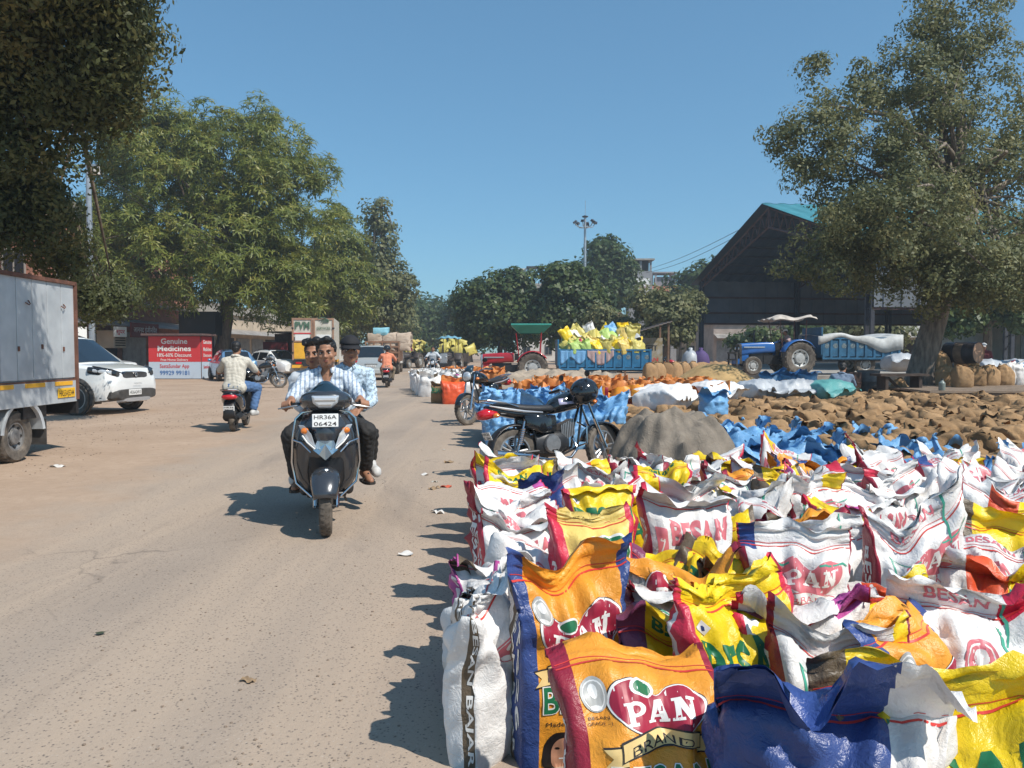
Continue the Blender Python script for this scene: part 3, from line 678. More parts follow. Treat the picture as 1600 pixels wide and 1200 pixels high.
# --- dark trees in the middle
def mids():
    spec = [(780, 66, [(775, 480, 58, 52), (745, 500, 34, 46), (805, 455, 38, 34), (800, 505, 50, 40), (728, 470, 16, 22)], DARKL, 360, .42, 'dark bushy tree rising behind the red tractor bonnet'),
            (888, 60, [(885, 470, 48, 52), (860, 500, 40, 44), (920, 490, 38, 52), (880, 435, 32, 22), (905, 440, 26, 24)], DARKL, 380, .40, 'dark dense tree behind the green tractor canopy'),
            (950, 86, [(950, 415, 40, 36), (940, 455, 42, 42), (972, 450, 30, 40), (945, 390, 22, 18)], FARL, 260, .5, 'lighter round topped tree beside the floodlight mast'),
            (965, 52, [(958, 515, 34, 24), (935, 505, 22, 22)], GREYL, 110, .3, 'small dusty tree behind the loaded trailer'),
            (1040, 50, [(1040, 490, 44, 36), (1020, 470, 26, 24), (1070, 480, 26, 30), (1045, 520, 36, 18)], GREYL, 200, .3, 'dusty grey green tree left of the shed'),
            (1100, 92, [(1105, 440, 36, 30), (1075, 470, 30, 34), (1130, 430, 28, 26)], FARL, 150, .6, 'green tree behind the shed post'),
            (1062, 110, [(1062, 490, 40, 26), (1100, 500, 40, 26)], DARKL, 90, .7, 'far dark tree behind the yard')]
    for k, (px, Y, bl, mat, n, L, lab) in enumerate(spec):
        b = (P(px, 560, Y).x, Y, 0)
        tree('yard_tree', lab, b, [(0, 0, 0), (.1, 0, 2), (.0, 0, 4)], [B_(x, y, Y, a, c, base=b) for x, y, a, c in bl], n, 48, L, mat, BARK, 40 + k, puff=Y * .0145, trunk_r=.25, asp=.6, zmin=1.0 if Y > 55 else 1.6, shell=.42)
mids()
# --- trees behind the shed and at the right edge, filling the dark background
def rights():
    for k, (px, Y, bl, mat, n, lab, L) in enumerate([
        (1225, 70, [(1200, 535, 60, 16), (1260, 530, 50, 18)], DARKL, 90, 'dark low tree beneath the shed roof', .5),
        (1335, 75, [(1320, 515, 60, 24), (1370, 520, 50, 20)], GREYL, 110, 'dusty tree seen beneath the shed beside the trailer', .5),
        (1540, 36, [(1560, 440, 60, 50), (1520, 470, 40, 36), (1610, 420, 50, 60), (1500, 500, 40, 22), (1590, 490, 50, 26)], DARKL, 260, 'dark shade tree behind the oil drum', .28)]):
        b = (P(px, 560, Y).x, Y, 0)
        tree('yard_tree', lab, b, [(0, 0, 0), (.1, 0, 2), (.0, 0, 4)], [B_(x, y, Y, a, c, base=b) for x, y, a, c in bl], n, 46, L, mat, BARK, 60 + k, puff=Y * .018, trunk_r=.25, asp=.6, zmin=1.9, shell=.3)
    b = (P(1600, 560, 26).x + .6, 26, 0)
    tree('dried_tree', 'branch of dried reddish brown leaves at the right edge', b, [(0, 0, 0), (.1, 0, 2), (.0, 0, 4)], [B_(1600, 395, 26, 32, 30, base=b), B_(1585, 400, 26, 16, 22, base=b)], 60, 60, .13, BROWNL, BARK, 77, puff=.33, trunk_r=.12, asp=.5, shell=.2)
rights()
# --- the big tree of the yard
bx = (P(1440, 560, 21.5).x, 21.5, 0)
q = lambda *a, **k: B_(*a, base=bx, **k)
tree('shade_tree', 'huge old shade tree with thick leaning trunk beside the wooden table', bx, [(-.15, 0, 0), (-.05, 0, .8), (.25, 0, 1.9), (.6, .1, 3.0), (1.1, .2, 4.6), (1.0, .2, 6.5)],
     [q(1440, 250, 21.5, 130, 110), q(1340, 290, 21, 110, 90), q(1270, 215, 21, 66, 60), q(1330, 150, 21.5, 60, 48), q(1450, 130, 22, 90, 80), q(1500, 50, 22, 70, 70), q(1560, 180, 22, 90, 130), q(1400, 400, 21, 130, 70), q(1300, 400, 20.5, 80, 62), q(1500, 400, 20.5, 110, 80), q(1600, 320, 22, 80, 110), q(1345, 100, 22, 20, 26), q(1230, 235, 21, 30, 24), q(1445, 20, 22, 30, 34), q(1290, 110, 21.5, 26, 22), q(1400, 340, 19, 100, 70), q(1585, 425, 20, 80, 60), q(1500, 440, 19.6, 90, 46)],
     780, 118, .118, GREYL, BARKG, 9, puff=.50, trunk_r=.39, asp=.48, shell=.30, limbs=44, zmin=2.1, roots=.6, droop=.25)
# --- tree overhanging from the left, its trunk behind the box truck
bx = (-9.2, 13.2, 0)
q = lambda *a, **k: B_(*a, base=bx, **k)
tree('overhanging_tree', 'dark leafy tree whose crown hangs in from the upper left over the box truck', bx, [(0, 0, 0), (0, -.1, 1.6), (.2, -.3, 3.2), (.6, -.8, 5.0), (.9, -1.2, 6.4)],
     [q(90, 60, 11, 120, 110), q(172, 40, 10.5, 58, 80), q(60, 190, 11, 80, 76), q(-60, 120, 11, 120, 150), q(146, 150, 11, 50, 52), q(50, 330, 12.5, 66, 70), q(-40, 330, 12, 80, 80), q(92, 395, 13.5, 36, 44), q(190, 105, 10.5, 36, 28), q(60, -60, 10, 150, 70), q(160, 470, 15, 40, 22, w=.35), q(80, 300, 12, 34, 50), q(200, -190, 7.2, 110, 80), q(80, -200, 8, 130, 80)],
     720, 190, .088, OVERL, BARK, 13, puff=.42, trunk_r=.26, asp=.5, shell=.25, limbs=30, droop=.55, up=.15, sq=1.0)
# --- shade from trees beside and behind the camera that the photo's road edge shows nothing of is left out
# ================================================================== SACKS
def cloth_mat(name, rgb, rgb2=None, rough=.42, spec=.5, weave=.25, wr=.35, trans=.0, wscale=26):
    """woven plastic / jute: soft stains, crease relief, fine weave"""
    if name in MATS: return MATS[name]
    m = bpy.data.materials.new(name); m.use_nodes = True; MATS[name] = m
    n = m.node_tree.nodes; l = m.node_tree.links; b = n['Principled BSDF']
    b.inputs['Roughness'].default_value = rough; b.inputs['Specular IOR Level'].default_value = spec
    tc = n.new('ShaderNodeTexCoord'); co = tc.outputs['Object']
    oi = n.new('ShaderNodeObjectInfo')
    nz = n.new('ShaderNodeTexNoise'); nz.noise_dimensions = '4D'; nz.inputs['Scale'].default_value = 5.5; nz.inputs['Detail'].default_value = 6; nz.inputs['Roughness'].default_value = .65
    l.new(co, nz.inputs['Vector']); l.new(oi.outputs['Random'], nz.inputs['W'])
    cr = n.new('ShaderNodeValToRGB'); e = cr.color_ramp.elements
    e[0].position = .30; e[1].position = .62
    e[0].color = (*(rgb2 or [c * .80 for c in rgb]), 1); e[1].color = (*rgb, 1)
    l.new(nz.outputs['Fac'], cr.inputs[0])
    hs = n.new('ShaderNodeHueSaturation'); mr = n.new('ShaderNodeMapRange')
    mr.inputs['To Min'].default_value = .86; mr.inputs['To Max'].default_value = 1.1
    l.new(oi.outputs['Random'], mr.inputs['Value']); l.new(mr.outputs[0], hs.inputs['Value'])
    l.new(cr.outputs[0], hs.inputs['Color']); l.new(hs.outputs[0], b.inputs['Base Color'])
    n2 = n.new('ShaderNodeTexNoise'); n2.noise_dimensions = '4D'; n2.inputs['Scale'].default_value = wscale; n2.inputs['Detail'].default_value = 3; n2.inputs['Distortion'].default_value = 1.2
    l.new(co, n2.inputs['Vector']); l.new(oi.outputs['Random'], n2.inputs['W'])
    ab = n.new('ShaderNodeMath'); ab.operation = 'SUBTRACT'; ab.inputs[1].default_value = .5; l.new(n2.outputs['Fac'], ab.inputs[0])
    a2 = n.new('ShaderNodeMath'); a2.operation = 'ABSOLUTE'; l.new(ab.outputs[0], a2.inputs[0])
    b1 = n.new('ShaderNodeBump'); b1.inputs['Strength'].default_value = wr; b1.inputs['Distance'].default_value = .03; l.new(a2.outputs[0], b1.inputs['Height'])
    n3 = n.new('ShaderNodeTexNoise'); n3.inputs['Scale'].default_value = 320; n3.inputs['Detail'].default_value = 1
    l.new(co, n3.inputs['Vector'])
    b2 = n.new('ShaderNodeBump'); b2.inputs['Strength'].default_value = weave; b2.inputs['Distance'].default_value = .004; l.new(n3.outputs['Fac'], b2.inputs['Height'])
    l.new(b1.outputs[0], b2.inputs['Normal']); l.new(b2.outputs[0], b.inputs['Normal'])
    return m
SK = {k: cloth_mat('woven_' + k, c, c2, rough=rg, spec=sp, wr=wr) for k, c, c2, rg, sp, wr in [
    ('white', (.80, .79, .77), (.66, .63, .60), .45, .4, .3), ('orange', (.86, .36, .035), (.74, .28, .03), .4, .45, .28),
    ('yellow', (.86, .62, .012), (.78, .52, .012), .36, .5, .28), ('pale_yellow', (.80, .60, .17), (.70, .50, .13), .42, .45, .28),
    ('maroon', (.34, .022, .045), (.25, .018, .04), .4, .45, .28), ('crimson', (.62, .03, .07), (.5, .024, .06), .38, .5, .28),
    ('navy', (.042, .082, .27), (.032, .06, .19), .36, .5, .35), ('brown', (.155, .115, .075), (.11, .082, .055), .42, .45, .35),
    ('magenta', (.55, .10, .36), (.46, .09, .30), .42, .45, .3), ('red_orange', (.72, .10, .03), (.6, .08, .03), .4, .45, .28),
    ('green', (.02, .20, .11), (.018, .15, .085), .4, .45, .28), ('blue', (.19, .42, .69), (.14, .33, .58), .36, .5, .55),
    ('grey', (.46, .49, .52), (.36, .38, .41), .35, .5, .4), ('teal', (.12, .36, .35), (.09, .28, .28), .4, .45, .35),
    ('lime', (.45, .62, .17), (.38, .52, .14), .42, .45, .3), ('lemon', (.62, .53, .13), (.50, .42, .11), .42, .45, .3),
    ('deep_orange', (.68, .26, .065), (.56, .19, .05), .42, .45, .3), ('purple', (.20, .05, .12), (.15, .04, .09), .4, .45, .3),
    ('pink', (.75, .08, .18), (.62, .07, .15), .42, .45, .3)]}
JUTE = cloth_mat('jute_weave', (.42, .265, .14), (.30, .185, .095), rough=.9, spec=.15, weave=.6, wr=.5, wscale=30)
JUTE2 = cloth_mat('jute_weave_dark', (.33, .205, .105), (.22, .135, .07), rough=.9, spec=.15, weave=.6, wr=.5, wscale=30)
PR = {k: M('print_' + k, c, rough=.42, spec=.4) for k, c in dict(white=(.78, .77, .74), maroon=(.34, .022, .05), green=(.015, .15, .065),
      red=(.58, .035, .05), pink=(.62, .17, .20), cream=(.72, .52, .22), black=(.03, .025, .025), grey=(.42, .42, .40), stitch=(.62, .05, .04),
      teal_line=(.06, .34, .24), brown=(.16, .12, .08), hair=(.015, .012, .012), skin=(.48, .24, .15), navy=(.03, .06, .2), gold=(.75, .45, .08)).items()}

def smooth01(x): x = np.clip(x, 0, 1); return x * x * (3 - 2 * x)

LODS = {'a': (30, 9, 30, 10), 'b': (18, 6, 18, 7), 'c': (10, 4, 10, 4)}
class Sack:
    """grid surface of a filled sack with a stitched mouth that stands up or droops; front faces -Y"""
    def __init__(s, rng, W=.45, D=.27, H=.54, fl=.13, lod='a', bend=(0, .6), ear=.02, dip=.03, my=0., crumple=1., wav=1., open_=.0, width_top=1.06, slump=0):
        nf, ns, nv, nl = LODS[lod]; s.nf, s.ns, s.nv, s.nl, s.lod = nf, ns, nv, nl, lod
        u = np.linspace(-1, 1, nf + 1); g = np.linspace(-1, 1, ns + 1)
        side = []; A = []
        for i in range(nf): side.append(0); A.append(u[i])
        for i in range(ns): side.append(1); A.append(g[i])
        for i in range(nf): side.append(2); A.append(-u[i])
        for i in range(ns): side.append(3); A.append(-g[i])
        side = np.array(side); A = np.array(A); n = len(A); s.side, s.A = side, A
        cg = .62
        bx = np.where(side == 0, A, np.where(side == 2, A, np.where(side == 1, 1 + .035 * (1 - A ** 2), -1 - .035 * (1 - A ** 2))))
        ff = cg + (1 - cg) * (1 - np.abs(A) ** 2.6)
        by = np.where(side == 0, -ff, np.where(side == 2, ff, np.where(side == 1, A * cg, A * cg)))
        # side 1 runs front->back (A -1..1 => y -cg..cg), side 3 back->front
        by = np.where(side == 3, A * cg, by)
        T = np.linspace(0, 1, nv + 1); ts = .66
        k = np.where(T < ts, .88 + .14 * np.sin(PI * np.clip(T / ts, 0, 1) * .9), 0)
        q = np.clip((T - ts) / (1 - ts), 0, 1); kd = np.sqrt(np.clip(1 - q ** 1.9, 0, 1)) * (.88 + .14 * math.sin(PI * .9)) * 1.0
        k = np.where(T < ts, k, kd); k = np.maximum(k, .012)
        k[:3] *= np.array([.9, .96, .99])
        wv = .5 * W * (.93 + (width_top - .93) * smooth01(q)); wv[:2] *= np.array([.98, 1.0])
        z = H * (T - slump * np.clip(T - .5, 0, 1) ** 2)
        X = wv[:, None] * bx[None, :]; Y = (D / 2 * k)[:, None] * by[None, :]; Z = np.repeat(z[:, None], n, 1)
        # the ring as seen from above has x = half width fraction uu
        uu = np.clip(bx, -1, 1)
        ph = rng.uniform(0, 6.28, 8); u0 = rng.uniform(-.55, .55)
        zo = ear * np.abs(uu) ** 2 * rng.uniform(.6, 1.4) + ear * rng.uniform(-1, 1) * uu - dip * np.exp(-((uu - u0) / .3) ** 2) + .008 * wav * np.sin(5 * uu + ph[0])
        yo = my + .022 * wav * np.sin(2.4 * uu + ph[1]) + .012 * wav * np.sin(6.1 * uu + ph[2])
        wt = smooth01((T - .5) / .5)[:, None]
        Z = Z + wt * zo[None]; Y = Y + wt * yo[None]
        # wrinkles of the body: folds fanning out from the mouth, sharp creases elsewhere
        nx = np.where(side == 1, 1., np.where(side == 3, -1., .25 * A)); ny = np.where(side == 0, -1., np.where(side == 2, 1., .0))
        def crease(px, py, pz, kk, amp0, l0=.055, l1=.26):
            o = 0
            for i in range(kk):
                lam = rng.uniform(l0, l1); d = rng.normal(size=3); d /= np.linalg.norm(d)
                c = (px * d[0] + py * d[1] + pz * d[2]) / lam + rng.uniform(0, 1) + .25 * np.sin(px * rng.uniform(8, 22) + ph[3] + pz * 9)
                o = o + (np.abs((c % 1) - .5) * 2 - .5) * lam * .075 * amp0
            return o
        dsp = crease(X, Y, Z, 7, 1.0 * crumple) + (crease(X, Y, Z, 5, 1.15 * crumple, .03, .075) if lod != 'c' else 0)
        fan = .010 * crumple * np.sin(11 * uu + ph[4] + 2 * np.sin(3 * uu + ph[5]))[None] * smooth01((T - .45) / .3)[:, None] * (1 - smooth01((T - .9) / .1))[:, None]
        am = (.42 + .75 * smooth01((T - .4) / .4))[:, None] * (1 - .8 * (T > .985))[:, None]
        dsp = dsp * am + fan
        shz = smooth01((T - ts) / (1 - ts))[:, None] * .8
        X = X + nx[None] * dsp * (1 - shz * .5); Y = Y + ny[None] * dsp * (1 - shz * .5); Z = Z + dsp * shz
        Z[0] = np.maximum(Z[0], 0)
        # mouth flap: two layers
        th0, th1 = bend; tw = rng.uniform(-.5, .5) * wav; rf = .42 * wav
        x0, y0, z0 = X[-1].copy(), Y[-1].copy(), Z[-1].copy()
        lay = by * 1.0
        FX, FY, FZ = [], [], []
        fl_u = fl * (1 + .18 * np.sin(2.2 * uu + ph[6]))
        px, py, pz = x0, y0, z0
        for j in range(1, nl + 1):
            tau = j / nl
            th = th0 + (th1 - th0) * tau + tw * uu * tau + rf * np.sin(4.3 * uu + ph[7]) * tau + .25 * wav * np.sin(9.5 * uu + ph[0]) * tau ** 1.5
            ds = fl_u / nl
            pz = pz + np.cos(th) * ds; py = py - np.sin(th) * ds
            cr = crease(px, py, pz, 5, 1.35 * crumple) if j > 1 else 0
            FX.append(px * (1 + .015 * tau)); FY.append(py + cr * tau * np.cos(th) + lay * open_ * tau * .5); FZ.append(pz + cr * tau * np.abs(np.sin(th)))
        s.X = np.vstack([X, FX]); s.Y = np.vstack([Y, FY]); s.Z = np.vstack([Z, FZ]); s.T = np.concatenate([T, 1 + np.arange(1, nl + 1) / nl * fl / H])
        s.n = n
        s.P = np.stack([s.X, s.Y, s.Z], -1)
        s.fz = fl / H
    def faces(s, r0, r1):
        n = s.n; j = np.arange(n); j2 = (j + 1) % n; out = []
        for r in range(r0, r1):
            a = (r - r0) * n; b = a + n
            out.append(np.stack([a + j, a + j2, b + j2, b + j], 1))
        return np.concatenate(out)
    def colour(s, rule, r0, r1):
        """rule(side, A, t) -> int per face"""
        n = s.n; j = np.arange(n); A2 = s.A.copy()
        mid = A2 + np.where(s.side == 0, 1 / s.nf, np.where(s.side == 1, 1 / s.ns, np.where(s.side == 2, -1 / s.nf, -1 / s.ns)))
        out = []
        for r in range(r0, r1):
            out.append(rule(s.side, mid, (s.T[r] + s.T[r + 1]) / 2))
        return np.concatenate(out)
    def panel(s, which):
        """grid (rows, cols, 3) of the front (0) or a gusset (1 right, 3 left) or back (2), cols in reading direction seen from outside"""
        nf, ns = s.nf, s.ns
        st = {0: 0, 1: nf, 2: nf + ns, 3: 2 * nf + ns}[which]; k = nf if which in (0, 2) else ns
        idx = [(st + i) % s.n for i in range(k + 1)]
        return s.P[:, idx]
    def put(s, which, uv, eps):
        """uv in ([-1,1], T) -> 3D on the panel, lifted by eps"""
        g = s.panel(which); rows, cols = g.shape[:2]
        du = np.zeros_like(g); du[:, 1:-1] = g[:, 2:] - g[:, :-2]; du[:, 0] = g[:, 1] - g[:, 0]; du[:, -1] = g[:, -1] - g[:, -2]
        dv = np.zeros_like(g); dv[1:-1] = g[2:] - g[:-2]; dv[0] = g[1] - g[0]; dv[-1] = g[-1] - g[-2]
        nn = np.cross(du, dv); nn /= (np.linalg.norm(nn, axis=-1, keepdims=True) + 1e-9)
        a = np.clip((uv[:, 0] + 1) / 2 * (cols - 1), 0, cols - 1 - 1e-6); i = a.astype(int); fa = (a - i)[:, None]
        b = np.interp(uv[:, 1], s.T, np.arange(rows)); b = np.clip(b, 0, rows - 1 - 1e-6); k = b.astype(int); fb = (b - k)[:, None]
        def bl(q): return (q[k, i] * (1 - fa) + q[k, i + 1] * fa) * (1 - fb) + (q[k + 1, i] * (1 - fa) + q[k + 1, i + 1] * fa) * fb
        return bl(g) + bl(nn) * np.asarray(eps)[:, None]

# ---- prints: lists of (panel, material, verts(n,2) in panel coords, polys, layer)
def catmull(pts, k=6):
    p = np.array(pts, float); n = len(p); o = []
    for i in range(n):
        a, b, c, d = p[(i - 1) % n], p[i], p[(i + 1) % n], p[(i + 2) % n]
        for t in np.linspace(0, 1, k, endpoint=False):
            o.append(.5 * ((2 * b) + (-a + c) * t + (2 * a - 5 * b + 4 * c - d) * t * t + (-a + 3 * b - 3 * c + d) * t ** 3))
    return np.array(o)
def circ(cx, cy, rx, ry, n=24): a = np.arange(n) / n * 2 * PI; return np.stack([cx + rx * np.cos(a), cy + ry * np.sin(a)], 1)
def rectp(x0, y0, x1, y1): return np.array([(x0, y0), (x1, y0), (x1, y1), (x0, y1)], float)
class Print:
    def __init__(s): s.e = []
    def poly(s, panel, pts, mat): s.e.append((panel, mat, np.array(pts, float), [tuple(range(len(pts)))])); return s
    def text(s, panel, txt, mat, u0, t0, u1, t1, bold=.03, rot=0, arc=0, slant=0):
        V, F = text_tris(txt, bold)
        a0, a1 = V.min(0), V.max(0); q = (V - a0) / (a1 - a0)
        if rot: q = np.stack([1 - q[:, 1], q[:, 0]], 1) if rot > 0 else np.stack([q[:, 1], 1 - q[:, 0]], 1)
        x = u0 + q[:, 0] * (u1 - u0); y = t0 + q[:, 1] * (t1 - t0)
        y = y + arc * (1 - (2 * q[:, 0] - 1) ** 2) + slant * q[:, 0]
        s.e.append((panel, mat, np.stack([x, y], 1), F)); return s
    def bake(s, lod):
        """bisect on the sack's own grid so that the print can follow every fold"""
        if not hasattr(s, 'c'): s.c = {}
        if lod in s.c: return s.c[lod]
        nf, ns, nv, nl = LODS[lod]; out = []; lev = []
        bb = [(e[2][:, 0].min(), e[2][:, 0].max(), e[2][:, 1].min(), e[2][:, 1].max()) for e in s.e]
        for i, e in enumerate(s.e):
            L_ = 0
            for j in range(i):
                f = s.e[j]
                if f[0] == e[0] and bb[i][0] < bb[j][1] and bb[j][0] < bb[i][1] and bb[i][2] < bb[j][3] and bb[j][2] < bb[i][3]: L_ = max(L_, lev[j] + (.12 if f[1] is e[1] else 1))
            lev.append(L_)
        for i, (panel, mat, V, F) in enumerate(s.e):
            bm = bmesh.new(); vs = [bm.verts.new((x, y, 0)) for x, y in V]
            for f in F:
                try: bm.faces.new([vs[k] for k in f])
                except Exception: pass
            if len(F) == 1 and len(F[0]) > 4: bmesh.ops.triangulate(bm, faces=bm.faces)
            nn = nf if panel in (0, 2) else ns
            x0, x1, y0, y1 = V[:, 0].min(), V[:, 0].max(), V[:, 1].min(), V[:, 1].max()
            for c in np.linspace(-1, 1, nn + 1):
                if x0 < c < x1: bmesh.ops.bisect_plane(bm, geom=bm.verts[:] + bm.edges[:] + bm.faces[:], plane_co=(c, 0, 0), plane_no=(1, 0, 0))
            for c in np.concatenate([np.linspace(0, 1, nv + 1), 1 + .24 * np.arange(1, nl + 1) / nl]):
                if y0 < c < y1: bmesh.ops.bisect_plane(bm, geom=bm.verts[:] + bm.edges[:] + bm.faces[:], plane_co=(0, c, 0), plane_no=(0, 1, 0))
            bm.verts.index_update()
            VV = np.array([(v.co.x, v.co.y) for v in bm.verts]); FF = [tuple(v.index for v in f.verts) for f in bm.faces]; bm.free()
            out.append((panel, mat, VV, FF, .0018 + .0006 * lev[i]))
        s.c[lod] = out; return out

HEART = catmull([(0, .58), (-.22, .86), (-.55, 1), (-.86, .82), (-1, .35), (-.9, -.2), (-.55, -.68), (0, -.95), (.55, -.68), (.9, -.2), (1, .35), (.86, .82), (.55, 1), (.22, .86)], 4)
def slab_letters(pr, panel, mat, back, x0, y0, x1, y1, slant=0.0, gap=.06, leaf=None):
    """P A N as slab serif capitals"""
    w = (x1 - x0) / 3; h = y1 - y0
    def q(k, pts):
        a = np.array(pts, float); X = x0 + w * (k + gap + a[:, 0] * (1 - 2 * gap)); Yy = y0 + a[:, 1] * h + slant * (X - x0) / (x1 - x0)
        return np.stack([X, Yy], 1)
    def p(k, pts, m=mat): pr.poly(panel, q(k, pts), m)
    p(0, [(.12, 0), (.40, 0), (.40, 1), (.12, 1)]); p(0, [(0, 0), (.55, 0), (.55, .13), (0, .13)]); p(0, [(0, .88), (.3, .88), (.3, 1), (0, 1)])
    p(0, catmull([(.35, 1), (.75, .98), (.98, .82), (1, .66), (.9, .5), (.7, .42), (.35, .41)], 3)); p(0, catmull([(.42, .86), (.66, .84), (.74, .7), (.64, .56), (.42, .55)], 3), leaf or back)
    p(1, [(.36, 1), (.66, 1), (.98, .1), (.7, .1)]); p(1, [(.36, 1), (.66, 1), (.28, .1), (.06, .1)]); p(1, [(.2, .26), (.8, .26), (.78, .40), (.24, .40)])
    p(1, [(-.04, 0), (.40, 0), (.40, .13), (-.04, .13)]); p(1, [(.6, 0), (1.04, 0), (1.04, .13), (.6, .13)])
    p(2, [(.12, 0), (.34, 0), (.34, 1), (.12, 1)]); p(2, [(.68, 0), (.9, 0), (.9, 1), (.68, 1)]); p(2, [(.12, 1), (.40, 1), (.9, 0), (.62, 0)])
    p(2, [(0, 0), (.46, 0), (.46, .13), (0, .13)]); p(2, [(0, .87), (.3, .87), (.3, 1), (0, 1)]); p(2, [(.56, .87), (1.02, .87), (1.02, 1), (.56, 1)])
def heart_logo(pr, cx, cy, rx, ry, fill, rim, let, oval=False, slant=0., inner=True):
    b = circ(0, 0, 1, 1, 30) if oval else HEART
    pr.poly(0, b * (rx * 1.07, ry * 1.09) + (cx, cy), PR['black'] if fill is PR['maroon'] else rim); pr.poly(0, b * (rx * 1.05, ry * 1.06) + (cx, cy), rim); pr.poly(0, b * (rx, ry) + (cx, cy), fill)
    if inner:
        pr.poly(0, circ(cx - rx * .30, cy + ry * .80, rx * .27, ry * .30, 16), rim); pr.poly(0, circ(cx - rx * .30, cy + ry * .80, rx * .20, ry * .22, 16), PR['green'])
    slab_letters(pr, 0, let, fill, cx - rx * .78, cy - ry * .36 - slant / 2, cx + rx * .78, cy + ry * .46 - slant / 2, slant)
def ribbon(pr, cx, cy, rx, hh, txt, fill, line, sag=.035, slant=0):
    x = np.linspace(-1, 1, 14)
    def band(ex, eh):
        lo = [(cx + t * (rx + ex), cy - hh / 2 - eh + sag * (1 - t * t) + slant * t) for t in x]; hi = [(cx + t * (rx + ex), cy + hh / 2 + eh + sag * (1 - t * t) + slant * t) for t in x]
        return lo + hi[::-1]
    for sg in (-1, 1):
        e = cx + sg * rx; d = slant * sg
        tail = lambda g: [(e - sg * .06, cy + hh * .35 + g + d), (e - sg * .06, cy - hh * .75 - g + d), (e + sg * (.24 + g * 2), cy - hh * .9 - g + d), (e + sg * .13, cy - hh * .3 + d), (e + sg * (.24 + g * 2), cy + hh * .2 + g + d)]
        pr.poly(0, tail(.008), line); pr.poly(0, tail(0), fill)
    pr.poly(0, band(.02, .008), line); pr.poly(0, band(0, 0), fill)
    pr.text(0, txt, line, cx - rx * .78, cy - hh * .3 - slant * .78, cx + rx * .78, cy + hh * .3 - slant * .78, bold=.0, arc=sag * .7, slant=slant * 1.56)
def stitches(pr, mat, t=.985):
    for d in (0, .022):
        pr.poly(0, rectp(-1, t + d, 1, t + d + .0055), mat); pr.poly(2, rectp(-1, t + d, 1, t + d + .0055), mat)
    return pr
def seal(pr, cx, cy, r, mat, back, asp=.42):
    pr.poly(0, circ(cx, cy, r, r * asp, 24), mat); pr.poly(0, circ(cx, cy, r * .84, r * .84 * asp, 20), back); pr.poly(0, circ(cx, cy, r * .76, r * .76 * asp, 20), mat)
    pr.poly(0, circ(cx, cy + r * .1, r * .36, r * .4 * asp, 12), back); pr.poly(0, circ(cx, cy - r * .3, r * .5, r * .2 * asp, 12), back)

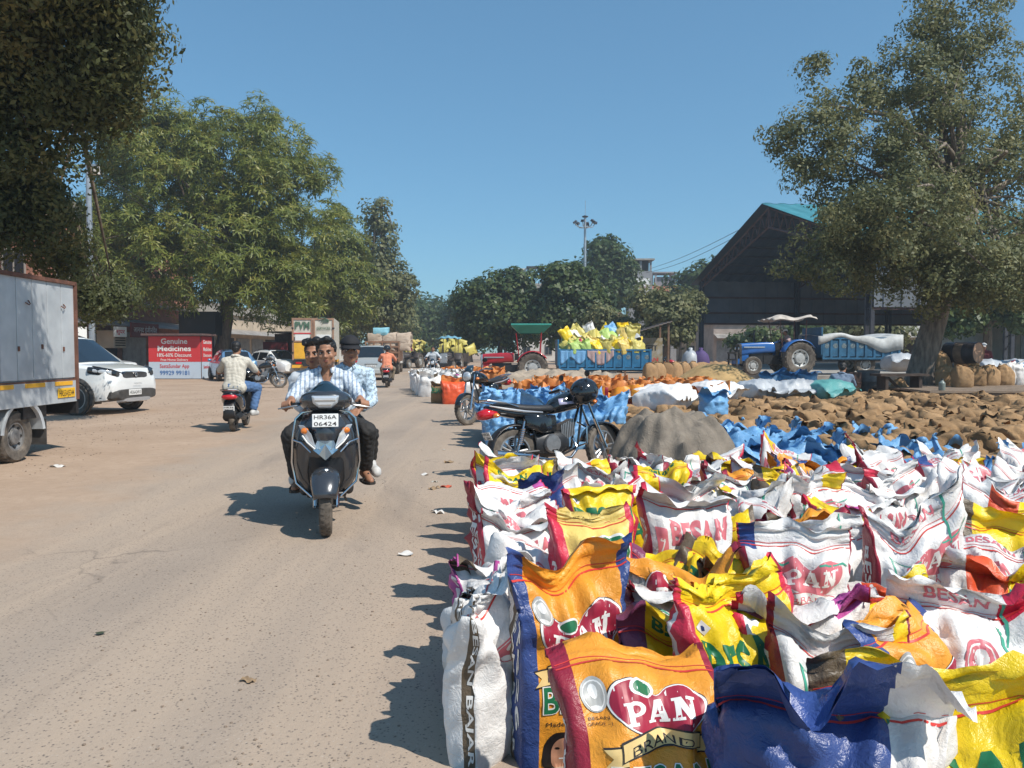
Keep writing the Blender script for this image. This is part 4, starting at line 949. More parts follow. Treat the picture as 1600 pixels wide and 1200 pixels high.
PRINTS = {}
def build_prints():
    p = PRINTS['orange'] = Print(); heart_logo(p, .18, .80, .62, .112, PR['maroon'], PR['white'], PR['white'], slant=.05)
    ribbon(p, .16, .655, .54, .07, 'BRAND', PR['cream'], PR['black'], slant=.02); seal(p, -.62, .87, .17, PR['grey'], PR['white'])
    p.text(0, 'BESAN', PR['black'], -.76, .765, -.48, .78, bold=.0); p.text(0, 'GRADE - I', PR['black'], -.78, .74, -.46, .755, bold=.0)
    p.text(0, 'BESAN', PR['white'], -.55, .425, .87, .585, bold=.07); p.text(0, 'BESAN', PR['green'], -.53, .43, .85, .58, bold=.02)
    p.text(0, 'Made from Chana Dal', PR['black'], -.6, .13, .5, .16, bold=.0)
    p.text(3, 'PAN', PR['white'], -.35, .45, .35, .75, bold=.06, rot=-1); p.text(1, 'PAN', PR['white'], -.35, .45, .35, .75, bold=.06, rot=1)
    p.poly(3, circ(0, .80, .3, .04, 12), PR['green']); stitches(p, PR['stitch'])
    p = PRINTS['navy'] = Print(); heart_logo(p, .1, .70, .72, .15, PR['maroon'], PR['white'], PR['white'], slant=.03)
    ribbon(p, .05, .525, .6, .07, 'BRAND', PR['cream'], PR['black']); seal(p, -.55, .86, .17, PR['grey'], PR['white'])
    p.text(0, 'BESAN', PR['white'], -.68, .31, .85, .465, bold=.07); p.text(0, 'BESAN', PR['green'], -.66, .315, .83, .46, bold=.02)
    p.text(0, 'Made from Chana Dal', PR['black'], -.62, .245, .7, .27, bold=.0)
    p.poly(0, catmull([(-.62, 0), (-.66, .12), (-.5, .2), (-.25, .205), (-.05, .17), (0, .08), (-.02, 0)], 4), PR['hair']); p.poly(0, catmull([(-.5, .02), (-.5, .12), (-.38, .17), (-.2, .165), (-.12, .11), (-.14, .04), (-.3, -.01)], 4), PR['skin'])
    p.poly(0, rectp(-.38, .052, -.24, .06), PR['white'])
    for ex in (-.41, -.23): p.poly(0, circ(ex, .115, .045, .007, 8), PR['hair'])
    p.text(3, 'BESAN BAJAR', PR['white'], -.02, .05, .26, .92, bold=.03, rot=-1); p.text(3, '2626', PR['white'], .5, .2, .8, .8, bold=.03, rot=-1); p.text(1, 'BESAN', PR['white'], -.3, .2, .3, .8, bold=.03, rot=1); stitches(p, PR['stitch'])
    p = PRINTS['yellow'] = Print(); p.text(0, 'BESAN', PR['green'], -.84, .56, .9, .84, bold=.055)
    p.poly(0, [(-.82, .9), (-.72, .87), (-.62, .9), (-.72, .93)], PR['white']); p.poly(0, rectp(-.74, .89, -.70, .91), PR['navy'])
    p.text(3, 'BESAN', PR['white'], -.62, .25, -.2, .85, bold=.03, rot=-1); p.text(1, 'BESAN', PR['white'], -.35, .25, .35, .85, bold=.03, rot=1)
    p.text(0, 'NET WT. 35 KG', PR['green'], -.6, .3, .6, .35, bold=.01); stitches(p, PR['stitch'])
    p = PRINTS['brown'] = Print(); p.text(0, 'BESAN', PR['green'], -.86, .54, .86, .86, bold=.055); p.text(3, 'BESAN', PR['white'], -.3, .3, .3, .85, bold=.03, rot=-1)
    p.text(1, 'BESAN', PR['white'], -.3, .3, .3, .85, bold=.03, rot=1); stitches(p, PR['stitch'])
    p = PRINTS['white_red'] = Print(); heart_logo(p, .18, .79, .64, .125, PR['pink'], PR['white'], PR['white'], slant=.02, inner=False)
    ribbon(p, .18, .625, .5, .065, 'BRAND', PR['white'], PR['pink']); 
    p.poly(0, rectp(-.68, .2, -.64, .9), PR['teal_line']); p.poly(0, rectp(-.68, .88, -.2, .892), PR['teal_line']); p.poly(0, rectp(.3, .88, .92, .892), PR['teal_line'])
    p.text(0, 'BESAN', PR['green'], -.5, .2, .85, .36, bold=.02); p.text(3, 'BESAN', PR['white'], -.3, .3, .3, .85, bold=.03, rot=-1); stitches(p, PR['stitch'])
    p = PRINTS['white_block'] = Print(); p.text(0, 'BESAN', PR['pink'], -.5, .70, .9, .91, bold=.06); p.poly(0, rectp(-.82, .25, -.6, .82), PR['pink']); p.text(0, 'BESAN', PR['white'], -.76, .3, -.66, .75, bold=.02, rot=1)
    p.text(3, 'BESAN', PR['white'], -.3, .3, .3, .85, bold=.03, rot=-1); stitches(p, PR['stitch'])
    p = PRINTS['green_oval'] = Print(); heart_logo(p, .2, .72, .68, .2, PR['green'], PR['white'], PR['red'], oval=True, slant=.03)
    p.poly(0, [(-.12, .36), (.86, .40), (.86, .50), (.1, .44)], PR['cream']); p.text(0, 'BESAN', PR['black'], .1, .385, .8, .44, bold=.02, slant=.03)
    p.text(3, 'PAN', PR['white'], -.3, .4, .3, .7, bold=.06, rot=-1); stitches(p, PR['stitch'])
    p = PRINTS['magenta'] = Print(); p.text(0, 'BESAN', PR['white'], -.86, .5, .5, .7, bold=.04); p.text(0, 'PREMIUM', PR['pink'], -.7, .36, .7, .42, bold=.02)
    p.text(3, 'BESAN', PR['white'], -.35, .3, .35, .9, bold=.04, rot=-1); p.poly(0, rectp(-.2, .78, .06, .86), PR['teal_line']); p.poly(0, rectp(-.17, .79, .03, .85), PR['white']); stitches(p, PR['pink'])
    p = PRINTS['plain'] = Print(); p.text(3, 'BESAN BAJAR', PR['white'], .28, .04, .72, .97, bold=.03, rot=-1); p.poly(0, rectp(.3, .1, .34, .95), PR['teal_line']); seal(p, -.1, .68, .24, PR['pink'], PR['white']); stitches(p, PR['stitch'])
    p = PRINTS['white_seal'] = Print(); seal(p, .0, .72, .3, PR['pink'], PR['white']); p.poly(0, [(.35, .95), (.42, .95), (.8, .3), (.72, .3)], PR['teal_line']); p.text(0, 'BESAN', PR['pink'], -.7, .3, .5, .42, bold=.02); stitches(p, PR['stitch'])
    p = PRINTS['navy_seal'] = Print()
    p.poly(0, circ(-.05, .62, .36, .15, 26), PR['gold']); p.poly(0, circ(-.05, .62, .31, .13, 26), PR['maroon']); p.poly(0, circ(-.05, .62, .2, .085, 20), PR['gold']); p.poly(0, circ(-.05, .62, .16, .07, 20), PR['maroon']); p.text(0, 'BESAN', PR['gold'], -.17, .6, .08, .64, bold=.02); stitches(p, PR['stitch'])
    for k in ('white_red', 'white_block', 'plain', 'white_seal', 'magenta'):
        for pn in (0, 2): PRINTS[k].text(pn, 'BESAN', PR['pink'], -.55, 1.05, .35, 1.125, bold=.03); PRINTS[k].poly(pn, rectp(.5, .86, .54, 1.2), PR['teal_line'])
    for k in ('yellow', 'brown'):
        for pn in (0, 2): PRINTS[k].text(pn, 'BESAN', PR['green'], -.5, 1.045, .5, 1.14, bold=.04)
build_prints()

def rule_for(design):
    """(materials, rule): colour fields of the panels"""
    W_ = lambda *k: [SK[x] for x in k]
    def bands(m_front, m_left, m_right, edge=.80, fl_left=None, back=None):
        def f(side, A, t):
            o = np.full(len(A), m_front)
            o[side == 2] = m_front if back is None else back
            o[(side == 0) & (A < -edge)] = m_left; o[(side == 0) & (A > edge + .1)] = m_right
            o[(side == 2) & (A < -edge)] = m_left; o[(side == 2) & (A > edge + .1)] = m_right
            o[side == 3] = m_left; o[side == 1] = m_right
            return o
        return f
    if design == 'orange': return W_('orange', 'maroon'), bands(0, 1, 1, .80)
    if design == 'yellow':
        def f(side, A, t):
            o = bands(0, 1, 1, .86)(side, A, t); o[(side == 3) & (A > -.1) & (A < .35)] = 2; return o
        return W_('yellow', 'crimson', 'white'), f
    if design == 'navy':
        def f(side, A, t):
            o = bands(0, 1, 1, .74)(side, A, t); o[(side == 3) & (A > .35)] = 2; o[(side == 3) & (A <= .35) & (A > -.1)] = 3; return o
        return W_('orange', 'navy', 'white', 'brown'), f
    if design == 'brown': return W_('yellow', 'brown'), bands(0, 1, 1, .74)
    if design == 'white_red': return W_('white', 'maroon'), bands(0, 1, 1, .93)
    if design == 'white_block': return W_('white', 'crimson'), bands(0, 1, 1, .95)
    if design == 'green_oval': return W_('pale_yellow', 'crimson'), bands(0, 1, 1, .74)
    if design == 'magenta':
        def f(side, A, t):
            o = bands(0, 1, 0, .95)(side, A, t); o[(side == 0) & (t > .45) & (t < .75) & (A < .55)] = 1; return o
        return W_('white', 'magenta'), f
    if design == 'plain':
        def f(side, A, t):
            o = np.zeros(len(A), int); o[(side == 3) & (A > -.8) & (A < -.2)] = 1; return o
        return W_('white', 'brown'), f
    if design == 'white_seal': return W_('white', 'grey'), bands(0, 0, 0, .9)
    if design == 'navy_seal':
        def f(side, A, t):
            o = np.zeros(len(A), int); o[(side == 0) & (A > .45)] = 1; o[side == 1] = 1; o[(side == 2) & (A > .3)] = 1; return o
        return W_('navy', 'white'), f
    if design == 'red_white': 
        def f(side, A, t):
            o = np.zeros(len(A), int); o[(side == 0) & (A > -.35) & (A < .3)] = 1; o[(side == 0) & (A > .3)] = 2; o[side == 1] = 2; return o
        return W_('white', 'red_orange', 'yellow'), f
    if design == 'purple': return W_('yellow', 'purple'), bands(0, 1, 1, .6)
    return [SK[design]], lambda side, A, t: np.zeros(len(A), int)
PRINTS['purple'] = PRINTS['brown']; PRINTS['red_white'] = PRINTS['white_seal']

SACK_CACHE = {}
def make_sack(name, design, label, cat, loc, rz, group, rng, tilt=(0, 0), lod='a', mats=None, key=None, prints=True, **kw):
    """a thing: body mesh with child parts mouth_flap, printed_emblem, seam_stitching"""
    if key is not None and key in SACK_CACHE:
        o = copy_tree(SACK_CACHE[key])
    else:
        s = Sack(rng, lod=lod, **kw)
        mm, rule = (mats, lambda side, A, t: np.zeros(len(A), int)) if mats else rule_for(design)
        if design.startswith('white') or design in ('plain', 'magenta'):
            ac_ = SK[['brown', 'navy', 'yellow', 'crimson', 'magenta', 'brown', 'yellow'][int(rng.integers(7))]]; wd_ = rng.uniform(.25, .6); sg_ = 1 if rng.random() < .5 else -1; r0_ = rule
            if rng.random() < .55:
                mm = list(mm) + [ac_]; ia_ = len(mm) - 1
                def rule(side, A, t, r0_=r0_):
                    o = r0_(side, A, t)
                    if t > .975: o[((side == 0) | (side == 2)) & (A * sg_ > 1 - wd_)] = ia_
                    return o
        nv, n = s.nv, s.n
        V = s.P[:nv + 1].reshape(-1, 3); F = s.faces(0, nv)
        # floor of the sack
        o = obj_np(name, V, F, mm, s.colour(rule, 0, nv))
        fv = s.P[nv:].reshape(-1, 3)
        obj_np('mouth_flap', fv, s.faces(nv, nv + s.nl), mm, s.colour(rule, nv, nv + s.nl), parent=o)
        if prints and design in PRINTS:
            groups = {}
            noflap = rng.random() < .68
            for panel, mat, VV, FF, eps in PRINTS[design].bake(lod):
                if noflap and mat is not PR['stitch'] and VV[:, 1].max() > 1.06: continue
                g = groups.setdefault('seam_stitching' if mat is PR['stitch'] else 'printed_emblem', ([], [], [], []))
                off = sum(len(a) for a in g[0])
                g[0].append(s.put(panel, VV, np.full(len(VV), eps))); g[1].extend([tuple(i + off for i in f) for f in FF])
                if mat not in g[3]: g[3].append(mat)
                g[2].extend([g[3].index(mat)] * len(FF))
            for nm, (a, f, mi, ms) in groups.items():
                obj_np(nm, np.concatenate(a), f, ms, mi, parent=o)
        if key is not None: SACK_CACHE[key] = o
    o.location = loc; o.rotation_euler = (tilt[0], tilt[1], rz)
    return tag(o, label, cat, group)

ORD = 'first second third fourth fifth sixth seventh eighth ninth tenth eleventh twelfth thirteenth fourteenth fifteenth sixteenth seventeenth eighteenth nineteenth twentieth twenty-first twenty-second'.split()
LOOK = {'orange': 'orange sack with heart emblem', 'yellow': 'yellow sack with green letters and crimson side', 'navy': 'orange sack with navy bands', 'brown': 'yellow sack with brown corners', 'white_red': 'white sack with pink heart emblem', 'white_block': 'white sack with pink block letters', 'green_oval': 'pale yellow sack with green oval', 'magenta': 'white sack with magenta band', 'plain': 'plain white sack with lettered gusset', 'white_seal': 'white sack with faint round seal', 'navy_seal': 'navy and white sack with gold seal', 'red_white': 'white sack with red yellow stripes', 'purple': 'yellow sack with purple ends'}
BESANG = 'printed flour sacks stacked along the road'
ZS = .53
EXPL = [  # design, seam pixel, rot deg, tilt x deg, bend, W, flap, extra label
    ('orange', 1012, 1052, 6, 13, (-.9, -1.6), .415, .10, 'nearest to the road corner, white mouth folded back'),
    ('navy', 885, 928, 20, 3, (.0, .5), .46, .12, 'at the road edge just behind the foremost orange sack'),
    ('yellow', 1165, 968, 24, 6, (-.1, -.5), .46, .10, 'X marked, beside the foremost orange sack'),
    ('purple', 1075, 948, -4, 0, (.1, .9), .48, .13, 'mouth bent forward, between two orange and yellow sacks in front'),
    ('navy_seal', 1305, 1112, -14, 10, (.5, 1.6), .50, .2, 'navy mouth drooping, in the foremost row'),
    ('brown', 1510, 1125, -12, 16, (.2, .6), .58, .09, 'lying at a slant in the foremost row'),
    ('white_seal', 1590, 1190, -8, 10, (.8, 1.6), .5, .12, 'cut by the lower corner of the picture'),
    ('white_red', 1325, 992, -8, 10, (.2, .7), .44, .12, 'crumpled, behind the drooping navy sack'),
    ('navy', 1425, 975, 38, 6, (-.3, -1.1), .42, .12, 'turned sideways beside a crumpled white sack'),
    ('white_seal', 1535, 965, -8, 14, (.3, .8), .5, .13, 'with a green stripe, behind the slanting yellow sack'),
    ('white_block', 1235, 942, 10, 0, (.3, 1.3), .46, .1, 'mouth folded flat, behind the X marked sack'),
    ('plain', 1510, 932, 4, 0, (1., 1.7), .6, .16, 'mouth laid flat and wide under the pink emblem sack'),
    ('white_red', 1425, 828, 4, 0, (-.1, -.25), .46, .12, 'standing upright with two tall ears and maroon side'),
    ('white_red', 1252, 858, -6, 10, (.0, -.3), .47, .11, 'leaning back in the middle of the pile'),
    ('red_white', 1545, 862, -28, 12, (.1, .5), .5, .1, 'beside the upright pink emblem sack'),
    ('white_red', 1085, 915, 2, 12, (.5, 1.5), .48, .1, 'half hidden behind the purple ended sack'),
    ('orange', 1050, 886, -6, 4, (.7, 1.7), .5, .15, 'mouth flopped forward over a white sack'),
    ('green_oval', 928, 822, 18, 5, (-.2, -.6), .42, .08, 'near the road, leaning'),
    ('yellow', 938, 765, 14, 1, (1.2, 2.0), .46, .10, 'standing square with its mouth tucked in'),
    ('white_block', 1072, 795, 8, 0, (.8, 1.5), .52, .12, 'mouth folded forward, beside the square yellow sack'),
    ('brown', 1120, 838, -32, 12, (.0, -.5), .46, .12, 'turned and leaning, only two letters showing'),
    ('brown', 1170, 860, 10, 5, (.3, 1.0), .46, .12, 'bright mouth folded forward beside the leaning one'),
    ('magenta', 775, 850, 30, 4, (.5, 1.3), .42, .13, 'magenta side towards the road'),
    ('magenta', 850, 872, -22, 10, (.3, 1.0), .42, .1, 'between the road edge and the green oval sack'),
    ('white_red', 800, 790, 8, 0, (.6, 1.6), .48, .18, 'wide crumpled mouth fanned over the road edge'),
    ('white_block', 800, 745, 6, 0, (.3, .9), .48, .13, 'at the far road corner of the pile'),
    ('plain', 765, 925, 62, 2, (.2, .8), .44, .09, 'first gusset behind the orange and navy one'), ('plain', 758, 880, 58, 2, (.2, .9), .44, .1, 'second gusset along the road edge'),
    ('orange', 1180, 737, 4, 6, (-.1, -.4), .44, .09, 'at the back, alone among white sacks'),
]
HERO = [('yellow', 938), ('green_oval', 928), ('white_red', 1425), ('white_red', 1252), ('white_block', 1072)]
def sack_pile():
    k = 0; used = []; heroes = []
    def kw_for(rng, W):
        return dict(W=W, D=rng.uniform(.21, .25), H=ZS * rng.uniform(.82, 1.07), ear=rng.uniform(-.02, .07), dip=rng.uniform(.0, .07), my=rng.uniform(-.04, .04), crumple=rng.uniform(1.2, 2.1), wav=rng.uniform(.7, 1.3), open_=rng.choice([.0, .01, .03]))
    for d, px, py, rz, tx, bend, W, fl, ex in EXPL:
        rng = np.random.default_rng(100 + k); k += 1
        hero = (d, px) in HERO; q = kw_for(rng, W)
        if hero: q['H'] = .60; q['crumple'] = 1.1
        if d == 'navy' and 'road edge' in ex: q.update(H=.60, ear=.05, crumple=1.1)
        if d == 'yellow' and 'X' in ex: q.update(H=.585, ear=.05)
        if py < 1000: q['W'] = W = W * .88; fl = fl * .8
        if py < 920 and not hero: bend = (bend[0] + math.copysign(.5, bend[1]), bend[1] + math.copysign(.8, bend[1]))
        g = G(px, py, ZS + (.06 if hero else .02))
        if 'ears' in ex: q.update(ear=.075, dip=.075)
        if 'tucked' in ex: q.update(ear=-.01, dip=.01, wav=.5, my=.05)
        if d == 'orange' and 'nearest' in ex: q.update(ear=-.02, dip=.02, wav=.7, crumple=.9, H=.545, D=.28)
        nm = make_sack('flour_sack', d, (LOOK[d] + ', ' + ex), 'sack', (g.x, g.y, 0), math.radians(rz), BESANG, rng, tilt=(-math.radians(tx), 0), lod='a', bend=bend, fl=fl, **q)
        used.append((g.x, g.y))
        if hero: heroes.append((g.x, g.y))
    ds = ['white_red', 'white_block', 'plain', 'white_seal', 'yellow', 'brown', 'orange', 'green_oval', 'magenta', 'navy', 'purple', 'red_white', 'navy_seal']
    ps = np.array([.17, .15, .13, .09, .12, .14, .035, .04, .04, .03, .04, .03, .02]); ps /= ps.sum()
    rng0 = np.random.default_rng(5); Y = 1.55; row = 0; counts = {}
    while Y < 6.3:
        x = -.10 - .055 * (Y - 2) + .22; col = 0
        while x < .70 * Y + .35:
            xx, yy = x + rng0.uniform(-.07, .07) * (col > 0), Y + rng0.uniform(-.09, .09)
            if not (yy < 2.3 and xx < .62) and min(math.hypot((xx - a) / .305, (yy - b) / .195) for a, b in used) > 1:
                d = ds[rng0.choice(len(ds), p=ps)]; rng = np.random.default_rng(1000 + k); k += 1
                b0 = rng.uniform(.1, 1.0) * rng.choice([-1, 1]); bend = (b0, b0 + math.copysign(rng.uniform(.5, 1.7), b0) * rng.choice([1, 1, 1, -.5]))
                low = any(abs(xx - a) < .36 and .05 < b - yy < .85 for a, b in heroes)
                W = rng.uniform(.33, .42); lod = 'a' if Y < 3.6 else 'b'
                rz = rng.normal(0, .38) if col else rng.normal(.08, .15)
                lab = LOOK[d] + ', ' + ORD[col] + ' along ' + ORD[row] + ' row'
                make_sack('flour_sack', d, lab, 'sack', (xx, yy, 0), rz, BESANG, rng, tilt=(rng.normal(-.10, .15), rng.normal(0, .10)), lod=lod, bend=bend, fl=rng.uniform(.055, .125) * (.7 if low else 1), **dict(kw_for(rng, W), **(dict(H=.40, ear=.01) if low else {})))
                used.append((xx, yy))
            x += .365; col += 1
        Y += .26; row += 1
sack_pile()
# ================================================================== VEHICLES
RUB = M('tyre_rubber', (.035, .033, .031), .85, var=.4, vs=12, rgb2=(.085, .075, .065)); RUBD = M('dusty_rubber', (.10, .085, .07), .9, var=.45, vs=9, rgb2=(.19, .16, .13))
BLK = M('black_plastic', (.018, .018, .02), .38, var=.3, vs=14); BLKG = M('black_gloss', (.012, .013, .015), .12, spec=.6, coat=.6); CHR = M('chrome', (.62, .62, .63), .14, 1.0)
ALU = M('cast_alloy', (.38, .38, .38), .4, .8, var=.2, vs=20); SEATM = M('black_vinyl', (.022, .022, .025), .5, bump=.2, bs=120); DKMET = M('dark_metal', (.05, .05, .052), .45, .6, var=.3, vs=15)
REDL = M('red_lens', (.55, .012, .02), .1, coat=.8); AMB = M('amber_lens', (.75, .20, .02), .12, coat=.8); CLR = M('clear_lens', (.62, .66, .70), .06, .35, coat=1.); PLATEW = M('plate_white', (.72, .72, .70), .45); PLATEY = M('plate_yellow', (.85, .48, .02), .45)
SILV = M('silver_paint', (.50, .51, .53), .25, .6, coat=.6); GREYPNT = M('grey_metallic', (.055, .058, .065), .22, .4, coat=.9, var=.15, vs=3); WHP = M('car_white', (.74, .75, .74), .22, coat=.8, var=.06, vs=2); BLUC = M('car_blue', (.12, .24, .40), .25, .3, coat=.8)
CARGL = M('car_glass', (.012, .016, .02), .04, spec=.8, coat=.5); DUSTB = M('dusty_black', (.06, .055, .05), .7, var=.4, vs=8)

def wheel(t, name, c, r, w_, rim=.68, spokes=5, style='alloy', tyre=RUB, rimm=ALU, lugs=0, rot=0.0, steer=0):
    """wheel part (rim, hub, spokes) with a tyre sub-part, axle along x"""
    m = MB(rimm); ri = r * rim; hw = w_ * .36
    m.lathe([(ri * .88, -hw), (ri, -hw), (ri * 1.02, 0), (ri, hw), (ri * .88, hw), (ri * .88, -hw)], axis='x', n=28)
    m.lathe([(0, -hw * 1.15), (ri * .2, -hw * 1.15), (ri * .22, hw * 1.15), (0, hw * 1.15)], axis='x', n=12)
    if style == 'disc':
        m.lathe([(ri * .9, -hw * .7), (ri * .62, -hw * .4), (ri * .55, hw * .9), (ri * .15, hw * 1.0), (0, hw * 1.05)], axis='x', n=28); m.lathe([(ri * .9, hw * .8), (ri * .62, hw * .4), (ri * .5, hw * 1.0), (ri * .2, hw * 1.1), (0, hw * 1.1)], axis='x', n=28)
        m.use(DKMET)
        for k in range(8): a = 2 * PI * k / 8; m.cyl((hw * .55, .74 * ri * math.cos(a), .74 * ri * math.sin(a)), (hw * .83, .74 * ri * math.cos(a), .74 * ri * math.sin(a)), ri * .09, n=6)
    else:
        for k in range(spokes):
            a = 2 * PI * k / spokes + rot; d = .16 if style == 'alloy' else .2
            for s_ in ((-d, d) if style == 'alloy' else (0,)):
                a0 = a + s_ * 1.5; a1 = a + s_
                m.tube([(hw * .5, ri * .18 * math.cos(a0), ri * .18 * math.sin(a0)), (hw * .3, ri * .55 * math.cos((a0 + a1) / 2), ri * .55 * math.sin((a0 + a1) / 2)), (hw * .2, ri * .93 * math.cos(a1), ri * .93 * math.sin(a1))], ri * (.07 if style == 'alloy' else .10), 6)
    o = m.build(name, t, loc=c, rot=(0, 0, steer))
    ty = MB(tyre); h = w_ / 2
    ty.lathe([(ri * .97, -hw), (ri * 1.1, -h * .92), (r * .90, -h), (r * .975, -h * .72), (r, -h * .3), (r, h * .3), (r * .975, h * .72), (r * .90, h), (ri * 1.1, h * .92), (ri * .97, hw)], axis='x', n=36)
    if lugs:
        for k in range(lugs):
            a = 2 * PI * k / lugs
            for s_ in (-1, 1):
                a2 = a + (PI / lugs if s_ > 0 else 0); b2 = a2 + .16
                p = [(s_ * h * .98, (r * .93), a2), (s_ * h * .04, r * 1.0, b2), (s_ * h * .04, r * 1.0, b2 + .10), (s_ * h * .98, r * .93, a2 + .10)]
                lo = [(x, q * math.cos(a_), q * math.sin(a_)) for x, q, a_ in p]; hi = [(x, (q + r * .055) * math.cos(a_), (q + r * .055) * math.sin(a_)) for x, q, a_ in p]
                ty.rings([lo, hi])
    elif r < .4:
        for k in range(30):
            a = 2 * PI * k / 30
            for s_ in (-1, 1):
                a2 = a + (.1 if s_ > 0 else 0)
                lo = [(s_ * h * f, r * g * math.cos(a2 + d), r * g * math.sin(a2 + d)) for f, g, d in ((.15, .999, 0), (.75, .975, .05), (.75, .975, .12), (.15, .999, .07))]
                hi = [(x, y * 1.018, z * 1.018) for x, y, z in lo]; ty.rings([lo, hi])
    ty.build('tyre', o)
    return o
def part(t, name, mat, fn, **k):
    m = MB(mat); fn(m); return m.build(name, t, **k)
def plate(t, c, rx, rz, w_, h, lines, mat=PLATEW, ink=None):
    m = MB(mat).box((0, 0, 0), (w_, .008, h)); o = m.build('number_plate', t, loc=c, rot=(rx, 0, rz), bev=.004)
    for i, s_ in enumerate(lines):
        z = h * (.5 - (i + .5) / len(lines)) - h * .32 / len(lines)
        lettering('lettering', s_, ink or PR['black'], o, (0, -.0055, z), (0, 0, 0), h * .62 / len(lines), w_ * .86, .01)
    return o
def bar(mb, pts, r, n=8): mb.tube(pts, r, n)

def scooter(name, label, loc, rz, paint=GREYPNT, group=None, front=True, lean=0., steer=0., plates=('HR36A', '06424'), guard=True, trim=CHR, lens=REDL):
    """forward +y, rear axle y=0, front axle y=1.24, rider's right is +x"""
    t = thing(name, label, 'scooter', loc, rz, group); t.rotation_euler = (0, lean, rz)
    # front fork, wheel, fender turn with the steering
    wheel(t, 'wheel', (0, 1.24, .25), .25, .10, .60, 5, 'alloy', RUBD, DKMET, steer=steer); wheel(t, 'wheel', (0, 0, .225), .225, .10, .58, 5, 'alloy', RUBD, DKMET)
    m = MB(CHR)
    for s_ in (-.085, .085): m.tube([(s_, 1.235, .24), (s_, 1.18, .42)], [.021, .024], 10)
    m.use(DKMET); m.tube([(-.1, 1.24, .25), (.1, 1.24, .25)], .014, 8); m.tube([(0, 1.10, .62), (0, .98, 1.0)], .03, 8)
    m.use(ALU); m.lathe([(.035, -.008), (.085, -.008), (.085, .0), (.035, 0)], c=(.055, 1.24, .25), axis='x', n=18)
    m.build('fork', t)
    def fender(m):
        rs = []
        for i in range(13):
            a = math.radians(24 + 122 * i / 12); R0 = .295 + .045 * math.exp(-((i - 6) / 4) ** 2); hw = .088 + .03 * math.sin(PI * min(1, i / 9))
            rs.append([(hw * math.sin(b), 1.235 + (R0 - .055 * (1 - math.cos(b))) * math.cos(a), .25 + (R0 - .055 * (1 - math.cos(b)) * 1.3) * math.sin(a)) for b in np.linspace(-1.45, 1.45, 9)])
        m.rings(rs, cap=False, wrap=False)
    part(t, 'front_fender', paint, fender, solid=.006, sharp=None)
    # apron (leg shield)
    AP = [(.30, 1.02, .13), (.36, 1.055, .20), (.45, 1.08, .245), (.58, 1.10, .265), (.72, 1.12, .265), (.84, 1.115, .25), (.94, 1.085, .225), (1.0, 1.05, .19), (1.04, 1.01, .12)]
    def apron(m):
        rs = []
        for z, y, hw in AP:
            nose = .085 * math.exp(-((z - .86) / .16) ** 2)
            rs.append([(hw * u, y - .13 * abs(u) ** 2.2 + nose * math.exp(-(u / .35) ** 2) - (.14 * math.exp(-((z - .42) / .2) ** 2) * math.exp(-(u / .55) ** 4)), z + .02 * (1 - u * u)) for u in np.linspace(-1, 1, 19)])
        m.rings(rs, cap=False, wrap=False)
    part(t, 'front_apron', paint, apron, solid=.012, sharp=None)
    part(t, 'inner_apron', BLK, lambda m: m.rings([[(hw * .97 * u, y - .03 - .13 * abs(u) ** 2.2 - .05, z) for u in np.linspace(-1, 1, 9)] for z, y, hw in AP], cap=False, wrap=False), solid=.01, sharp=None)
    part(t, 'wheel_well', BLK, lambda m: m.loft([(.93, .5, .16, .2, 3), (1.0, .56, .17, .2, 3), (1.06, .6, .14, .14, 3)]))
    # beak of bright trim and the two indicators
    def beak(m):
        m.add([(-.065, 1.165, .80), (.065, 1.165, .80), (.10, 1.145, .72), (.05, 1.20, .685), (0, 1.215, .64), (-.05, 1.20, .685), (-.10, 1.145, .72), (0, 1.22, .775)], [(0, 7, 1), (1, 7, 2), (2, 7, 3), (3, 7, 4), (4, 7, 5), (5, 7, 6), (6, 7, 0)])
    part(t, 'front_trim', M('bright_trim', (.45, .55, .62), .15, .8), beak, solid=.01, smooth=False)
    for s_ in (-1, 1):
        def ind(m, s_=s_):
            q = [(.075, 1.188, .735), (.15, 1.14, .80), (.225, 1.055, .93), (.175, 1.12, .93), (.115, 1.17, .86)]
            m.add([(s_ * x, y + .012, z) for x, y, z in q] + [(s_ * x, y - .03, z) for x, y, z in q], [(0, 1, 2, 3, 4), (0, 5, 6, 1), (1, 6, 7, 2), (2, 7, 8, 3), (3, 8, 9, 4), (4, 9, 5, 0)])
        o = part(t, 'indicator', CLR, ind, smooth=False, bev=.006)
        part(o, 'amber_lens', AMB, lambda m: m.ball((s_ * .168, 1.128, .885), (.035, .022, .028), 10, 6))
        part(o, 'light_strip', PW, lambda m: m.tube([(s_ * .085, 1.205, .735), (s_ * .15, 1.165, .79), (s_ * .19, 1.13, .845)], .007, 5))
    if guard:
        m = MB(CHR)
        for s_ in (-1, 1):
            m.tube([(s_ * .12, 1.06, .30), (s_ * .25, 1.02, .42), (s_ * .285, 1.0, .60), (s_ * .275, 1.03, .80), (s_ * .25, 1.02, .98), (s_ * .2, 1.0, 1.03), (s_ * .1, .98, 1.05)], .010, 8)
            m.tube([(s_ * .275, 1.03, .80), (s_ * .2, 1.1, .78), (s_ * .12, 1.15, .70)], .008, 6)
        m.build('crash_guard', t)
    if plates: plate(t, (.0, 1.17, .975), math.radians(-14), PI, .215, .115, plates)
    # handlebar cowl, headlamp, visor
    part(t, 'handlebar_cowl', paint, lambda m: m.loft([(.80, 1.10, .14, .05, 2.4), (.86, 1.11, .20, .085, 2.4), (.94, 1.13, .225, .10, 2.4), (1.01, 1.135, .21, .10, 2.3), (1.07, 1.14, .17, .085, 2.2), (1.11, 1.14, .12, .06, 2.2), (1.12, 1.14, .05, .025, 2)], n=20), sharp=None)
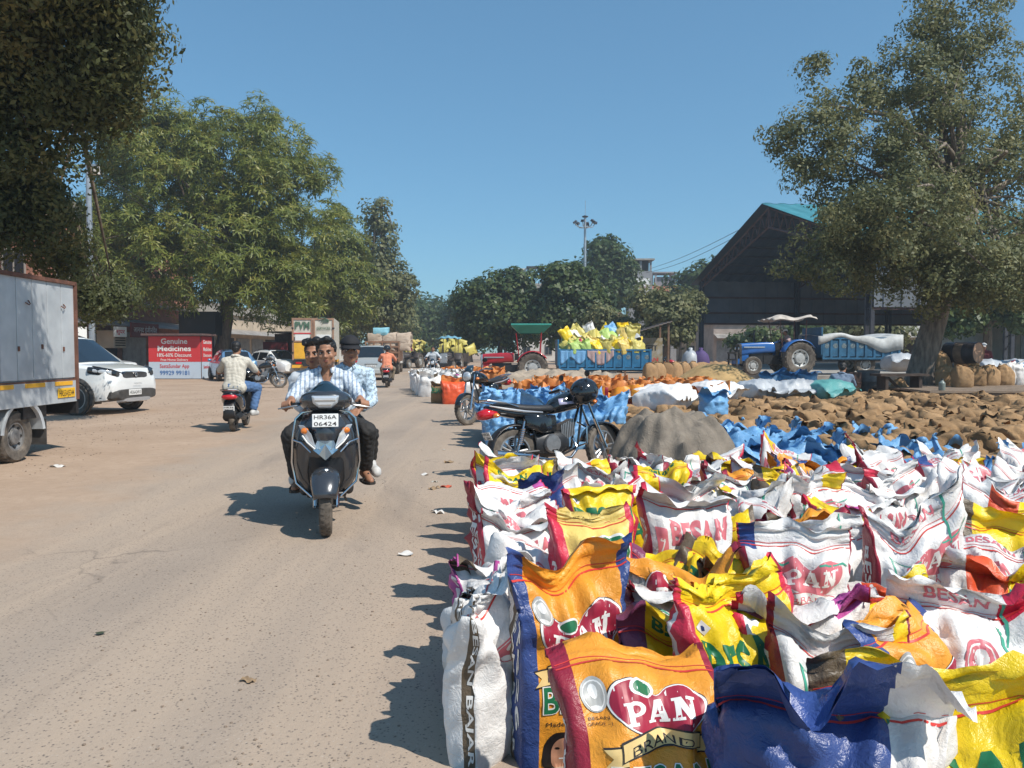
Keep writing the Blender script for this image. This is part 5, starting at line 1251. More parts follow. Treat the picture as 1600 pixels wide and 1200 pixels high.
    part(t, 'visor', M('smoked_visor', (.012, .028, .042), .06, spec=.8, coat=.8), lambda m: m.rings([[(w0 * u, y - .10 * u * u, z - .05 * u * u) for u in np.linspace(-1, 1, 11)] for z, y, w0 in ((1.175, 1.105, .175), (1.22, 1.075, .17), (1.27, 1.03, .135), (1.305, .99, .085))], cap=False, wrap=False), solid=.008, sharp=None)
    hl = part(t, 'headlight', CLR, lambda m: m.rings([[(x, y, z) for x, z in ((-.115, 1.185), (.115, 1.185), (.105, 1.12), (.05, 1.075), (-.05, 1.075), (-.105, 1.12))] for y in (1.06, 1.115)] + [[(x * .8, 1.14, 1.13 + (z - 1.13) * .75) for x, z in ((-.115, 1.185), (.115, 1.185), (.105, 1.12), (.05, 1.075), (-.05, 1.075), (-.105, 1.12))]]), bev=.008)
    part(hl, 'light_bar', CHR, lambda m: [m.box((0, 1.138, 1.142), (.17, .012, .012)), m.box((0, 1.138, 1.105), (.10, .012, .010))])
    m = MB(DKMET); m.tube([(-.36, .86, 1.07), (-.24, .92, 1.10), (0, .95, 1.11), (.24, .92, 1.10), (.36, .86, 1.07)], .013, 8); m.build('handlebar', t)
    for s_ in (-1, 1):
        part(t, 'grip', BLK, lambda m: m.tube([(s_ * .255, .915, 1.098), (s_ * .37, .855, 1.068)], .019, 10))
        part(t, 'brake_lever', ALU, lambda m: m.tube([(s_ * .23, .96, 1.09), (s_ * .28, .965, 1.085), (s_ * .40, .90, 1.06)], [.01, .009, .007], 6))
    # floor, body, seat
    part(t, 'footboard', BLK, lambda m: [m.box((0, .72, .30), (.34, .52, .05)), m.box((0, .72, .25), (.22, .56, .08))], bev=.02)
    part(t, 'side_panel', paint, lambda m: m.loft([(.48, .46, .13, .16, 2.6), (.38, .52, .17, .20, 2.6), (.2, .56, .19, .20, 2.5), (0, .60, .195, .18, 2.4), (-.18, .65, .18, .14, 2.3), (-.34, .70, .13, .09, 2.2), (-.42, .72, .07, .05, 2)], n=20), sharp=None)
    part(t, 'seat', SEATM, lambda m: m.loft([(.54, .72, .07, .03, 2.5), (.48, .745, .11, .05, 2.6), (.3, .75, .14, .055, 2.8), (.05, .755, .15, .055, 2.8), (-.12, .775, .15, .06, 2.8), (-.3, .785, .13, .05, 2.6), (-.36, .78, .08, .03, 2.3)], n=18), sharp=None)
    part(t, 'grab_rail', trim, lambda m: m.tube([(.13, -.05, .74), (.16, -.2, .78), (.14, -.42, .82), (0, -.48, .83), (-.14, -.42, .82), (-.16, -.2, .78), (-.13, -.05, .74)], .014, 8))
    part(t, 'tail_light', lens, lambda m: m.loft([(-.30, .68, .15, .05, 2.5), (-.40, .69, .135, .05, 2.5), (-.445, .69, .09, .035, 2.3)], n=14), sharp=None)
    part(t, 'rear_fender', BLK, lambda m: m.rings([[(-.1, y, z), (-.06, y - .01, z + .01), (.06, y - .01, z + .01), (.1, y, z)] for y, z in ((-.3, .62), (-.38, .52), (-.42, .38), (-.4, .27))], cap=False, wrap=False), solid=.01)
    plate(t, (0, -.418, .47), math.radians(10), 0, .2, .1, ['HR36', '7712'] if not front else ['HR36A', '06424'])
    part(t, 'engine', DKMET, lambda m: [m.loft([(.3, .32, .10, .09, 3), (.0, .25, .10, .09, 3), (-.08, .24, .08, .07, 3)], n=12), m.cyl((-.12, .3, .32), (-.12, .05, .27), .09)])
    part(t, 'exhaust', DKMET, lambda m: m.tube([(.12, .35, .25), (.16, .2, .24), (.17, .05, .27), (.175, -.32, .34)], [.02, .03, .06, .055], 10))
    part(t, 'shock_absorber', DKMET, lambda m: m.cyl((-.13, -.05, .28), (-.13, -.1, .58), .03))
    part(t, 'side_stand', DKMET, lambda m: m.tube([(-.12, .45, .25), (-.17, .32, .12)], .012, 6))
    return t

def motorcycle(name, label, loc, rz, group=None, lean=0, steer=0., tank=None, simple=False, plate_txt=('HR36', 'K 2841'), stripe=True):
    """forward +y, rear axle y=0, front axle 1.25"""
    t = thing(name, label, 'motorcycle', loc, rz, group); t.rotation_euler = (0, lean, rz)
    tank = tank or BLKG
    wheel(t, 'wheel', (0, 1.25, .295), .295, .085, .74, 5, 'alloy', RUBD, ALU, steer=steer); wheel(t, 'wheel', (0, 0, .295), .295, .09, .72, 5, 'alloy', RUBD, ALU)
    m = MB(CHR)
    for s_ in (-.085, .085): m.tube([(s_, 1.25, .29), (s_ * 1.05, 1.10, .66)], [.025, .02], 10); m.tube([(s_ * 1.05, 1.10, .66), (s_ * 1.05, .99, .95)], .016, 8)
    m.build('fork', t)
    def fend(r0, cy, a0, a1, hw):
        def f(m):
            m.rings([[(hw * math.sin(b), cy + (r0 - .03 * (1 - math.cos(b))) * math.cos(a), .295 + (r0 - .03 * (1 - math.cos(b))) * math.sin(a)) for b in np.linspace(-1.4, 1.4, 7)] for a in np.radians(np.linspace(a0, a1, 11))], cap=False, wrap=False)
        return f
    part(t, 'front_fender', tank, fend(.325, 1.25, 10, 165, .07), solid=.005, sharp=None)
    part(t, 'rear_fender', BLK, fend(.345, 0, 60, 215, .09), solid=.006, sharp=None)
    part(t, 'mud_flap', BLK, lambda m: m.add([(-.085, -.30, .22), (.085, -.30, .22), (.09, -.40, .02 + .08), (-.09, -.40, .10)], [(0, 1, 2, 3)]), solid=.006)
    plate(t, (0, -.345, .51), math.radians(24), 0, .2, .1, plate_txt)
    part(t, 'fuel_tank', tank, lambda m: m.loft([(.50, .80, .09, .06, 2.4), (.56, .83, .125, .095, 2.4), (.68, .865, .145, .115, 2.4), (.80, .885, .145, .115, 2.4), (.90, .885, .12, .10, 2.3), (.96, .88, .08, .06, 2.1)], n=20), sharp=None)
    part(t, 'tank_cap', CHR, lambda m: m.lathe([(0, .025), (.03, .025), (.035, 0), (0, 0)], c=(0, .78, .995), n=12))
    if stripe:
        for s_ in (-1, 1): part(t, 'tank_decal', M('violet_decal', (.50, .48, .66), .3, coat=.5), lambda m: m.grid(lambda u, v: (s_ * (.136 + .014 * math.sin(PI * u) - .02 * v), .58 + .32 * u, .835 + .075 * v + .02 * u), 8, 2), solid=.004, sharp=None)
    part(t, 'seat', SEATM, lambda m: m.loft([(.56, .80, .08, .035, 2.6), (.48, .80, .115, .05, 2.8), (.30, .80, .13, .052, 2.8), (.12, .81, .135, .055, 2.8), (-.05, .835, .135, .055, 2.8), (-.2, .85, .11, .045, 2.6), (-.26, .85, .07, .03, 2.4)], n=16), sharp=None)
    part(t, 'tail_panel', tank, lambda m: m.loft([(.42, .72, .12, .05, 2.6), (.2, .735, .125, .055, 2.6), (-.05, .765, .12, .055, 2.5), (-.22, .80, .10, .05, 2.4), (-.34, .82, .075, .045, 2.3)], n=14), sharp=None)
    for s_ in (-1, 1): part(t, 'silver_trim', SILV, lambda m: m.tube([(s_ * .122, .35, .755), (s_ * .128, .1, .775), (s_ * .118, -.15, .815), (s_ * .08, -.33, .855)], [.01, .016, .016, .008], 6))
    part(t, 'tail_light', REDL, lambda m: m.loft([(-.24, .765, .10, .05, 2.6), (-.36, .765, .095, .07, 2.6), (-.45, .75, .055, .045, 2.4)], n=12), sharp=None)
    part(t, 'grab_rail', CHR, lambda m: m.tube([(.125, .02, .83), (.14, -.15, .885), (.11, -.36, .92), (0, -.40, .925), (-.11, -.36, .92), (-.14, -.15, .885), (-.125, .02, .83)], .012, 8))
    for s_ in (-1, 1):
        o = part(t, 'indicator', AMB, lambda m: m.ball((s_ * .19, -.30, .74), (.035, .04, .028), 10, 6)); part(o, 'stalk', BLK, lambda m: m.cyl((s_ * .09, -.29, .75), (s_ * .17, -.30, .74), .01))
        part(t, 'side_cover', tank, lambda m: m.loft([(.52, .62, .022, .10, 2.6, s_ * .12), (.32, .62, .035, .115, 2.6, s_ * .125), (.10, .67, .018, .07, 2.3, s_ * .12)], n=12), sharp=None)
        def shock(m):
            m.cyl((s_ * .12, -.01, .31), (s_ * .12, .10, .66), .014)
            for k in range(9): f = .25 + .55 * k / 9; m.lathe([(.034, -.01), (.041, 0), (.034, .01)], c=(s_ * .12, -.01 + .11 * f, .31 + .35 * f), n=10)
        part(t, 'shock_absorber', CHR, shock)
    def frame(m):
        for s_ in (-.07, .07): m.tube([(s_ * .3, .98, .88), (s_, .90, .6), (s_, .84, .32), (s_, .62, .24), (s_, .30, .28), (s_, .24, .55), (s_ * 1.2, .3, .74)], .016, 8); m.tube([(s_ * 1.2, .3, .74), (s_ * 1.3, -.2, .76)], .014, 8); m.tube([(s_, .30, .3), (s_, 0, .295)], .02, 8)
        m.tube([(0, .98, .86), (0, .6, .80), (0, .3, .75)], .02, 8)
    part(t, 'frame', DKMET, frame)
    def eng(m):
        m.loft([(.26, .38, .085, .12, 3), (.40, .38, .125, .16, 3), (.58, .38, .125, .16, 3), (.72, .40, .08, .11, 3)], n=14)
        m.use(ALU); m.lathe([(0, .15), (.10, .15), (.115, .12), (.115, 0)], c=(0, .46, .38), axis='x', n=18); m.lathe([(0, -.125), (.08, -.125), (.09, -.10), (.09, 0)], c=(0, .54, .34), axis='x', n=18)
        for k in range(8): m.box((0, .62 + .026 * k, .50 + .010 * k), (.19 - .004 * k, .014, .20))
    part(t, 'engine', DKMET, eng)
    part(t, 'exhaust', CHR, lambda m: m.tube([(.04, .80, .42), (.10, .82, .3), (.13, .70, .20), (.14, .40, .19), (.15, .22, .22), (.155, .12, .245), (.16, -.32, .30)], [.02, .02, .02, .02, .025, .05, .05], 12))
    part(t, 'chain_cover', BLK, lambda m: m.loft([(.38, .33, .012, .06, 3, -.11), (.0, .31, .012, .07, 3, -.11), (-.1, .31, .01, .04, 3, -.11)], n=10))
    part(t, 'headlight', BLKG, lambda m: m.loft([(.99, .93, .07, .07, 2.2), (1.06, .93, .105, .10, 2.2), (1.13, .92, .115, .11, 2.3)], n=16), sharp=None)
    part(t, 'headlight_lens', CLR, lambda m: m.loft([(1.13, .92, .10, .095, 2.3), (1.16, .92, .07, .065, 2.2)], n=14), sharp=None)
    part(t, 'windscreen', M('smoked_visor', (.012, .028, .042), .06, spec=.8, coat=.8), lambda m: m.rings([[(w0 * u, y - .06 * u * u, z) for u in np.linspace(-1, 1, 7)] for z, y, w0 in ((1.0, 1.13, .11), (1.08, 1.07, .1), (1.13, 1.02, .07))], cap=False, wrap=False), solid=.006, sharp=None)
    part(t, 'handlebar', CHR, lambda m: m.tube([(-.36, .76, 1.02), (-.25, .84, 1.045), (-.16, .93, 1.0), (0, .96, .985), (.16, .93, 1.0), (.25, .84, 1.045), (.36, .76, 1.02)], .011, 8))
    for s_ in (-1, 1):
        part(t, 'grip', BLK, lambda m: m.tube([(s_ * .25, .84, 1.045), (s_ * .37, .75, 1.018)], .018, 8))
        part(t, 'lever', ALU, lambda m: m.tube([(s_ * .22, .89, 1.03), (s_ * .36, .83, 1.01)], .007, 6))
        o = part(t, 'mirror', BLK, lambda m: m.ball((s_ * .30, .90, 1.20), (.06, .015, .04), 10, 6)); part(o, 'stalk', BLK, lambda m: m.tube([(s_ * .2, .90, 1.03), (s_ * .24, .93, 1.12), (s_ * .30, .90, 1.19)], .006, 5))
        part(t, 'indicator', AMB, lambda m: m.ball((s_ * .19, 1.05, .86), (.035, .04, .028), 10, 6)); part(t, 'footpeg', BLK, lambda m: m.cyl((s_ * .1, .45, .3), (s_ * .24, .45, .3), .015))
    part(t, 'side_stand', DKMET, lambda m: m.tube([(-.09, .50, .26), (-.22, .55, .01)], .013, 6))
    part(t, 'leg_guard', CHR, lambda m: m.tube([(-.07, .86, .62), (-.27, .86, .55), (-.28, .84, .36), (-.07, .82, .32)] , .012, 8)); part(t, 'leg_guard', CHR, lambda m: m.tube([(.07, .86, .62), (.27, .86, .55), (.28, .84, .36), (.07, .82, .32)], .012, 8))
    return t

def car(name, label, loc, rz, L, stations, paint, group=None, r=.33, axles=(.85, 3.4), plate_txt='HR36 AB', clad=True, lamps='front', wheel_style='alloy', cat='car', suv=True, rails=True, rear=None):
    """forward +y, y=0 rear bumper. stations: (y, sill z, sill hw, belt z, belt hw, roof z, roof hw, kind) kind: 'b' body, 'c' cabin"""
    t = thing(name, label, cat, loc, rz, group)
    rings = []
    for (y, zs, hs, zb, hb, zr, hr) in stations:
        half = [(hs * .55, zs), (hs, zs + .03), (hb * 1.01, zs + (zb - zs) * .3), (hb * 1.015, zs + (zb - zs) * .62), (hb * .985, zb - .03), (hb * .955, zb), (hr + (hb * .955 - hr) * .15, zb + (zr - zb) * .82), (hr * .9, zr - (.015 if zr - zb > .2 else 0)), (hr * .45, zr + .012)]
        rings.append([(x, y, z) for x, z in half] + [(-x, y, z) for x, z in reversed(half)])
    n = len(rings[0]); body = MB(paint); gl = {'side_window': MB(CARGL), 'windscreen': MB(CARGL), 'rear_window': MB(CARGL)}
    k = len(rings); body.rings(rings)
    bo = body.build('body', t, sharp=28)
    cab = [i for i, s_ in enumerate(stations) if s_[5] - s_[3] > .2]
    c0, c1 = cab[0], cab[-1]
    def inset(q, nrm, e=.006, sh=.06):
        c = sum(q, Vector()) / len(q); return [p + (c - p).normalized() * min(sh, (c - p).length * .3) + nrm * e for p in q]
    for i in range(c0, c1):
        for (a, b) in ((5, 6), (n - 7, n - 6)):
            q = [Vector(rings[i][a]), Vector(rings[i][b]), Vector(rings[i + 1][b]), Vector(rings[i + 1][a])]
            s_ = 1 if a == 5 else -1; q = inset(q, Vector((s_, 0, .25)).normalized(), .008, .035); gl['side_window'].add([tuple(p) for p in q], [(0, 1, 2, 3)])
    for nm, i, j in (('windscreen', c1, c1 + 1), ('rear_window', c0, c0 - 1)):
        if 0 <= j < k:
            ids = [7, 8, n - 9, n - 8]; up_, lo_ = [Vector(rings[i][q]) for q in ids], [Vector(rings[j][q]) for q in ids]
            nr = (up_[3] - up_[0]).cross(lo_[0] - up_[0]).normalized(); nr = nr if nr.z > 0 else -nr
            A_ = [u_.lerp(l_, .07) + nr * .012 for u_, l_ in zip(up_, lo_)]; B_2 = [u_.lerp(l_, .95) + nr * .012 for u_, l_ in zip(up_, lo_)]
            for r_ in (A_, B_2): r_[0] = r_[0].lerp(r_[1], .08); r_[3] = r_[3].lerp(r_[2], .08)
            gl[nm].add([tuple(p) for p in A_ + B_2], [(k_, k_ + 1, k_ + 5, k_ + 4) for k_ in range(3)])
    for nm, g in gl.items():
        if g.v: g.build(nm, t, smooth=False, solid=.006)
    hw = stations[k // 2][4]
    for ay in axles:
        for s_ in (-1, 1):
            w_ = wheel(t, 'wheel', (s_ * (hw - .05), ay, r), r, .2, .68, 5, wheel_style, RUBD, ALU if wheel_style == 'alloy' else DKMET)
            if s_ < 0: w_.rotation_euler = (0, 0, PI)
            m = MB(DUSTB if clad else BLK)
            m.lathe([(r * 1.04, hw - .35), (r * 1.06, hw + .05), (r * 1.24, hw + .03), (r * 1.25, hw - .02)], c=(0, ay, r), axis='x', n=20, a0=-.35, a1=PI + .35) if s_ > 0 else m.lathe([(r * 1.04, -hw + .35), (r * 1.06, -hw - .05), (r * 1.24, -hw - .03), (r * 1.25, -hw + .02)], c=(0, ay, r), axis='x', n=20, a0=-.35, a1=PI + .35)
            m.lathe([(0, s_ * (hw + .012)), (r * 1.08, s_ * (hw + .014))], c=(0, ay, r), axis='x', n=20)
            m.build('wheel_arch', t)
    if rails:
        for s_ in (-1, 1): m = MB(BLK); zr = stations[c1][5]; m.tube([(s_ * stations[c0][6] * .82, stations[c0][0] + .15, zr - .01), (s_ * stations[c0][6] * .82, stations[c0][0] + .3, zr + .05), (s_ * stations[c1][6] * .82, stations[c1][0] - .3, zr + .05), (s_ * stations[c1][6] * .82, stations[c1][0] - .1, zr - .01)], .018, 6); m.build('roof_rail', t)
    mz = stations[c1][3] + .05
    for s_ in (-1, 1): part(t, 'wing_mirror', paint, lambda m: m.ball((s_ * (hw + .1), stations[c1][0] - .05 + .25, mz + .02), (.10, .06, .075), 10, 6))
    return t
SUVST = [(0, .42, .70, .78, .80, .80, .70), (.06, .30, .80, .98, .86, 1.0, .78), (.22, .24, .84, 1.02, .90, 1.10, .74), (.55, .22, .86, 1.01, .91, 1.56, .66), (1.0, .22, .86, 1.0, .91, 1.60, .67), (1.9, .22, .86, .98, .91, 1.61, .68), (2.45, .22, .86, .97, .91, 1.56, .66), (3.15, .22, .86, .98, .90, 1.02, .80), (3.55, .24, .86, .95, .90, .985, .78), (3.85, .27, .82, .88, .85, .92, .72), (3.97, .36, .72, .72, .76, .80, .62), (4.0, .42, .6, .6, .66, .68, .5)]
def white_suv():
    g = G(142, 650); fx, fy = P(204, 600, 17.2).x, 17.2
    hd = math.radians(-90 - 9)      # forward +y turned to +x and a little towards the camera
    fwd = Vector((-math.sin(hd), math.cos(hd), 0)); loc = Vector((fx, fy + .25, 0)) - fwd * 4.0
    t = car('parked_suv', 'white compact suv with black cladding parked nose out behind the box truck', loc, hd, 4.0, SUVST, WHP, r=.335, axles=(.78, 3.22))
    t.scale = (1, 1, 1.09)
    part(t, 'bumper', DUSTB, lambda m: m.loft([(3.72, .40, .86, .13, 5), (3.95, .40, .80, .12, 5), (4.04, .40, .66, .10, 4)], n=20), sharp=30)
    part(t, 'skid_plate', SILV, lambda m: m.loft([(3.9, .27, .55, .05, 5), (4.05, .29, .45, .04, 4)], n=12))
    part(t, 'grille', BLKG, lambda m: m.loft([(3.90, .80, .46, .075, 4), (3.99, .79, .42, .065, 4)], n=16))
    o = part(t, 'emblem', CHR, lambda m: m.lathe([(.035, 4.0), (.05, 4.0), (.05, 4.015), (.035, 4.015), (.035, 4.0)], c=(0, 0, .80), axis='y', n=18)); part(o, 'emblem_arc', CHR, lambda m: [m.tube([(0, 4.01, .755), (0, 4.01, .84)], .008, 5), m.tube([(-.035, 4.01, .82), (0, 4.01, .845), (.035, 4.01, .82)], .008, 5)])
    lettering('lettering', 'NEXON', CHR, t, (0, 4.045, .60), (0, 0, PI), .035, .26, .01)
    for s_ in (-1, 1):
        part(t, 'headlight_surround', BLKG, lambda m: m.loft([(3.50, .90, .05, .07, 3, s_ * .885), (3.72, .875, .09, .085, 3, s_ * .80), (3.88, .845, .10, .075, 3, s_ * .70), (3.985, .82, .06, .05, 3, s_ * .60)], n=14))
        part(t, 'headlight_lens', CLR, lambda m: m.loft([(3.62, .895, .03, .035, 3, s_ * .895), (3.80, .87, .07, .05, 3, s_ * .79), (3.93, .85, .06, .042, 3, s_ * .70)], n=12))
        if 0: part(t, 'headlight', CLR, lambda m: m.add([(s_ * .50, 3.965, .84), (s_ * .70, 3.90, .90), (s_ * .885, 3.60, .98), (s_ * .90, 3.62, .86), (s_ * .80, 3.86, .74), (s_ * .62, 3.95, .74)] + [(s_ * .48, 3.88, .83), (s_ * .66, 3.8, .88), (s_ * .80, 3.55, .95), (s_ * .82, 3.58, .86), (s_ * .7, 3.78, .75), (s_ * .6, 3.85, .75)], [(0, 1, 2, 3, 4, 5), (0, 6, 7, 1), (1, 7, 8, 2), (2, 8, 9, 3), (3, 9, 10, 4), (4, 10, 11, 5), (5, 11, 6, 0)]), smooth=False, bev=.012)
        part(t, 'headlight_bezel', BLKG, lambda m: m.tube([(s_ * .50, 3.985, .845), (s_ * .70, 3.925, .905), (s_ * .90, 3.60, .985)], [.012, .018, .012], 6))
        part(t, 'fog_light', REDL, lambda m: m.loft([(3.85, .50, .03, .07, 3, s_ * .70), (3.97, .50, .025, .06, 3, s_ * .69)], n=10))
        part(t, 'side_cladding', DUSTB, lambda m: m.loft([(1.15, .30, .03, .07, 4, s_ * .885), (2.85, .30, .03, .07, 4, s_ * .885)], n=10))
        part(t, 'door_handle', WHP, lambda m: m.tube([(s_ * .925, 1.55, .86), (s_ * .94, 1.62, .86), (s_ * .94, 1.72, .86), (s_ * .925, 1.78, .86)], .013, 6))
        part(t, 'door_seam', DARKIN, lambda m: [m.tube([(s_ * .925, 2.45, .34), (s_ * .928, 2.47, .6), (s_ * .905, 2.42, .95)], .005, 4), m.tube([(s_ * .925, 1.45, .34), (s_ * .928, 1.47, .6), (s_ * .905, 1.42, .97)], .005, 4)])
        part(t, 'fuel_flap', WHP, lambda m: m.lathe([(0, s_ * .928), (.08, s_ * .928), (.085, s_ * .92)], c=(0, 3.55 - .02, .78), axis='x', n=14)) if s_ < 0 else None
    plate(t, (.10, 4.05, .44), 0, PI, .44, .12, ['HR36AG4910'])
white_suv()

SED = [(0, .45, .60, .78, .66, .80, .5), (.12, .30, .78, .95, .82, .97, .66), (.5, .22, .82, .98, .85, 1.02, .66), (.85, .22, .83, .95, .86, 1.42, .60), (1.5, .20, .83, .93, .86, 1.49, .62), (2.3, .20, .83, .92, .86, 1.46, .62), (3.0, .20, .83, .93, .86, .96, .70), (3.6, .24, .80, .86, .83, .90, .66), (3.85, .34, .66, .70, .70, .76, .5)]
MPV = [(0, .42, .70, .82, .76, .84, .7), (.05, .30, .80, .98, .84, 1.0, .78), (.20, .25, .84, 1.02, .88, 1.08, .74), (.42, .25, .85, 1.02, .88, 1.66, .68), (1.2, .25, .85, 1.0, .88, 1.70, .69), (2.6, .25, .85, .99, .88, 1.68, .68), (3.4, .25, .85, .99, .88, 1.04, .76), (4.1, .27, .8, .88, .84, .93, .66), (4.3, .36, .66, .7, .7, .76, .5)]
def rear_lights(t, y, z, x, h, w_):
    for s_ in (-1, 1): part(t, 'tail_light', REDL, lambda m: m.loft([(y + .25, z, w_ * .5, h * .9, 3, s_ * x * 1.04), (y, z, w_, h, 3, s_ * x), (y - .03, z, w_ * .7, h * .7, 3, s_ * x * .98)], n=10))
def other_cars():
    g = G(578, 594)
    t = car('silver_van', 'pale silver people carrier driving away between the two riders', (P(580, 590, 37).x, 37, 0), math.radians(6), 4.3, MPV, M('pale_silver', (.48, .50, .49), .3, .35, coat=.6), r=.31, axles=(.8, 3.5), cat='van', clad=False)
    rear_lights(t, .02, .98, .74, .13, .09); plate(t, (0, -.01, .70), 0, 0, .46, .11, ['HR36 6518']); part(t, 'rear_bumper', M('pale_silver_bumper', (.42, .44, .43), .4), lambda m: m.loft([(.2, .45, .86, .12, 5), (0, .45, .82, .12, 5), (-.05, .45, .70, .09, 4)], n=16)); part(t, 'number_trim', CHR, lambda m: m.box((0, -.015, .80), (.6, .02, .04)))
    part(t, 'red_sticker', PRED, lambda m: m.box((.1, .26, 1.22), (.35, .01, .12)))
    t = car('white_car', 'white hatchback parked behind the dark parked scooter beside the tin shed', (P(418, 575, 42).x - 1.2, 43.5, 0), math.radians(-128), 3.85, SED, WHP, r=.29, axles=(.75, 3.05), clad=False)
    plate(t, (0, 3.86, .45), 0, PI, .46, .11, ['HR12 3307']);
    for s_ in (-1, 1): part(t, 'headlight', CLR, lambda m: m.loft([(3.55, .78, .13, .07, 3, s_ * .60), (3.76, .74, .08, .05, 3, s_ * .56)], n=10))
    t = car('blue_car', 'pale blue hatchback with a dark rear window parked under the round tree', (P(392, 575, 34).x - 1.2, 36.0, 0), math.radians(30), 3.85, SED, BLUC, r=.29, axles=(.75, 3.05), clad=False)
    rear_lights(t, .2, .82, .66, .09, .12); plate(t, (0, .05, .6), 0, 0, .46, .11, ['HR36 7015'])
    t = car('white_suv', 'white vehicle with a dark grille behind the white suv bonnet', (P(196, 560, 33).x - 3.7, 33.2, 0), math.radians(-97), 4.0, SUVST, WHP, r=.335, axles=(.78, 3.22)); part(t, 'grille', BLKG, lambda m: m.loft([(3.90, .78, .6, .09, 4), (3.99, .76, .5, .08, 4)], n=14))
other_cars()

# ---------------------------------------------------------------- box truck on the left
def box_truck():
    x0 = -6.02; yr = 10.75; Lb = 3.3; top = 2.33; bot = .72; W_ = 1.75
    t = thing('box_truck', 'white panelled box truck with yellow plate standing at the left edge', 'truck', (x0 - W_ / 2 - .1, yr, 0), math.radians(1.6))
    PAN_ = M('truck_white', (.50, .535, .56), .42, .1, var=.22, vs=1.4, bump=.15, bs=5, rgb2=(.58, .61, .63)); RUST = M('rust_trim', (.16, .07, .045), .8, var=.4, vs=8)
    hx = W_ / 2
    core = MB(PAN_).box((0, -Lb / 2, (bot + top) / 2), (W_ - .06, Lb, top - bot)); core.build('box_body', t, smooth=False)
    for s_ in (-1, 1):
        for k in range(10):
            w0 = Lb / 10; m = MB(PAN_); y = -w0 * (k + .5); m.box((s_ * (hx - .015), y, (1.0 + top) / 2), (.03, w0 - .012, top - 1.0 - .05)); m.build('side_panel', t, smooth=False, bev=.006)
        m = MB(PAN_).box((s_ * (hx - .01), -Lb / 2, .84), (.04, Lb, .30)); m.build('lower_panel', t, smooth=False, bev=.005)
        for k in range(5):
            y = -.18 - .66 * k; m = MB(M('reflector_yellow', (.82, .42, .03), .35)).box((s_ * (hx + .015), y - .15, .955), (.008, .42, .055)); m.build('reflector_strip', t, smooth=False)
        m = MB(RUST); m.box((s_ * hx, -Lb / 2, top + .0), (.06, Lb + .04, .05)); m.box((s_ * hx, -.0, (bot + top) / 2), (.06, .05, top - bot)); m.box((s_ * hx, -Lb / 2, .998), (.02, Lb, .025)); m.build('edge_rail', t, smooth=False)
    hk = MB(RUST)
    for k in range(4): hk.tube([(hx + .01, -.35 - .8 * k, 2.0), (hx + .04, -.32 - .8 * k, 1.97), (hx + .03, -.28 - .8 * k, 1.99), (hx + .01, -.29 - .8 * k, 2.03)], .008, 5)
    for k in range(6): hk.box((hx + .008, -.3 - .5 * k, 1.42 + .03 * (k % 2)), (.012, .03, .06))
    hk.build('rope_hook', t)
    dr = MB(PAN_)
    for s_ in (-1, 1): dr.box((s_ * hx / 2, .02, (bot + top) / 2 + .05), (hx - .04, .03, top - bot - .12))
    dr.build('rear_door', t, smooth=False, bev=.006)
    fr = MB(DKMET); fr.box((0, -Lb / 2 - .5, .60), (.8, Lb + 1.6, .14)); fr.box((hx - .3, -.9, .62), (.5, .5, .18)); fr.box((0, .02, .62), (W_, .06, .2)); fr.build('chassis', t, smooth=False)
    plate(t, (hx + .018, -.28, .825), 0, PI / 2, .42, .13, ['HR55AJ5344'], PLATEY)
    ya = -1.22
    for s_ in (-1, 1):
        w_ = wheel(t, 'wheel', (s_ * (hx - .18), ya, .325), .325, .2, .56, 5, 'disc', RUBD, M('steel_rim', (.30, .29, .28), .6, .5, var=.3, vs=8)); w_.rotation_euler = (0, 0, 0 if s_ > 0 else PI)
        w2 = wheel(t, 'wheel', (s_ * (hx - .18), ya - 2.45, .325), .325, .18, .56, 5, 'disc', RUBD, MATS['steel_rim']); w2.rotation_euler = (0, 0, 0 if s_ > 0 else PI)
        m = MB(PAN_); m.lathe([(.40, s_ * (hx - .32)), (.40, s_ * hx), (.44, s_ * (hx + .01)), (.44, s_ * (hx - .02))], c=(0, ya, .34), axis='x', n=16, a0=.1, a1=PI - .1); m.build('wheel_guard', t)
        m = MB(DUSTB).box((s_ * (hx - .15), ya + .47, .34), (.30, .02, .34)); m.build('mud_flap', t, smooth=False)
        m = MB(DUSTB).box((s_ * (hx - .1), ya - .55, .40), (.10, .25, .36)); m.build('side_skirt', t, smooth=False)
    # cab (outside the picture on the left)
    cb = MB(PAN_); cb.prismx([(-Lb - .1, .45), (-Lb - 1.45, .45), (-Lb - 1.5, .95), (-Lb - 1.2, 1.25), (-Lb - .85, 1.85), (-Lb - .1, 1.88)], -hx + .08, hx - .08); cb.build('cab', t, smooth=False, bev=.04)
    m = MB(CARGL); m.add([(-.65, -Lb - 1.2, 1.29), (.65, -Lb - 1.2, 1.29), (.6, -Lb - .91, 1.80), (-.6, -Lb - .91, 1.80)], [(0, 1, 2, 3)]); m.build('windscreen', t, smooth=False, solid=.02)
    for s_ in (-1, 1): m = MB(CARGL); m.add([(s_ * (hx - .075), -Lb - .25, 1.2), (s_ * (hx - .075), -Lb - 1.0, 1.2), (s_ * (hx - .075), -Lb - .8, 1.72), (s_ * (hx - .075), -Lb - .25, 1.74)], [(0, 1, 2, 3)]); m.build('side_window', t, smooth=False, solid=.01)
box_truck()

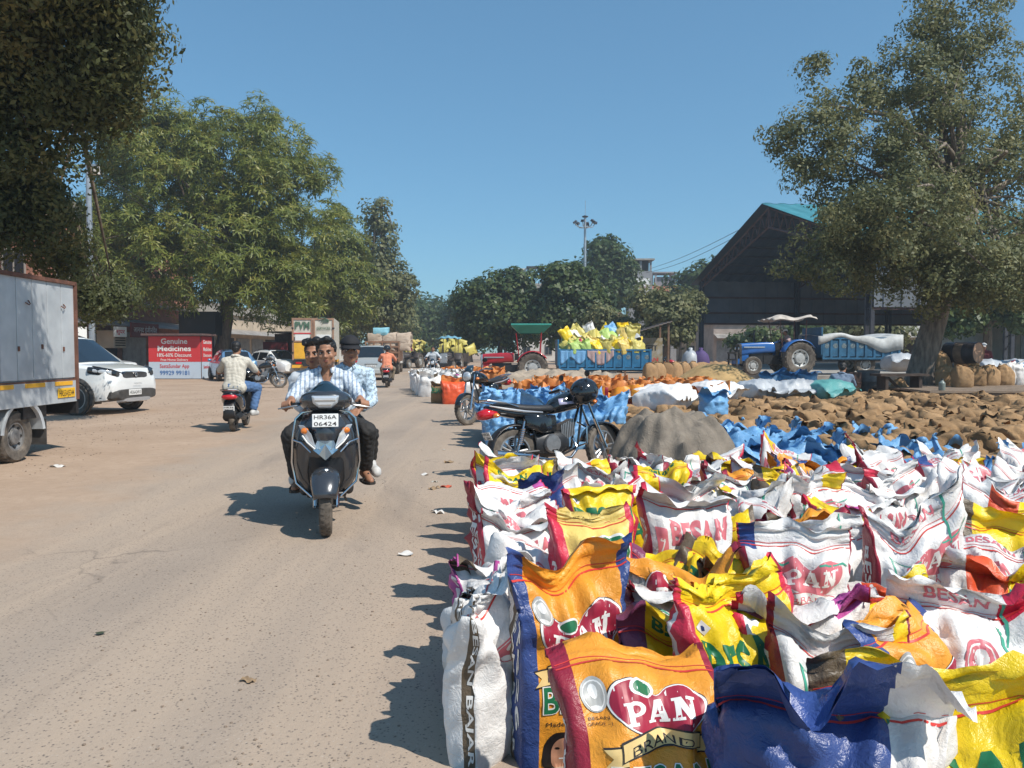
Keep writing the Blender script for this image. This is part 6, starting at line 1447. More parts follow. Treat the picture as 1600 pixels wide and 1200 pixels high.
def container_truck():
    Y = 41; xl, xr = P(458, 550, Y).x, P(524, 550, Y).x; zt = P(490, 497, Y).z
    t = thing('container_truck', 'white container truck with orange framed rear doors parked beyond the scooter', 'truck', ((xl + xr) / 2 - .05, Y, 0), math.radians(10))
    ORF = M('orange_frame', (.34, .19, .12), .6, var=.3, vs=4); CRM = M('cream_panel', (.56, .52, .44), .55, var=.2, vs=3); YB = M('yellow_panel', (.80, .42, .03), .5, var=.2, vs=3)
    hw = 1.1; L = 5.5; zb = .95
    MB(CRM).box((0, L / 2 + .05, (zb + zt) / 2), (2 * hw, L, zt - zb)).build('container', t, smooth=False)
    for s_ in (-1, 1):
        c = s_ * hw / 2
        d = MB(CRM).box((c, 0, (zt + zb) / 2 + .55), (hw - .14, .06, (zt - zb) - 1.35)); d = d.build('rear_door', t, smooth=False)
        f = MB(ORF)
        for xx in (c - hw / 2 + .06, c + hw / 2 - .06): f.box((xx, -.035, (zt + zb) / 2), (.09, .05, zt - zb))
        f.box((c, -.035, zt - .05), (hw - .21, .05, .1)); f.box((c, -.035, zb + 1.0), (hw - .21, .05, .08)); f.build('door_frame', d, smooth=False)
        y = MB(YB).box((c, -.0, zb + .5), (hw - .22, .07, .85)); y.build('yellow_panel', t, smooth=False)
        y = MB(PLATEW).box((c, -.01, zb + 1.2), (hw - .35, .07, .32)); y.build('white_panel', t, smooth=False)
        for zz in (.4, 1.0, 1.7): MB(DKMET).box((s_ * (hw - .04), -.07, zb + zz), (.12, .05, .07)).build('hinge', t, smooth=False)
    r = MB(PRED).box((-hw / 2, -.04, zb + 1.42), (hw - .2, .04, .06)); r.build('red_stripe', t, smooth=False)
    INK = M('sage_ink', (.07, .14, .09), .6)
    lettering('lettering', 'PVM', INK, t, (-hw / 2, -.075, zb + 1.66), (0, 0, 0), .38, .76, .05); lettering('lettering', 'SERVICES', INK, t, (hw / 2, -.075, zb + 1.62), (0, 0, 0), .15, .7, .02)
    m = MB(INK)
    for k in range(4): m.tube([(hw / 2 - .3 + .08 * k, -.07, zb + 2.2 - .08 * k), (hw / 2, -.07, zb + 2.28 - .09 * k), (hw / 2 + .28, -.07, zb + 2.12 - .03 * k)], .02, 4)
    m.build('painted_emblem', t)
    b = MB(YB); b.box((0, -.1, .62), (2.2, .12, .16)); b.build('bumper', t, smooth=False)
    c = MB(DKMET); c.box((0, 2.5, .75), (1.0, 6, .25)); c.box((0, .0, .82), (2.1, .2, .2)); c.build('chassis', t, smooth=False)
    for s_ in (-1, 1):
        for yy in (1.5, 6.0): wheel(t, 'wheel', (s_ * .82, yy, .45), .45, .42, .55, 5, 'disc', RUBD, MATS['steel_rim'])
        part(t, 'tail_light', REDL, lambda m: m.box((s_ * .75, -.12, .80), (.3, .05, .1)), smooth=False)
    cb = MB(YB); cb.prismx([(L + .2, .6), (L + 1.9, .6), (L + 1.9, 1.3), (L + 1.6, 2.3), (L + .2, 2.35)], -1.0, 1.0); cb.build('cab', t, smooth=False, bev=.05)
    MB(CARGL).add([(-.85, L + 1.91, 1.35), (.85, L + 1.91, 1.35), (.8, L + 1.64, 2.2), (-.8, L + 1.64, 2.2)], [(0, 1, 2, 3)]).build('windscreen', t, smooth=False, solid=.02)
container_truck()

def tractor(name, label, loc, rz, paint, canopy, silver_nose=True, tilt_canopy=False, rr=.67, seat_red=False):
    """forward +y, rear axle y=0, front axle y=1.95"""
    t = thing(name, label, 'tractor', loc, rz)
    for s_ in (-1, 1):
        a = wheel(t, 'wheel', (s_ * .66, 0, rr), rr, .36, .56, 5, 'disc', RUBD, M('pale_rim', (.48, .49, .48), .5, .3, var=.25, vs=6), lugs=20); a.rotation_euler = (0, 0, 0 if s_ > 0 else PI)
        b = wheel(t, 'wheel', (s_ * .60, 1.95, .38), .38, .19, .58, 5, 'disc', RUBD, MATS['pale_rim']); b.rotation_euler = (0, 0, 0 if s_ > 0 else PI)
        fd = MB(paint); fd.lathe([(rr * 1.10, s_ * .42), (rr * 1.14, s_ * .46), (rr * 1.14, s_ * .80), (rr * 1.08, s_ * .86)], c=(0, 0, rr), axis='x', n=14, a0=.35, a1=2.55); fd.build('fender', t, solid=.012, sharp=None)
        MB(paint).prismx([(.62, rr + .16), (.45, rr + .52), (.0, rr + .74), (-.4, rr + .6), (-.2, rr + .1), (.3, rr - .1)], s_ * .42 - .008, s_ * .42 + .008).build('fender_side', t, smooth=False)
    m = MB(DKMET); m.box((0, .55, .62), (.42, 1.5, .36)); m.box((0, 1.45, .66), (.36, .8, .42)); m.cyl((-.6, 0, rr), (.6, 0, rr), .13); m.cyl((-.55, 1.95, .38), (.55, 1.95, .38), .05); m.box((0, 1.95, .52), (.25, .2, .3)); m.box((.24, 1.2, .75), (.1, .5, .25)); m.cyl((.23, .9, .55), (.23, 1.2, .55), .09); m.build('engine', t, smooth=False)
    h = MB(paint); h.loft([(.85, 1.12, .30, .22, 5), (1.2, 1.13, .30, .23, 5), (1.9, 1.08, .28, .24, 5), (2.28, 1.02, .25, .27, 5)], n=20); h.build('bonnet', t, sharp=40)
    c = MB(paint); c.box((0, 2.12, .74), (.44, .32, .34)); c.build('bonnet_front', t, smooth=False)
    g = MB(SILV if silver_nose else DUSTB); g.loft([(2.27, 1.0, .26, .29, 5), (2.36, .98, .24, .28, 5)], n=20); g.box((0, 2.3, .66), (.46, .1, .4)); g.build('grille', t)
    for s_ in (-1, 1):
        MB(SILV).box((s_ * .285, 1.75, 1.14), (.06, .9, .05)).build('bonnet_stripe', t, smooth=False)
    fb = MB(paint if not silver_nose else DKMET); fb.box((0, 2.42, .55), (.5, .12, .22)); fb.build('front_weight', t, smooth=False)
    if not silver_nose:
        bp = MB(DUSTB)
        for s_ in (-1, 1): bp.box((s_ * .42, 2.55, .62), (.06, .06, .62))
        for zz in (.35, .62, .9): bp.box((0, 2.58, zz), (.9, .05, .06))
        bp.build('bumper', t, smooth=False)
    e = MB(BLK); e.tube([(.2, 1.55, 1.3), (.2, 1.55, 1.75), (.2, 1.5, 1.85)], [.045, .045, .035], 8); e.tube([(-.18, 1.25, 1.3), (-.18, 1.25, 1.6)], [.05, .06], 8); e.build('exhaust_stack', t)
    d = MB(DKMET); d.box((0, .72, 1.16), (.5, .2, .3)); d.build('dashboard', t, smooth=False)
    w_ = MB(BLK); w_.tube([(.21 * math.cos(a), .46 - .08 * math.sin(a), 1.42 + .2 * math.sin(a)) for a in np.linspace(0, 2 * PI, 17)], .015, 6); w_.tube([(0, .65, 1.2), (0, .46, 1.42)], .02, 6); w_.build('steering_wheel', t)
    s = MB(PRED if seat_red else SEATM); s.box((0, -.05, 1.02), (.46, .42, .1)); s.box((0, -.27, 1.22), (.46, .08, .4)); s.build('seat', t, bev=.03)
    p = MB(DKMET); p.box((0, .35, .60), (.9, .5, .04)); p.build('footplate', t, smooth=False)
    hz = 2.28
    po = MB(paint if seat_red else STEEL_R)
    for s_ in (-1, 1): po.tube([(s_ * .5, -.35, 1.1), (s_ * .52, -.4, hz)], .022, 6); po.tube([(s_ * .45, .62, 1.2), (s_ * .52, .75, hz - .05)], .02, 6)
    po.build('canopy_post', t)
    if tilt_canopy:
        cn = MB(canopy); cn.rings([[(x, y, hz + dz) for x, y, dz in ((-.72, -.85, .32), (.72, -.85, .32), (.72, .98, .32), (-.72, .98, .32))], [(x, y, hz + dz) for x, y, dz in ((-.5, -.45, -.05), (.5, -.45, -.05), (.5, .6, -.05), (-.5, .6, -.05))]], cap=False)
        cn.add([(-.72, -.85, hz + .33), (0, -.85, hz + .40), (.72, -.85, hz + .33), (.72, .98, hz + .33), (0, .98, hz + .40), (-.72, .98, hz + .33)], [(0, 1, 4, 5), (1, 2, 3, 4)])
        cn.build('canopy', t, smooth=False, solid=.01)
    else:
        rn = random.Random(4)
        cn = MB(canopy); cn.grid(lambda u, v: (-.75 + 1.5 * u, -.75 + 1.9 * v, hz + .12 - .5 * abs(u - .5) ** 2 + .06 * math.sin(9 * v + 4 * u) - .18 * max(0, v - .75) + .04 * math.sin(21 * u + 5 * v)), 16, 18); cn.build('canopy', t, solid=.012, sharp=None)
    for s_ in (-1, 1): part(t, 'headlight', CLR, lambda m: m.ball((s_ * .17, 2.37, 1.08), (.06, .02, .06), 10, 6))
    return t
REDT = M('tractor_red', (.40, .015, .025), .3, coat=.5, var=.15, vs=3); BLUT = M('tractor_blue', (.02, .13, .42), .32, coat=.5, var=.15, vs=3); GRNC = M('green_canopy', (.03, .27, .19), .5, var=.15, vs=3); PALEC = M('pale_tarpaulin', (.52, .46, .40), .8, var=.3, vs=3, bump=.5, bs=8)
Yt = 35.0
tractor('tractor', 'red tractor with a green canopy hitched before the loaded blue trailer', (P(832, 560, Yt).x, Yt + .3, 0), PI / 2, REDT, GRNC, True, True, .67, True)
Yb = 32.2
tractor('tractor', 'blue tractor with a pale cloth canopy beside the big grain heap', (P(1236, 560, Yb).x, Yb, .44), PI / 2 + .12, BLUT, PALEC, False, False, .68)

def trailer(name, label, loc, rz, L, W_, h, zb, mat, panels=10):
    t = thing(name, label, 'trailer', loc, rz)
    MB(DKMET).box((0, L / 2, zb - .08), (W_, L, .12)).build('bed', t, smooth=False)
    PNT = M('trailer_emblem', (.10, .24, .36), .6, var=.7, vs=25, rgb2=(.25, .30, .30))
    for s_ in (-1, 1):
        for k in range(panels):
            w0 = L / panels; m = MB(mat).box((s_ * W_ / 2, w0 * (k + .5), zb + h / 2), (.05, w0 - .1, h - .08)); o = m.build('side_panel', t, smooth=False)
            MB(PNT).lathe([(0, s_ * (W_ / 2 + .03)), (.10, s_ * (W_ / 2 + .03)), (.11, s_ * (W_ / 2 + .02))], c=(0, w0 * (k + .5), zb + h * .62), axis='x', n=10).build('painted_emblem', o)
        m = MB(mat)
        for k in range(panels + 1): m.box((s_ * (W_ / 2 + .02), min(L - .04, max(.04, L / panels * k)), zb + h / 2), (.08, .09, h + .02))
        m.box((s_ * (W_ / 2 + .02), L / 2, zb + h + .03), (.09, L, .07)); m.box((s_ * (W_ / 2 + .02), L / 2, zb - .04), (.09, L, .08)); m.build('side_frame', t, smooth=False)
    for y in (0, L): MB(mat).box((0, y, zb + h / 2), (W_ - .1, .05, h)).build('end_board', t, smooth=False)
    MB(mat).box((0, L + .03, zb + h * .9), (W_ + .1, .06, h * 1.5)).build('headboard', t, smooth=False)
    MB(DKMET).tube([(0, L, zb - .1), (0, L + 1.1, .55)], .06, 6).build('drawbar', t)
    for s_ in (-1, 1):
        w_ = wheel(t, 'wheel', (s_ * (W_ / 2 - .2), L * .42, .42), .42, .24, .55, 5, 'disc', RUBD, MATS['pale_rim']); w_.rotation_euler = (0, 0, 0 if s_ > 0 else PI)
    return t
TRB = M('trailer_blue', (.025, .16, .32), .45, var=.35, vs=3)
xa, xb = P(872, 560, 35).x, P(1014, 560, 35).x
LOADED = trailer('trailer', 'blue painted trailer heaped with yellow and white sacks', (xb, 35.4, 0), PI / 2, xb - xa, 2.0, .78, .66, TRB, 10)
xa2, xb2 = P(1282, 560, 31.5).x, P(1404, 560, 31.5).x
t2 = trailer('trailer', 'blue trailer covered with a pale tarpaulin behind the blue tractor', (xb2, 32.4, .44), PI / 2 + .02, xb2 - xa2, 1.9, .75, .72, M('trailer_blue_dark', (.03, .13, .24), .5, var=.35, vs=3), 9)
cv = MB(M('white_tarpaulin', (.50, .51, .50), .7, var=.3, vs=2.5, bump=.5, bs=6))
cv.grid(lambda u, v: (1.04 * (1 - 2 * v) if abs(1 - 2 * v) < .75 else 1.02 * math.copysign(1, 1 - 2 * v), (xb2 - xa2 + .3) * u - .1, 1.6 + .08 * math.sin(7 * u + 3 * v) + .04 * math.sin(19 * u) - (1.1 * (abs(1 - 2 * v) - .75) * (1.4 + .8 * math.sin(5 * u + 1)) if abs(1 - 2 * v) > .75 else 0)), 30, 16)
tag(cv.build('tarpaulin', solid=.01, sharp=None, loc=(xb2, 32.4, .44), rot=(0, 0, PI / 2 + .02)), 'pale crumpled tarpaulin laid over the covered blue trailer', 'tarpaulin')

def loaded_pickup():
    Y = 47; x = P(590, 560, Y).x
    t = thing('loaded_truck', 'lorry piled high with pale grain bags in front of the silver van', 'truck', (x + .3, Y, 0), math.radians(6))
    MB(M('rust_boards', (.24, .13, .08), .8, var=.35, vs=3)).box((0, 2.6, 1.25), (2.1, 5.2, .9)).build('cargo_bed', t, smooth=False)
    b = MB(MATS['rust_boards'])
    for k in range(5): b.box((-1.0 + .5 * k, -.05, 1.4), (.08, .08, 1.3))
    for zz in (1.0, 1.35, 1.7, 2.0): b.box((0, -.06, zz), (2.1, .05, .1))
    b.build('tail_board', t, smooth=False)
    MB(DKMET).box((0, 2.8, .72), (.9, 6.2, .2)).build('chassis', t, smooth=False)
    for s_ in (-1, 1):
        for yy in (1.3, 6.0): wheel(t, 'wheel', (s_ * .8, yy, .42), .42, .36, .55, 5, 'disc', RUBD, MATS['steel_rim'])
    cb = MB(WHP); cb.prismx([(5.4, .6), (7.1, .6), (7.1, 1.3), (6.8, 2.2), (5.4, 2.25)], -1, 1); cb.build('cab', t, smooth=False, bev=.05)
    return t
LORRY = loaded_pickup()

# ---------------------------------------------------------------- two-wheelers
gN = G(506, 846); NEAR_RZ = math.pi + .215
near = scooter('scooter', 'dark grey scooter carrying three young men towards the camera', (0, 0, 0), NEAR_RZ, GREYPNT)
fw = Vector((-math.sin(NEAR_RZ), math.cos(NEAR_RZ), 0)); near.location = (gN.x - fw.x * 1.24, gN.y - fw.y * 1.24 + .06, 0)
gL = G(358, 676)
left_sc = scooter('scooter', 'black scooter with red tail lamp ridden away by a man in a cream shirt', (gL.x, gL.y + .22, 0), math.radians(9), BLKG, front=False, guard=False)
gO = G(603, 606)
or_sc = scooter('scooter', 'dark scooter ridden away by a helmeted man in an orange shirt', (gO.x, gO.y + .2, 0), math.radians(5), BLKG, front=False, guard=False)
gP = G(425, 600)
scooter('scooter', 'dark grey scooter parked at the roadside before the white hatchback', (gP.x - .9, gP.y - .05, 0), math.radians(-112), M('slate_paint', (.07, .08, .09), .3, coat=.5), front=False, guard=False, lean=-.12)
gM = G(668, 597)
on_mc = motorcycle('motorcycle', 'black motorcycle ridden towards the camera by a man in a pale shirt', (gM.x + .15, gM.y + 1.2, 0), PI + .06, tank=BLKG, stripe=False)
# parked motorcycles
bk = P(806, 690, 8.35)
park = motorcycle('motorcycle', 'black and silver motorcycle parked across the front of the blue sacks', (bk.x, 8.35, 0), -math.radians(62), lean=-.13, steer=.3)
park2 = motorcycle('motorcycle', 'black motorcycle with pale alloy wheels facing the road behind the blue sacks', (-.2, 15.5, 0), math.radians(150), tank=BLKG, lean=.12, steer=-.2, stripe=False)
motorcycle('motorcycle', 'dark motorcycle with red tank standing behind the jute sacks by the tin stall', (P(1068, 560, 40).x + .2, 40.5, 0), math.radians(75), tank=REDT, lean=-.1, stripe=False)
motorcycle('motorcycle', 'dark motorcycle half hidden beside the dark scooter near the pale blue car', (P(385, 575, 28.5).x - .3, 29.2, 0), math.radians(-75), tank=BLKG, lean=-.12, stripe=False)
def helmet(name, label, c, rot, r, mat, stripe=None):
    t = thing(name, label, 'helmet', c); t.rotation_euler = rot
    m = MB(mat); m.rings([[(r * math.sin(a) * math.cos(b), r * 1.12 * math.sin(a) * math.sin(b), r * math.cos(a)) for b in np.linspace(0, 2 * PI, 20, endpoint=False)] for a in np.radians(np.linspace(3, 118, 10))], cap=False); m.build('shell', t, solid=.02, sharp=None)
    v = MB(CARGL); v.rings([[(r * 1.04 * math.sin(a) * math.cos(b), r * 1.17 * math.sin(a) * math.sin(b), r * 1.04 * math.cos(a)) for b in np.linspace(PI * .12, PI * .88, 12)] for a in np.radians(np.linspace(62, 100, 5))], cap=False, wrap=False); v.build('visor', t, solid=.006, sharp=None)
    s_ = MB(BLK); s_.tube([(-r * .8, 0, -r * .5), (-r * .5, .04, -r * 1.05), (0, .05, -r * 1.2), (r * .5, .04, -r * 1.05), (r * .8, 0, -r * .5)], .01, 5); s_.build('chin_strap', t)
    if stripe:
        q = MB(stripe); q.rings([[(r * 1.015 * math.sin(a) * math.cos(b), r * 1.135 * math.sin(a) * math.sin(b), r * 1.015 * math.cos(a)) for b in (PI * 1.38, PI * 1.42, PI * 1.46)] for a in np.radians(np.linspace(15, 110, 9))], cap=False, wrap=False); q.build('stripe', t, solid=.004, sharp=None)
    return t
park.scale = (.93, .93, .93); bpy.context.view_layer.update(); hp = park.matrix_world @ Vector((.20, .90, .98))
helmet('helmet', 'black helmet hanging on the handlebar of the black and silver motorcycle', hp, (.5, .3, -1.0), .145, BLKG)
# ================================================================== PEOPLE
def fuse(mb, vox, it=3, fac=.5):
    me = bpy.data.meshes.new('tmp'); me.from_pydata(mb.v, [], mb.f); me.update()
    o = bpy.data.objects.new('tmp', me); COL.objects.link(o)
    r = o.modifiers.new('r', 'REMESH'); r.mode = 'VOXEL'; r.voxel_size = vox; r.adaptivity = 0
    s = o.modifiers.new('s', 'SMOOTH'); s.factor = fac; s.iterations = it
    dg = bpy.context.evaluated_depsgraph_get(); ev = o.evaluated_get(dg); m2 = ev.to_mesh()
    V = np.empty(len(m2.vertices) * 3); m2.vertices.foreach_get('co', V); V = V.reshape(-1, 3); F = [tuple(p.vertices) for p in m2.polygons]
    ev.to_mesh_clear(); bpy.data.objects.remove(o); bpy.data.meshes.remove(me)
    return V, F
def vnormals(V, F):
    F4 = np.array([f if len(f) == 4 else (f[0], f[1], f[2], f[2]) for f in F]); n = np.cross(V[F4[:, 2]] - V[F4[:, 0]], V[F4[:, 3]] - V[F4[:, 1]]); N = np.zeros_like(V)
    for k in range(4): np.add.at(N, F4[:, k], n)
    return unit(N)
def folds(V, F, amp, lam, seed):
    rng = np.random.default_rng(seed); N = vnormals(V, F); d = 0
    for i in range(5):
        k = unit(rng.normal(size=3)) ; l_ = lam * rng.uniform(.6, 1.8); ph = rng.uniform(0, 6)
        d = d + np.abs(np.sin(V @ k / l_ * PI + ph + 1.2 * np.sin(V @ unit(rng.normal(size=3)) * 14))) - .6
    return V + N * (d * amp / 3)[:, None]
SKIN = M('skin_brown', (.35, .175, .105), .5, var=.12, vs=20, spec=.4); HAIR = M('hair_black', (.010, .009, .009), .45, bump=.6, bs=60, spec=.5); LIP = M('lip_brown', (.25, .085, .06), .5); EYEW = M('eye_white', (.55, .52, .48), .3); EYED = M('eye_dark', (.012, .008, .006), .2)
def stripe_mat(name, base, c2, scale, axis=0, w=.3, var=.1, rough=.8):
    if name in MATS: return MATS[name]
    m = M(name, base, rough); n = m.node_tree.nodes; l = m.node_tree.links; b = n['Principled BSDF']
    tc = n.new('ShaderNodeTexCoord'); wv = n.new('ShaderNodeTexWave'); wv.bands_direction = 'XYZ'[axis]; wv.inputs['Scale'].default_value = scale; wv.inputs['Distortion'].default_value = 1.2; wv.inputs['Detail'].default_value = 1; wv.inputs['Detail Scale'].default_value = 1.5
    l.new(tc.outputs['Object'], wv.inputs['Vector'])
    r = n.new('ShaderNodeValToRGB'); e = r.color_ramp.elements; e[0].position = w; e[1].position = w + .12; e[0].color = (*c2, 1); e[1].color = (*base, 1); l.new(wv.outputs['Fac'], r.inputs[0])
    nz = n.new('ShaderNodeTexNoise'); nz.inputs['Scale'].default_value = 45; nz.inputs['Detail'].default_value = 2; l.new(tc.outputs['Object'], nz.inputs['Vector'])
    r2 = n.new('ShaderNodeValToRGB'); e = r2.color_ramp.elements; e[0].position = .44; e[1].position = .50; e[0].color = (*[c * (1 - var) for c in (1, 1, 1)], 1); e[1].color = (1, 1, 1, 1); l.new(nz.outputs['Fac'], r2.inputs[0])
    mx = n.new('ShaderNodeMix'); mx.data_type = 'RGBA'; mx.blend_type = 'MULTIPLY'; mx.inputs[0].default_value = 1; l.new(r.outputs[0], mx.inputs[6]); l.new(r2.outputs[0], mx.inputs[7]); l.new(mx.outputs[2], b.inputs['Base Color'])
    return m
SH_STRIPE = stripe_mat('striped_shirt', (.62, .68, .74), (.30, .38, .50), 9, 0, .25, .28); SH_PRINT = stripe_mat('printed_shirt', (.50, .64, .76), (.56, .68, .78), 3, 0, .3, .45)
SH_CREAM = stripe_mat('cream_checked_shirt', (.62, .58, .50), (.50, .47, .40), 14, 2, .2, .12); SH_ORANGE = M('orange_shirt', (.72, .25, .14), .8, var=.12, vs=10); SH_PALE = M('pale_grey_shirt', (.50, .54, .58), .8, var=.12, vs=10)
SH_PINK = M('dusty_pink_shirt', (.45, .32, .31), .85, var=.15, vs=8); SH_SLATE = M('slate_blue_shirt', (.16, .21, .29), .85, var=.15, vs=8); SH_MAROON = M('maroon_cloth', (.13, .02, .025), .85, var=.15, vs=8)
TR_BLACK = M('black_trousers', (.020, .018, .017), .75, var=.25, vs=9); TR_JEAN = M('blue_jeans', (.08, .16, .32), .85, var=.25, vs=9); TR_KHAKI = M('khaki_trousers', (.26, .21, .15), .85, var=.2, vs=9); TR_WHITE = M('white_trousers', (.52, .50, .47), .85, var=.15, vs=9)
SHOE_W = M('white_shoe', (.55, .54, .52), .6, var=.15, vs=15); SHOE_B = M('black_shoe', (.02, .018, .018), .5); CAPM = M('black_cap', (.013, .013, .016), .8, bump=.3, bs=150); CAPW = M('white_cap', (.62, .61, .58), .85)

def cap_(mb, p0, p1, r0, r1, n=12):
    p0, p1 = Vector(p0), Vector(p1); mb.ball(p0, r0, n, 8); mb.ball(p1, r1, n, 8); mb.cyl(p0, p1, r0, r1, n)
def chain(mb, pts, rs):
    for i in range(len(pts) - 1): cap_(mb, pts[i], pts[i + 1], rs[i], rs[i + 1])
def grip_hand(mb, c, axis, back):
    """fingers closed round a bar through c along axis; the palm lies on the side 'back'"""
    c, a, b = Vector(c), Vector(axis).normalized(), Vector(back); b = (b - a * b.dot(a)).normalized(); q = a.cross(b); 
    if q.z > 0: q = -q
    up = -q
    for i, s in enumerate((-.033, -.011, .011, .032)):
        o = c + a * s; R_ = .031
        pts = [o + (b * math.cos(t) + up * math.sin(t)) * R_ for t in np.radians([35, 85, 140, 190, 235])]
        chain(mb, pts, [.0105, .0105, .0095, .009, .008])
    cap_(mb, c + b * .035 - a * .028, c + b * .035 + a * .028, .024, .022); cap_(mb, c + b * .06 - a * .015, c + b * .06 + a * .012, .026, .026)
    s = 1
    chain(mb, [c + b * .045 + a * .04 * s - up * .01, c + b * .01 + a * .045 * s - up * .033, c - b * .02 + a * .03 * s - up * .035], [.014, .011, .009])
    return c + b * .075
def flat_hand(mb, wrist, fdir, side, curl=.5):
    w, f, s = Vector(wrist), Vector(fdir).normalized(), Vector(side); s = (s - f * s.dot(f)).normalized(); n = f.cross(s); n = -n if n.z > 0 else n
    cap_(mb, w + f * .03, w + f * .085 + s * .02, .024, .020); cap_(mb, w + f * .03, w + f * .085 - s * .02, .022, .020)
    for i, (o, L) in enumerate(((.033, .062), (.011, .075), (-.011, .07), (-.032, .055))):
        k = w + f * .10 + s * o; d1 = (f + n * curl * .5).normalized(); d2 = (f + n * curl * 1.4).normalized()
        chain(mb, [k, k + d1 * L * .5, k + d1 * L * .5 + d2 * L * .5], [.0105, .0095, .008])
    chain(mb, [w + f * .035 + s * .03, w + f * .07 + s * .06 + n * .01, w + f * .105 + s * .065 + n * .02], [.014, .011, .0085])

def human(name, label, Fm, J, shirt, trousers, shoe, vox=.012, sleeve='long', hair='short', cap=None, seed=0, hands=('flat', 'flat'), gripax=None, collar=True, sandal=False, stache=False, face=True, open_neck=False, belly=1.0, hs=1.0):
    """J (in the frame Fm): pelvis chest neck head(centre) face(dir) sh_l sh_r el_l el_r wr_l wr_r hip kn an toe"""
    t = thing(name, label, 'person'); t.matrix_world = Fm; t['label'] = label
    v = lambda k: Vector(J[k])
    # ---- body: one skin
    b = MB(); hd = v('head'); f = Vector(J.get('face', (0, 1, 0))).normalized(); up = Vector(J.get('up', (0, 0, 1))); up = (up - f * up.dot(f)).normalized(); rt = f.cross(up)
    def hp(x, y, z): return hd + (rt * x + f * y + up * z) * hs
    def hb(m, x, y, z, r):
        m.X = Matrix.Translation(hp(x, y, z)) @ Matrix((rt, f, up)).transposed().to_4x4(); m.ball((0, 0, 0), tuple(q * hs for q in (r if isinstance(r, tuple) else (r, r, r))), 14, 10); m.X = Matrix()
    hb(b, 0, -.012, .035, (.074, .092, .082)); hb(b, 0, .022, -.02, (.064, .068, .088)); hb(b, 0, .040, -.075, (.042, .040, .034)); hb(b, 0, .058, -.092, (.020, .018, .016))
    hb(b, 0, .078, .030, (.046, .014, .010)); hb(b, 0, .092, -.004, (.011, .014, .030)); hb(b, 0, .102, -.020, (.015, .016, .012)); 
    for s in (-1, 1): hb(b, s * .040, .062, -.022, (.022, .022, .024)); hb(b, s * .073, -.008, -.005, (.010, .020, .032)); hb(b, s * .012, .094, -.024, (.009, .010, .008)); hb(b, s * .05, .02, -.06, (.018, .035, .03))
    hb(b, 0, .080, -.052, (.022, .010, .007)); hb(b, 0, .078, -.064, (.019, .010, .007))
    cap_(b, v('neck'), hp(0, -.015, -.06), .056, .054)
    pel, ch, nk = v('pelvis'), v('chest'), v('neck'); sl, sr = v('sh_l'), v('sh_r'); ax = (sr - sl).normalized()
    def torso(m, e, top=True):
        cap_(m, pel - ax * .075, pel + ax * .075, .105 * belly + e, .105 * belly + e); mid = pel.lerp(ch, .5); cap_(m, mid - ax * .06, mid + ax * .06, .098 * belly + e, .098 * belly + e)
        cap_(m, ch - ax * .085, ch + ax * .085, .103 + e, .103 + e); cap_(m, pel, ch, .11 * belly + e, .11 + e); cap_(m, pel - ax * .06, ch - ax * .075, .10 * belly + e, .10 + e); cap_(m, pel + ax * .06, ch + ax * .075, .10 * belly + e, .10 + e)
        if top: cap_(m, ch, nk - (nk - ch) * .12, .10 + e, .065 + e); cap_(m, sl, nk - (nk - ch) * .12, .058 + e, .055 + e); cap_(m, sr, nk - (nk - ch) * .12, .058 + e, .055 + e); cap_(m, sl, ch - ax * .06, .06 + e, .09 + e); cap_(m, sr, ch + ax * .06, .06 + e, .09 + e)
    torso(b, 0)
    for s in 'lr':
        chain(b, [v('sh_' + s), v('el_' + s), v('wr_' + s)], [.055, .041, .028]); chain(b, [v('hip_' + s), v('kn_' + s), v('an_' + s)], [.088, .060, .040])
        chain(b, [v('kn_' + s).lerp(v('an_' + s), .1), v('kn_' + s).lerp(v('an_' + s), .35)], [.055, .056])
        chain(b, [v('an_' + s) - Vector((0, 0, .03)), v('toe_' + s)], [.038, .026]); an, to = v('an_' + s), v('toe_' + s); d = (to - an); d.z = 0; d = d.normalized(); cap_(b, an - Vector((0, 0, .045)) - d * .045, to - d * .02, .034, .034)
        hm = hands[0 if s == 'l' else 1]
        if hm == 'grip': grip_hand(b, J['grip_' + s], gripax[s] if gripax else (1, 0, 0), v('wr_' + s) - v('grip_' + s))
        else: flat_hand(b, v('wr_' + s), v('wr_' + s) - v('el_' + s) if 'hd_' + s not in J else Vector(J['hd_' + s]), (1 if s == 'l' else -1, 0, 0))
    V, F = fuse(b, vox, 3); o = obj_np('body', V, F, SKIN, parent=t)
    # ---- clothes
    sm = MB(); torso(sm, .010)
    for s in 'lr':
        if sleeve == 'long': e = v('el_' + s).lerp(v('wr_' + s), .82); chain(sm, [v('sh_' + s), v('el_' + s), e], [.066, .055, .045])
        else: e = v('sh_' + s).lerp(v('el_' + s), .78); chain(sm, [v('sh_' + s), e], [.068, .060])
    cap_(sm, pel - ax * .09 - Vector((0, 0, .03)), pel + ax * .09 - Vector((0, 0, .03)), .12 * belly, .12 * belly)
    V, F = fuse(sm, vox * 1.15, 4); V = folds(V, F, .011, .06, seed)
    if open_neck:
        # the shirt front is open in a V below the neck
        fr = Vector(J.get('face', (0, 1, 0))); fr.z = 0; fr.normalize(); top = nk + Vector((0, 0, .02)); c = np.array([V[list(q)].mean(0) for q in F]); rel = c - np.array(top); dep = -(rel[:, 2]); lat = np.abs(rel @ np.array(ax)); fwd = rel @ np.array(fr)
        F = [q for q, k in zip(F, ~((fwd > .0) & (dep < .17) & (lat < .058 * (1 - dep / .17) + .004))) if k]
    o = obj_np('shirt', V, F, shirt, parent=t)
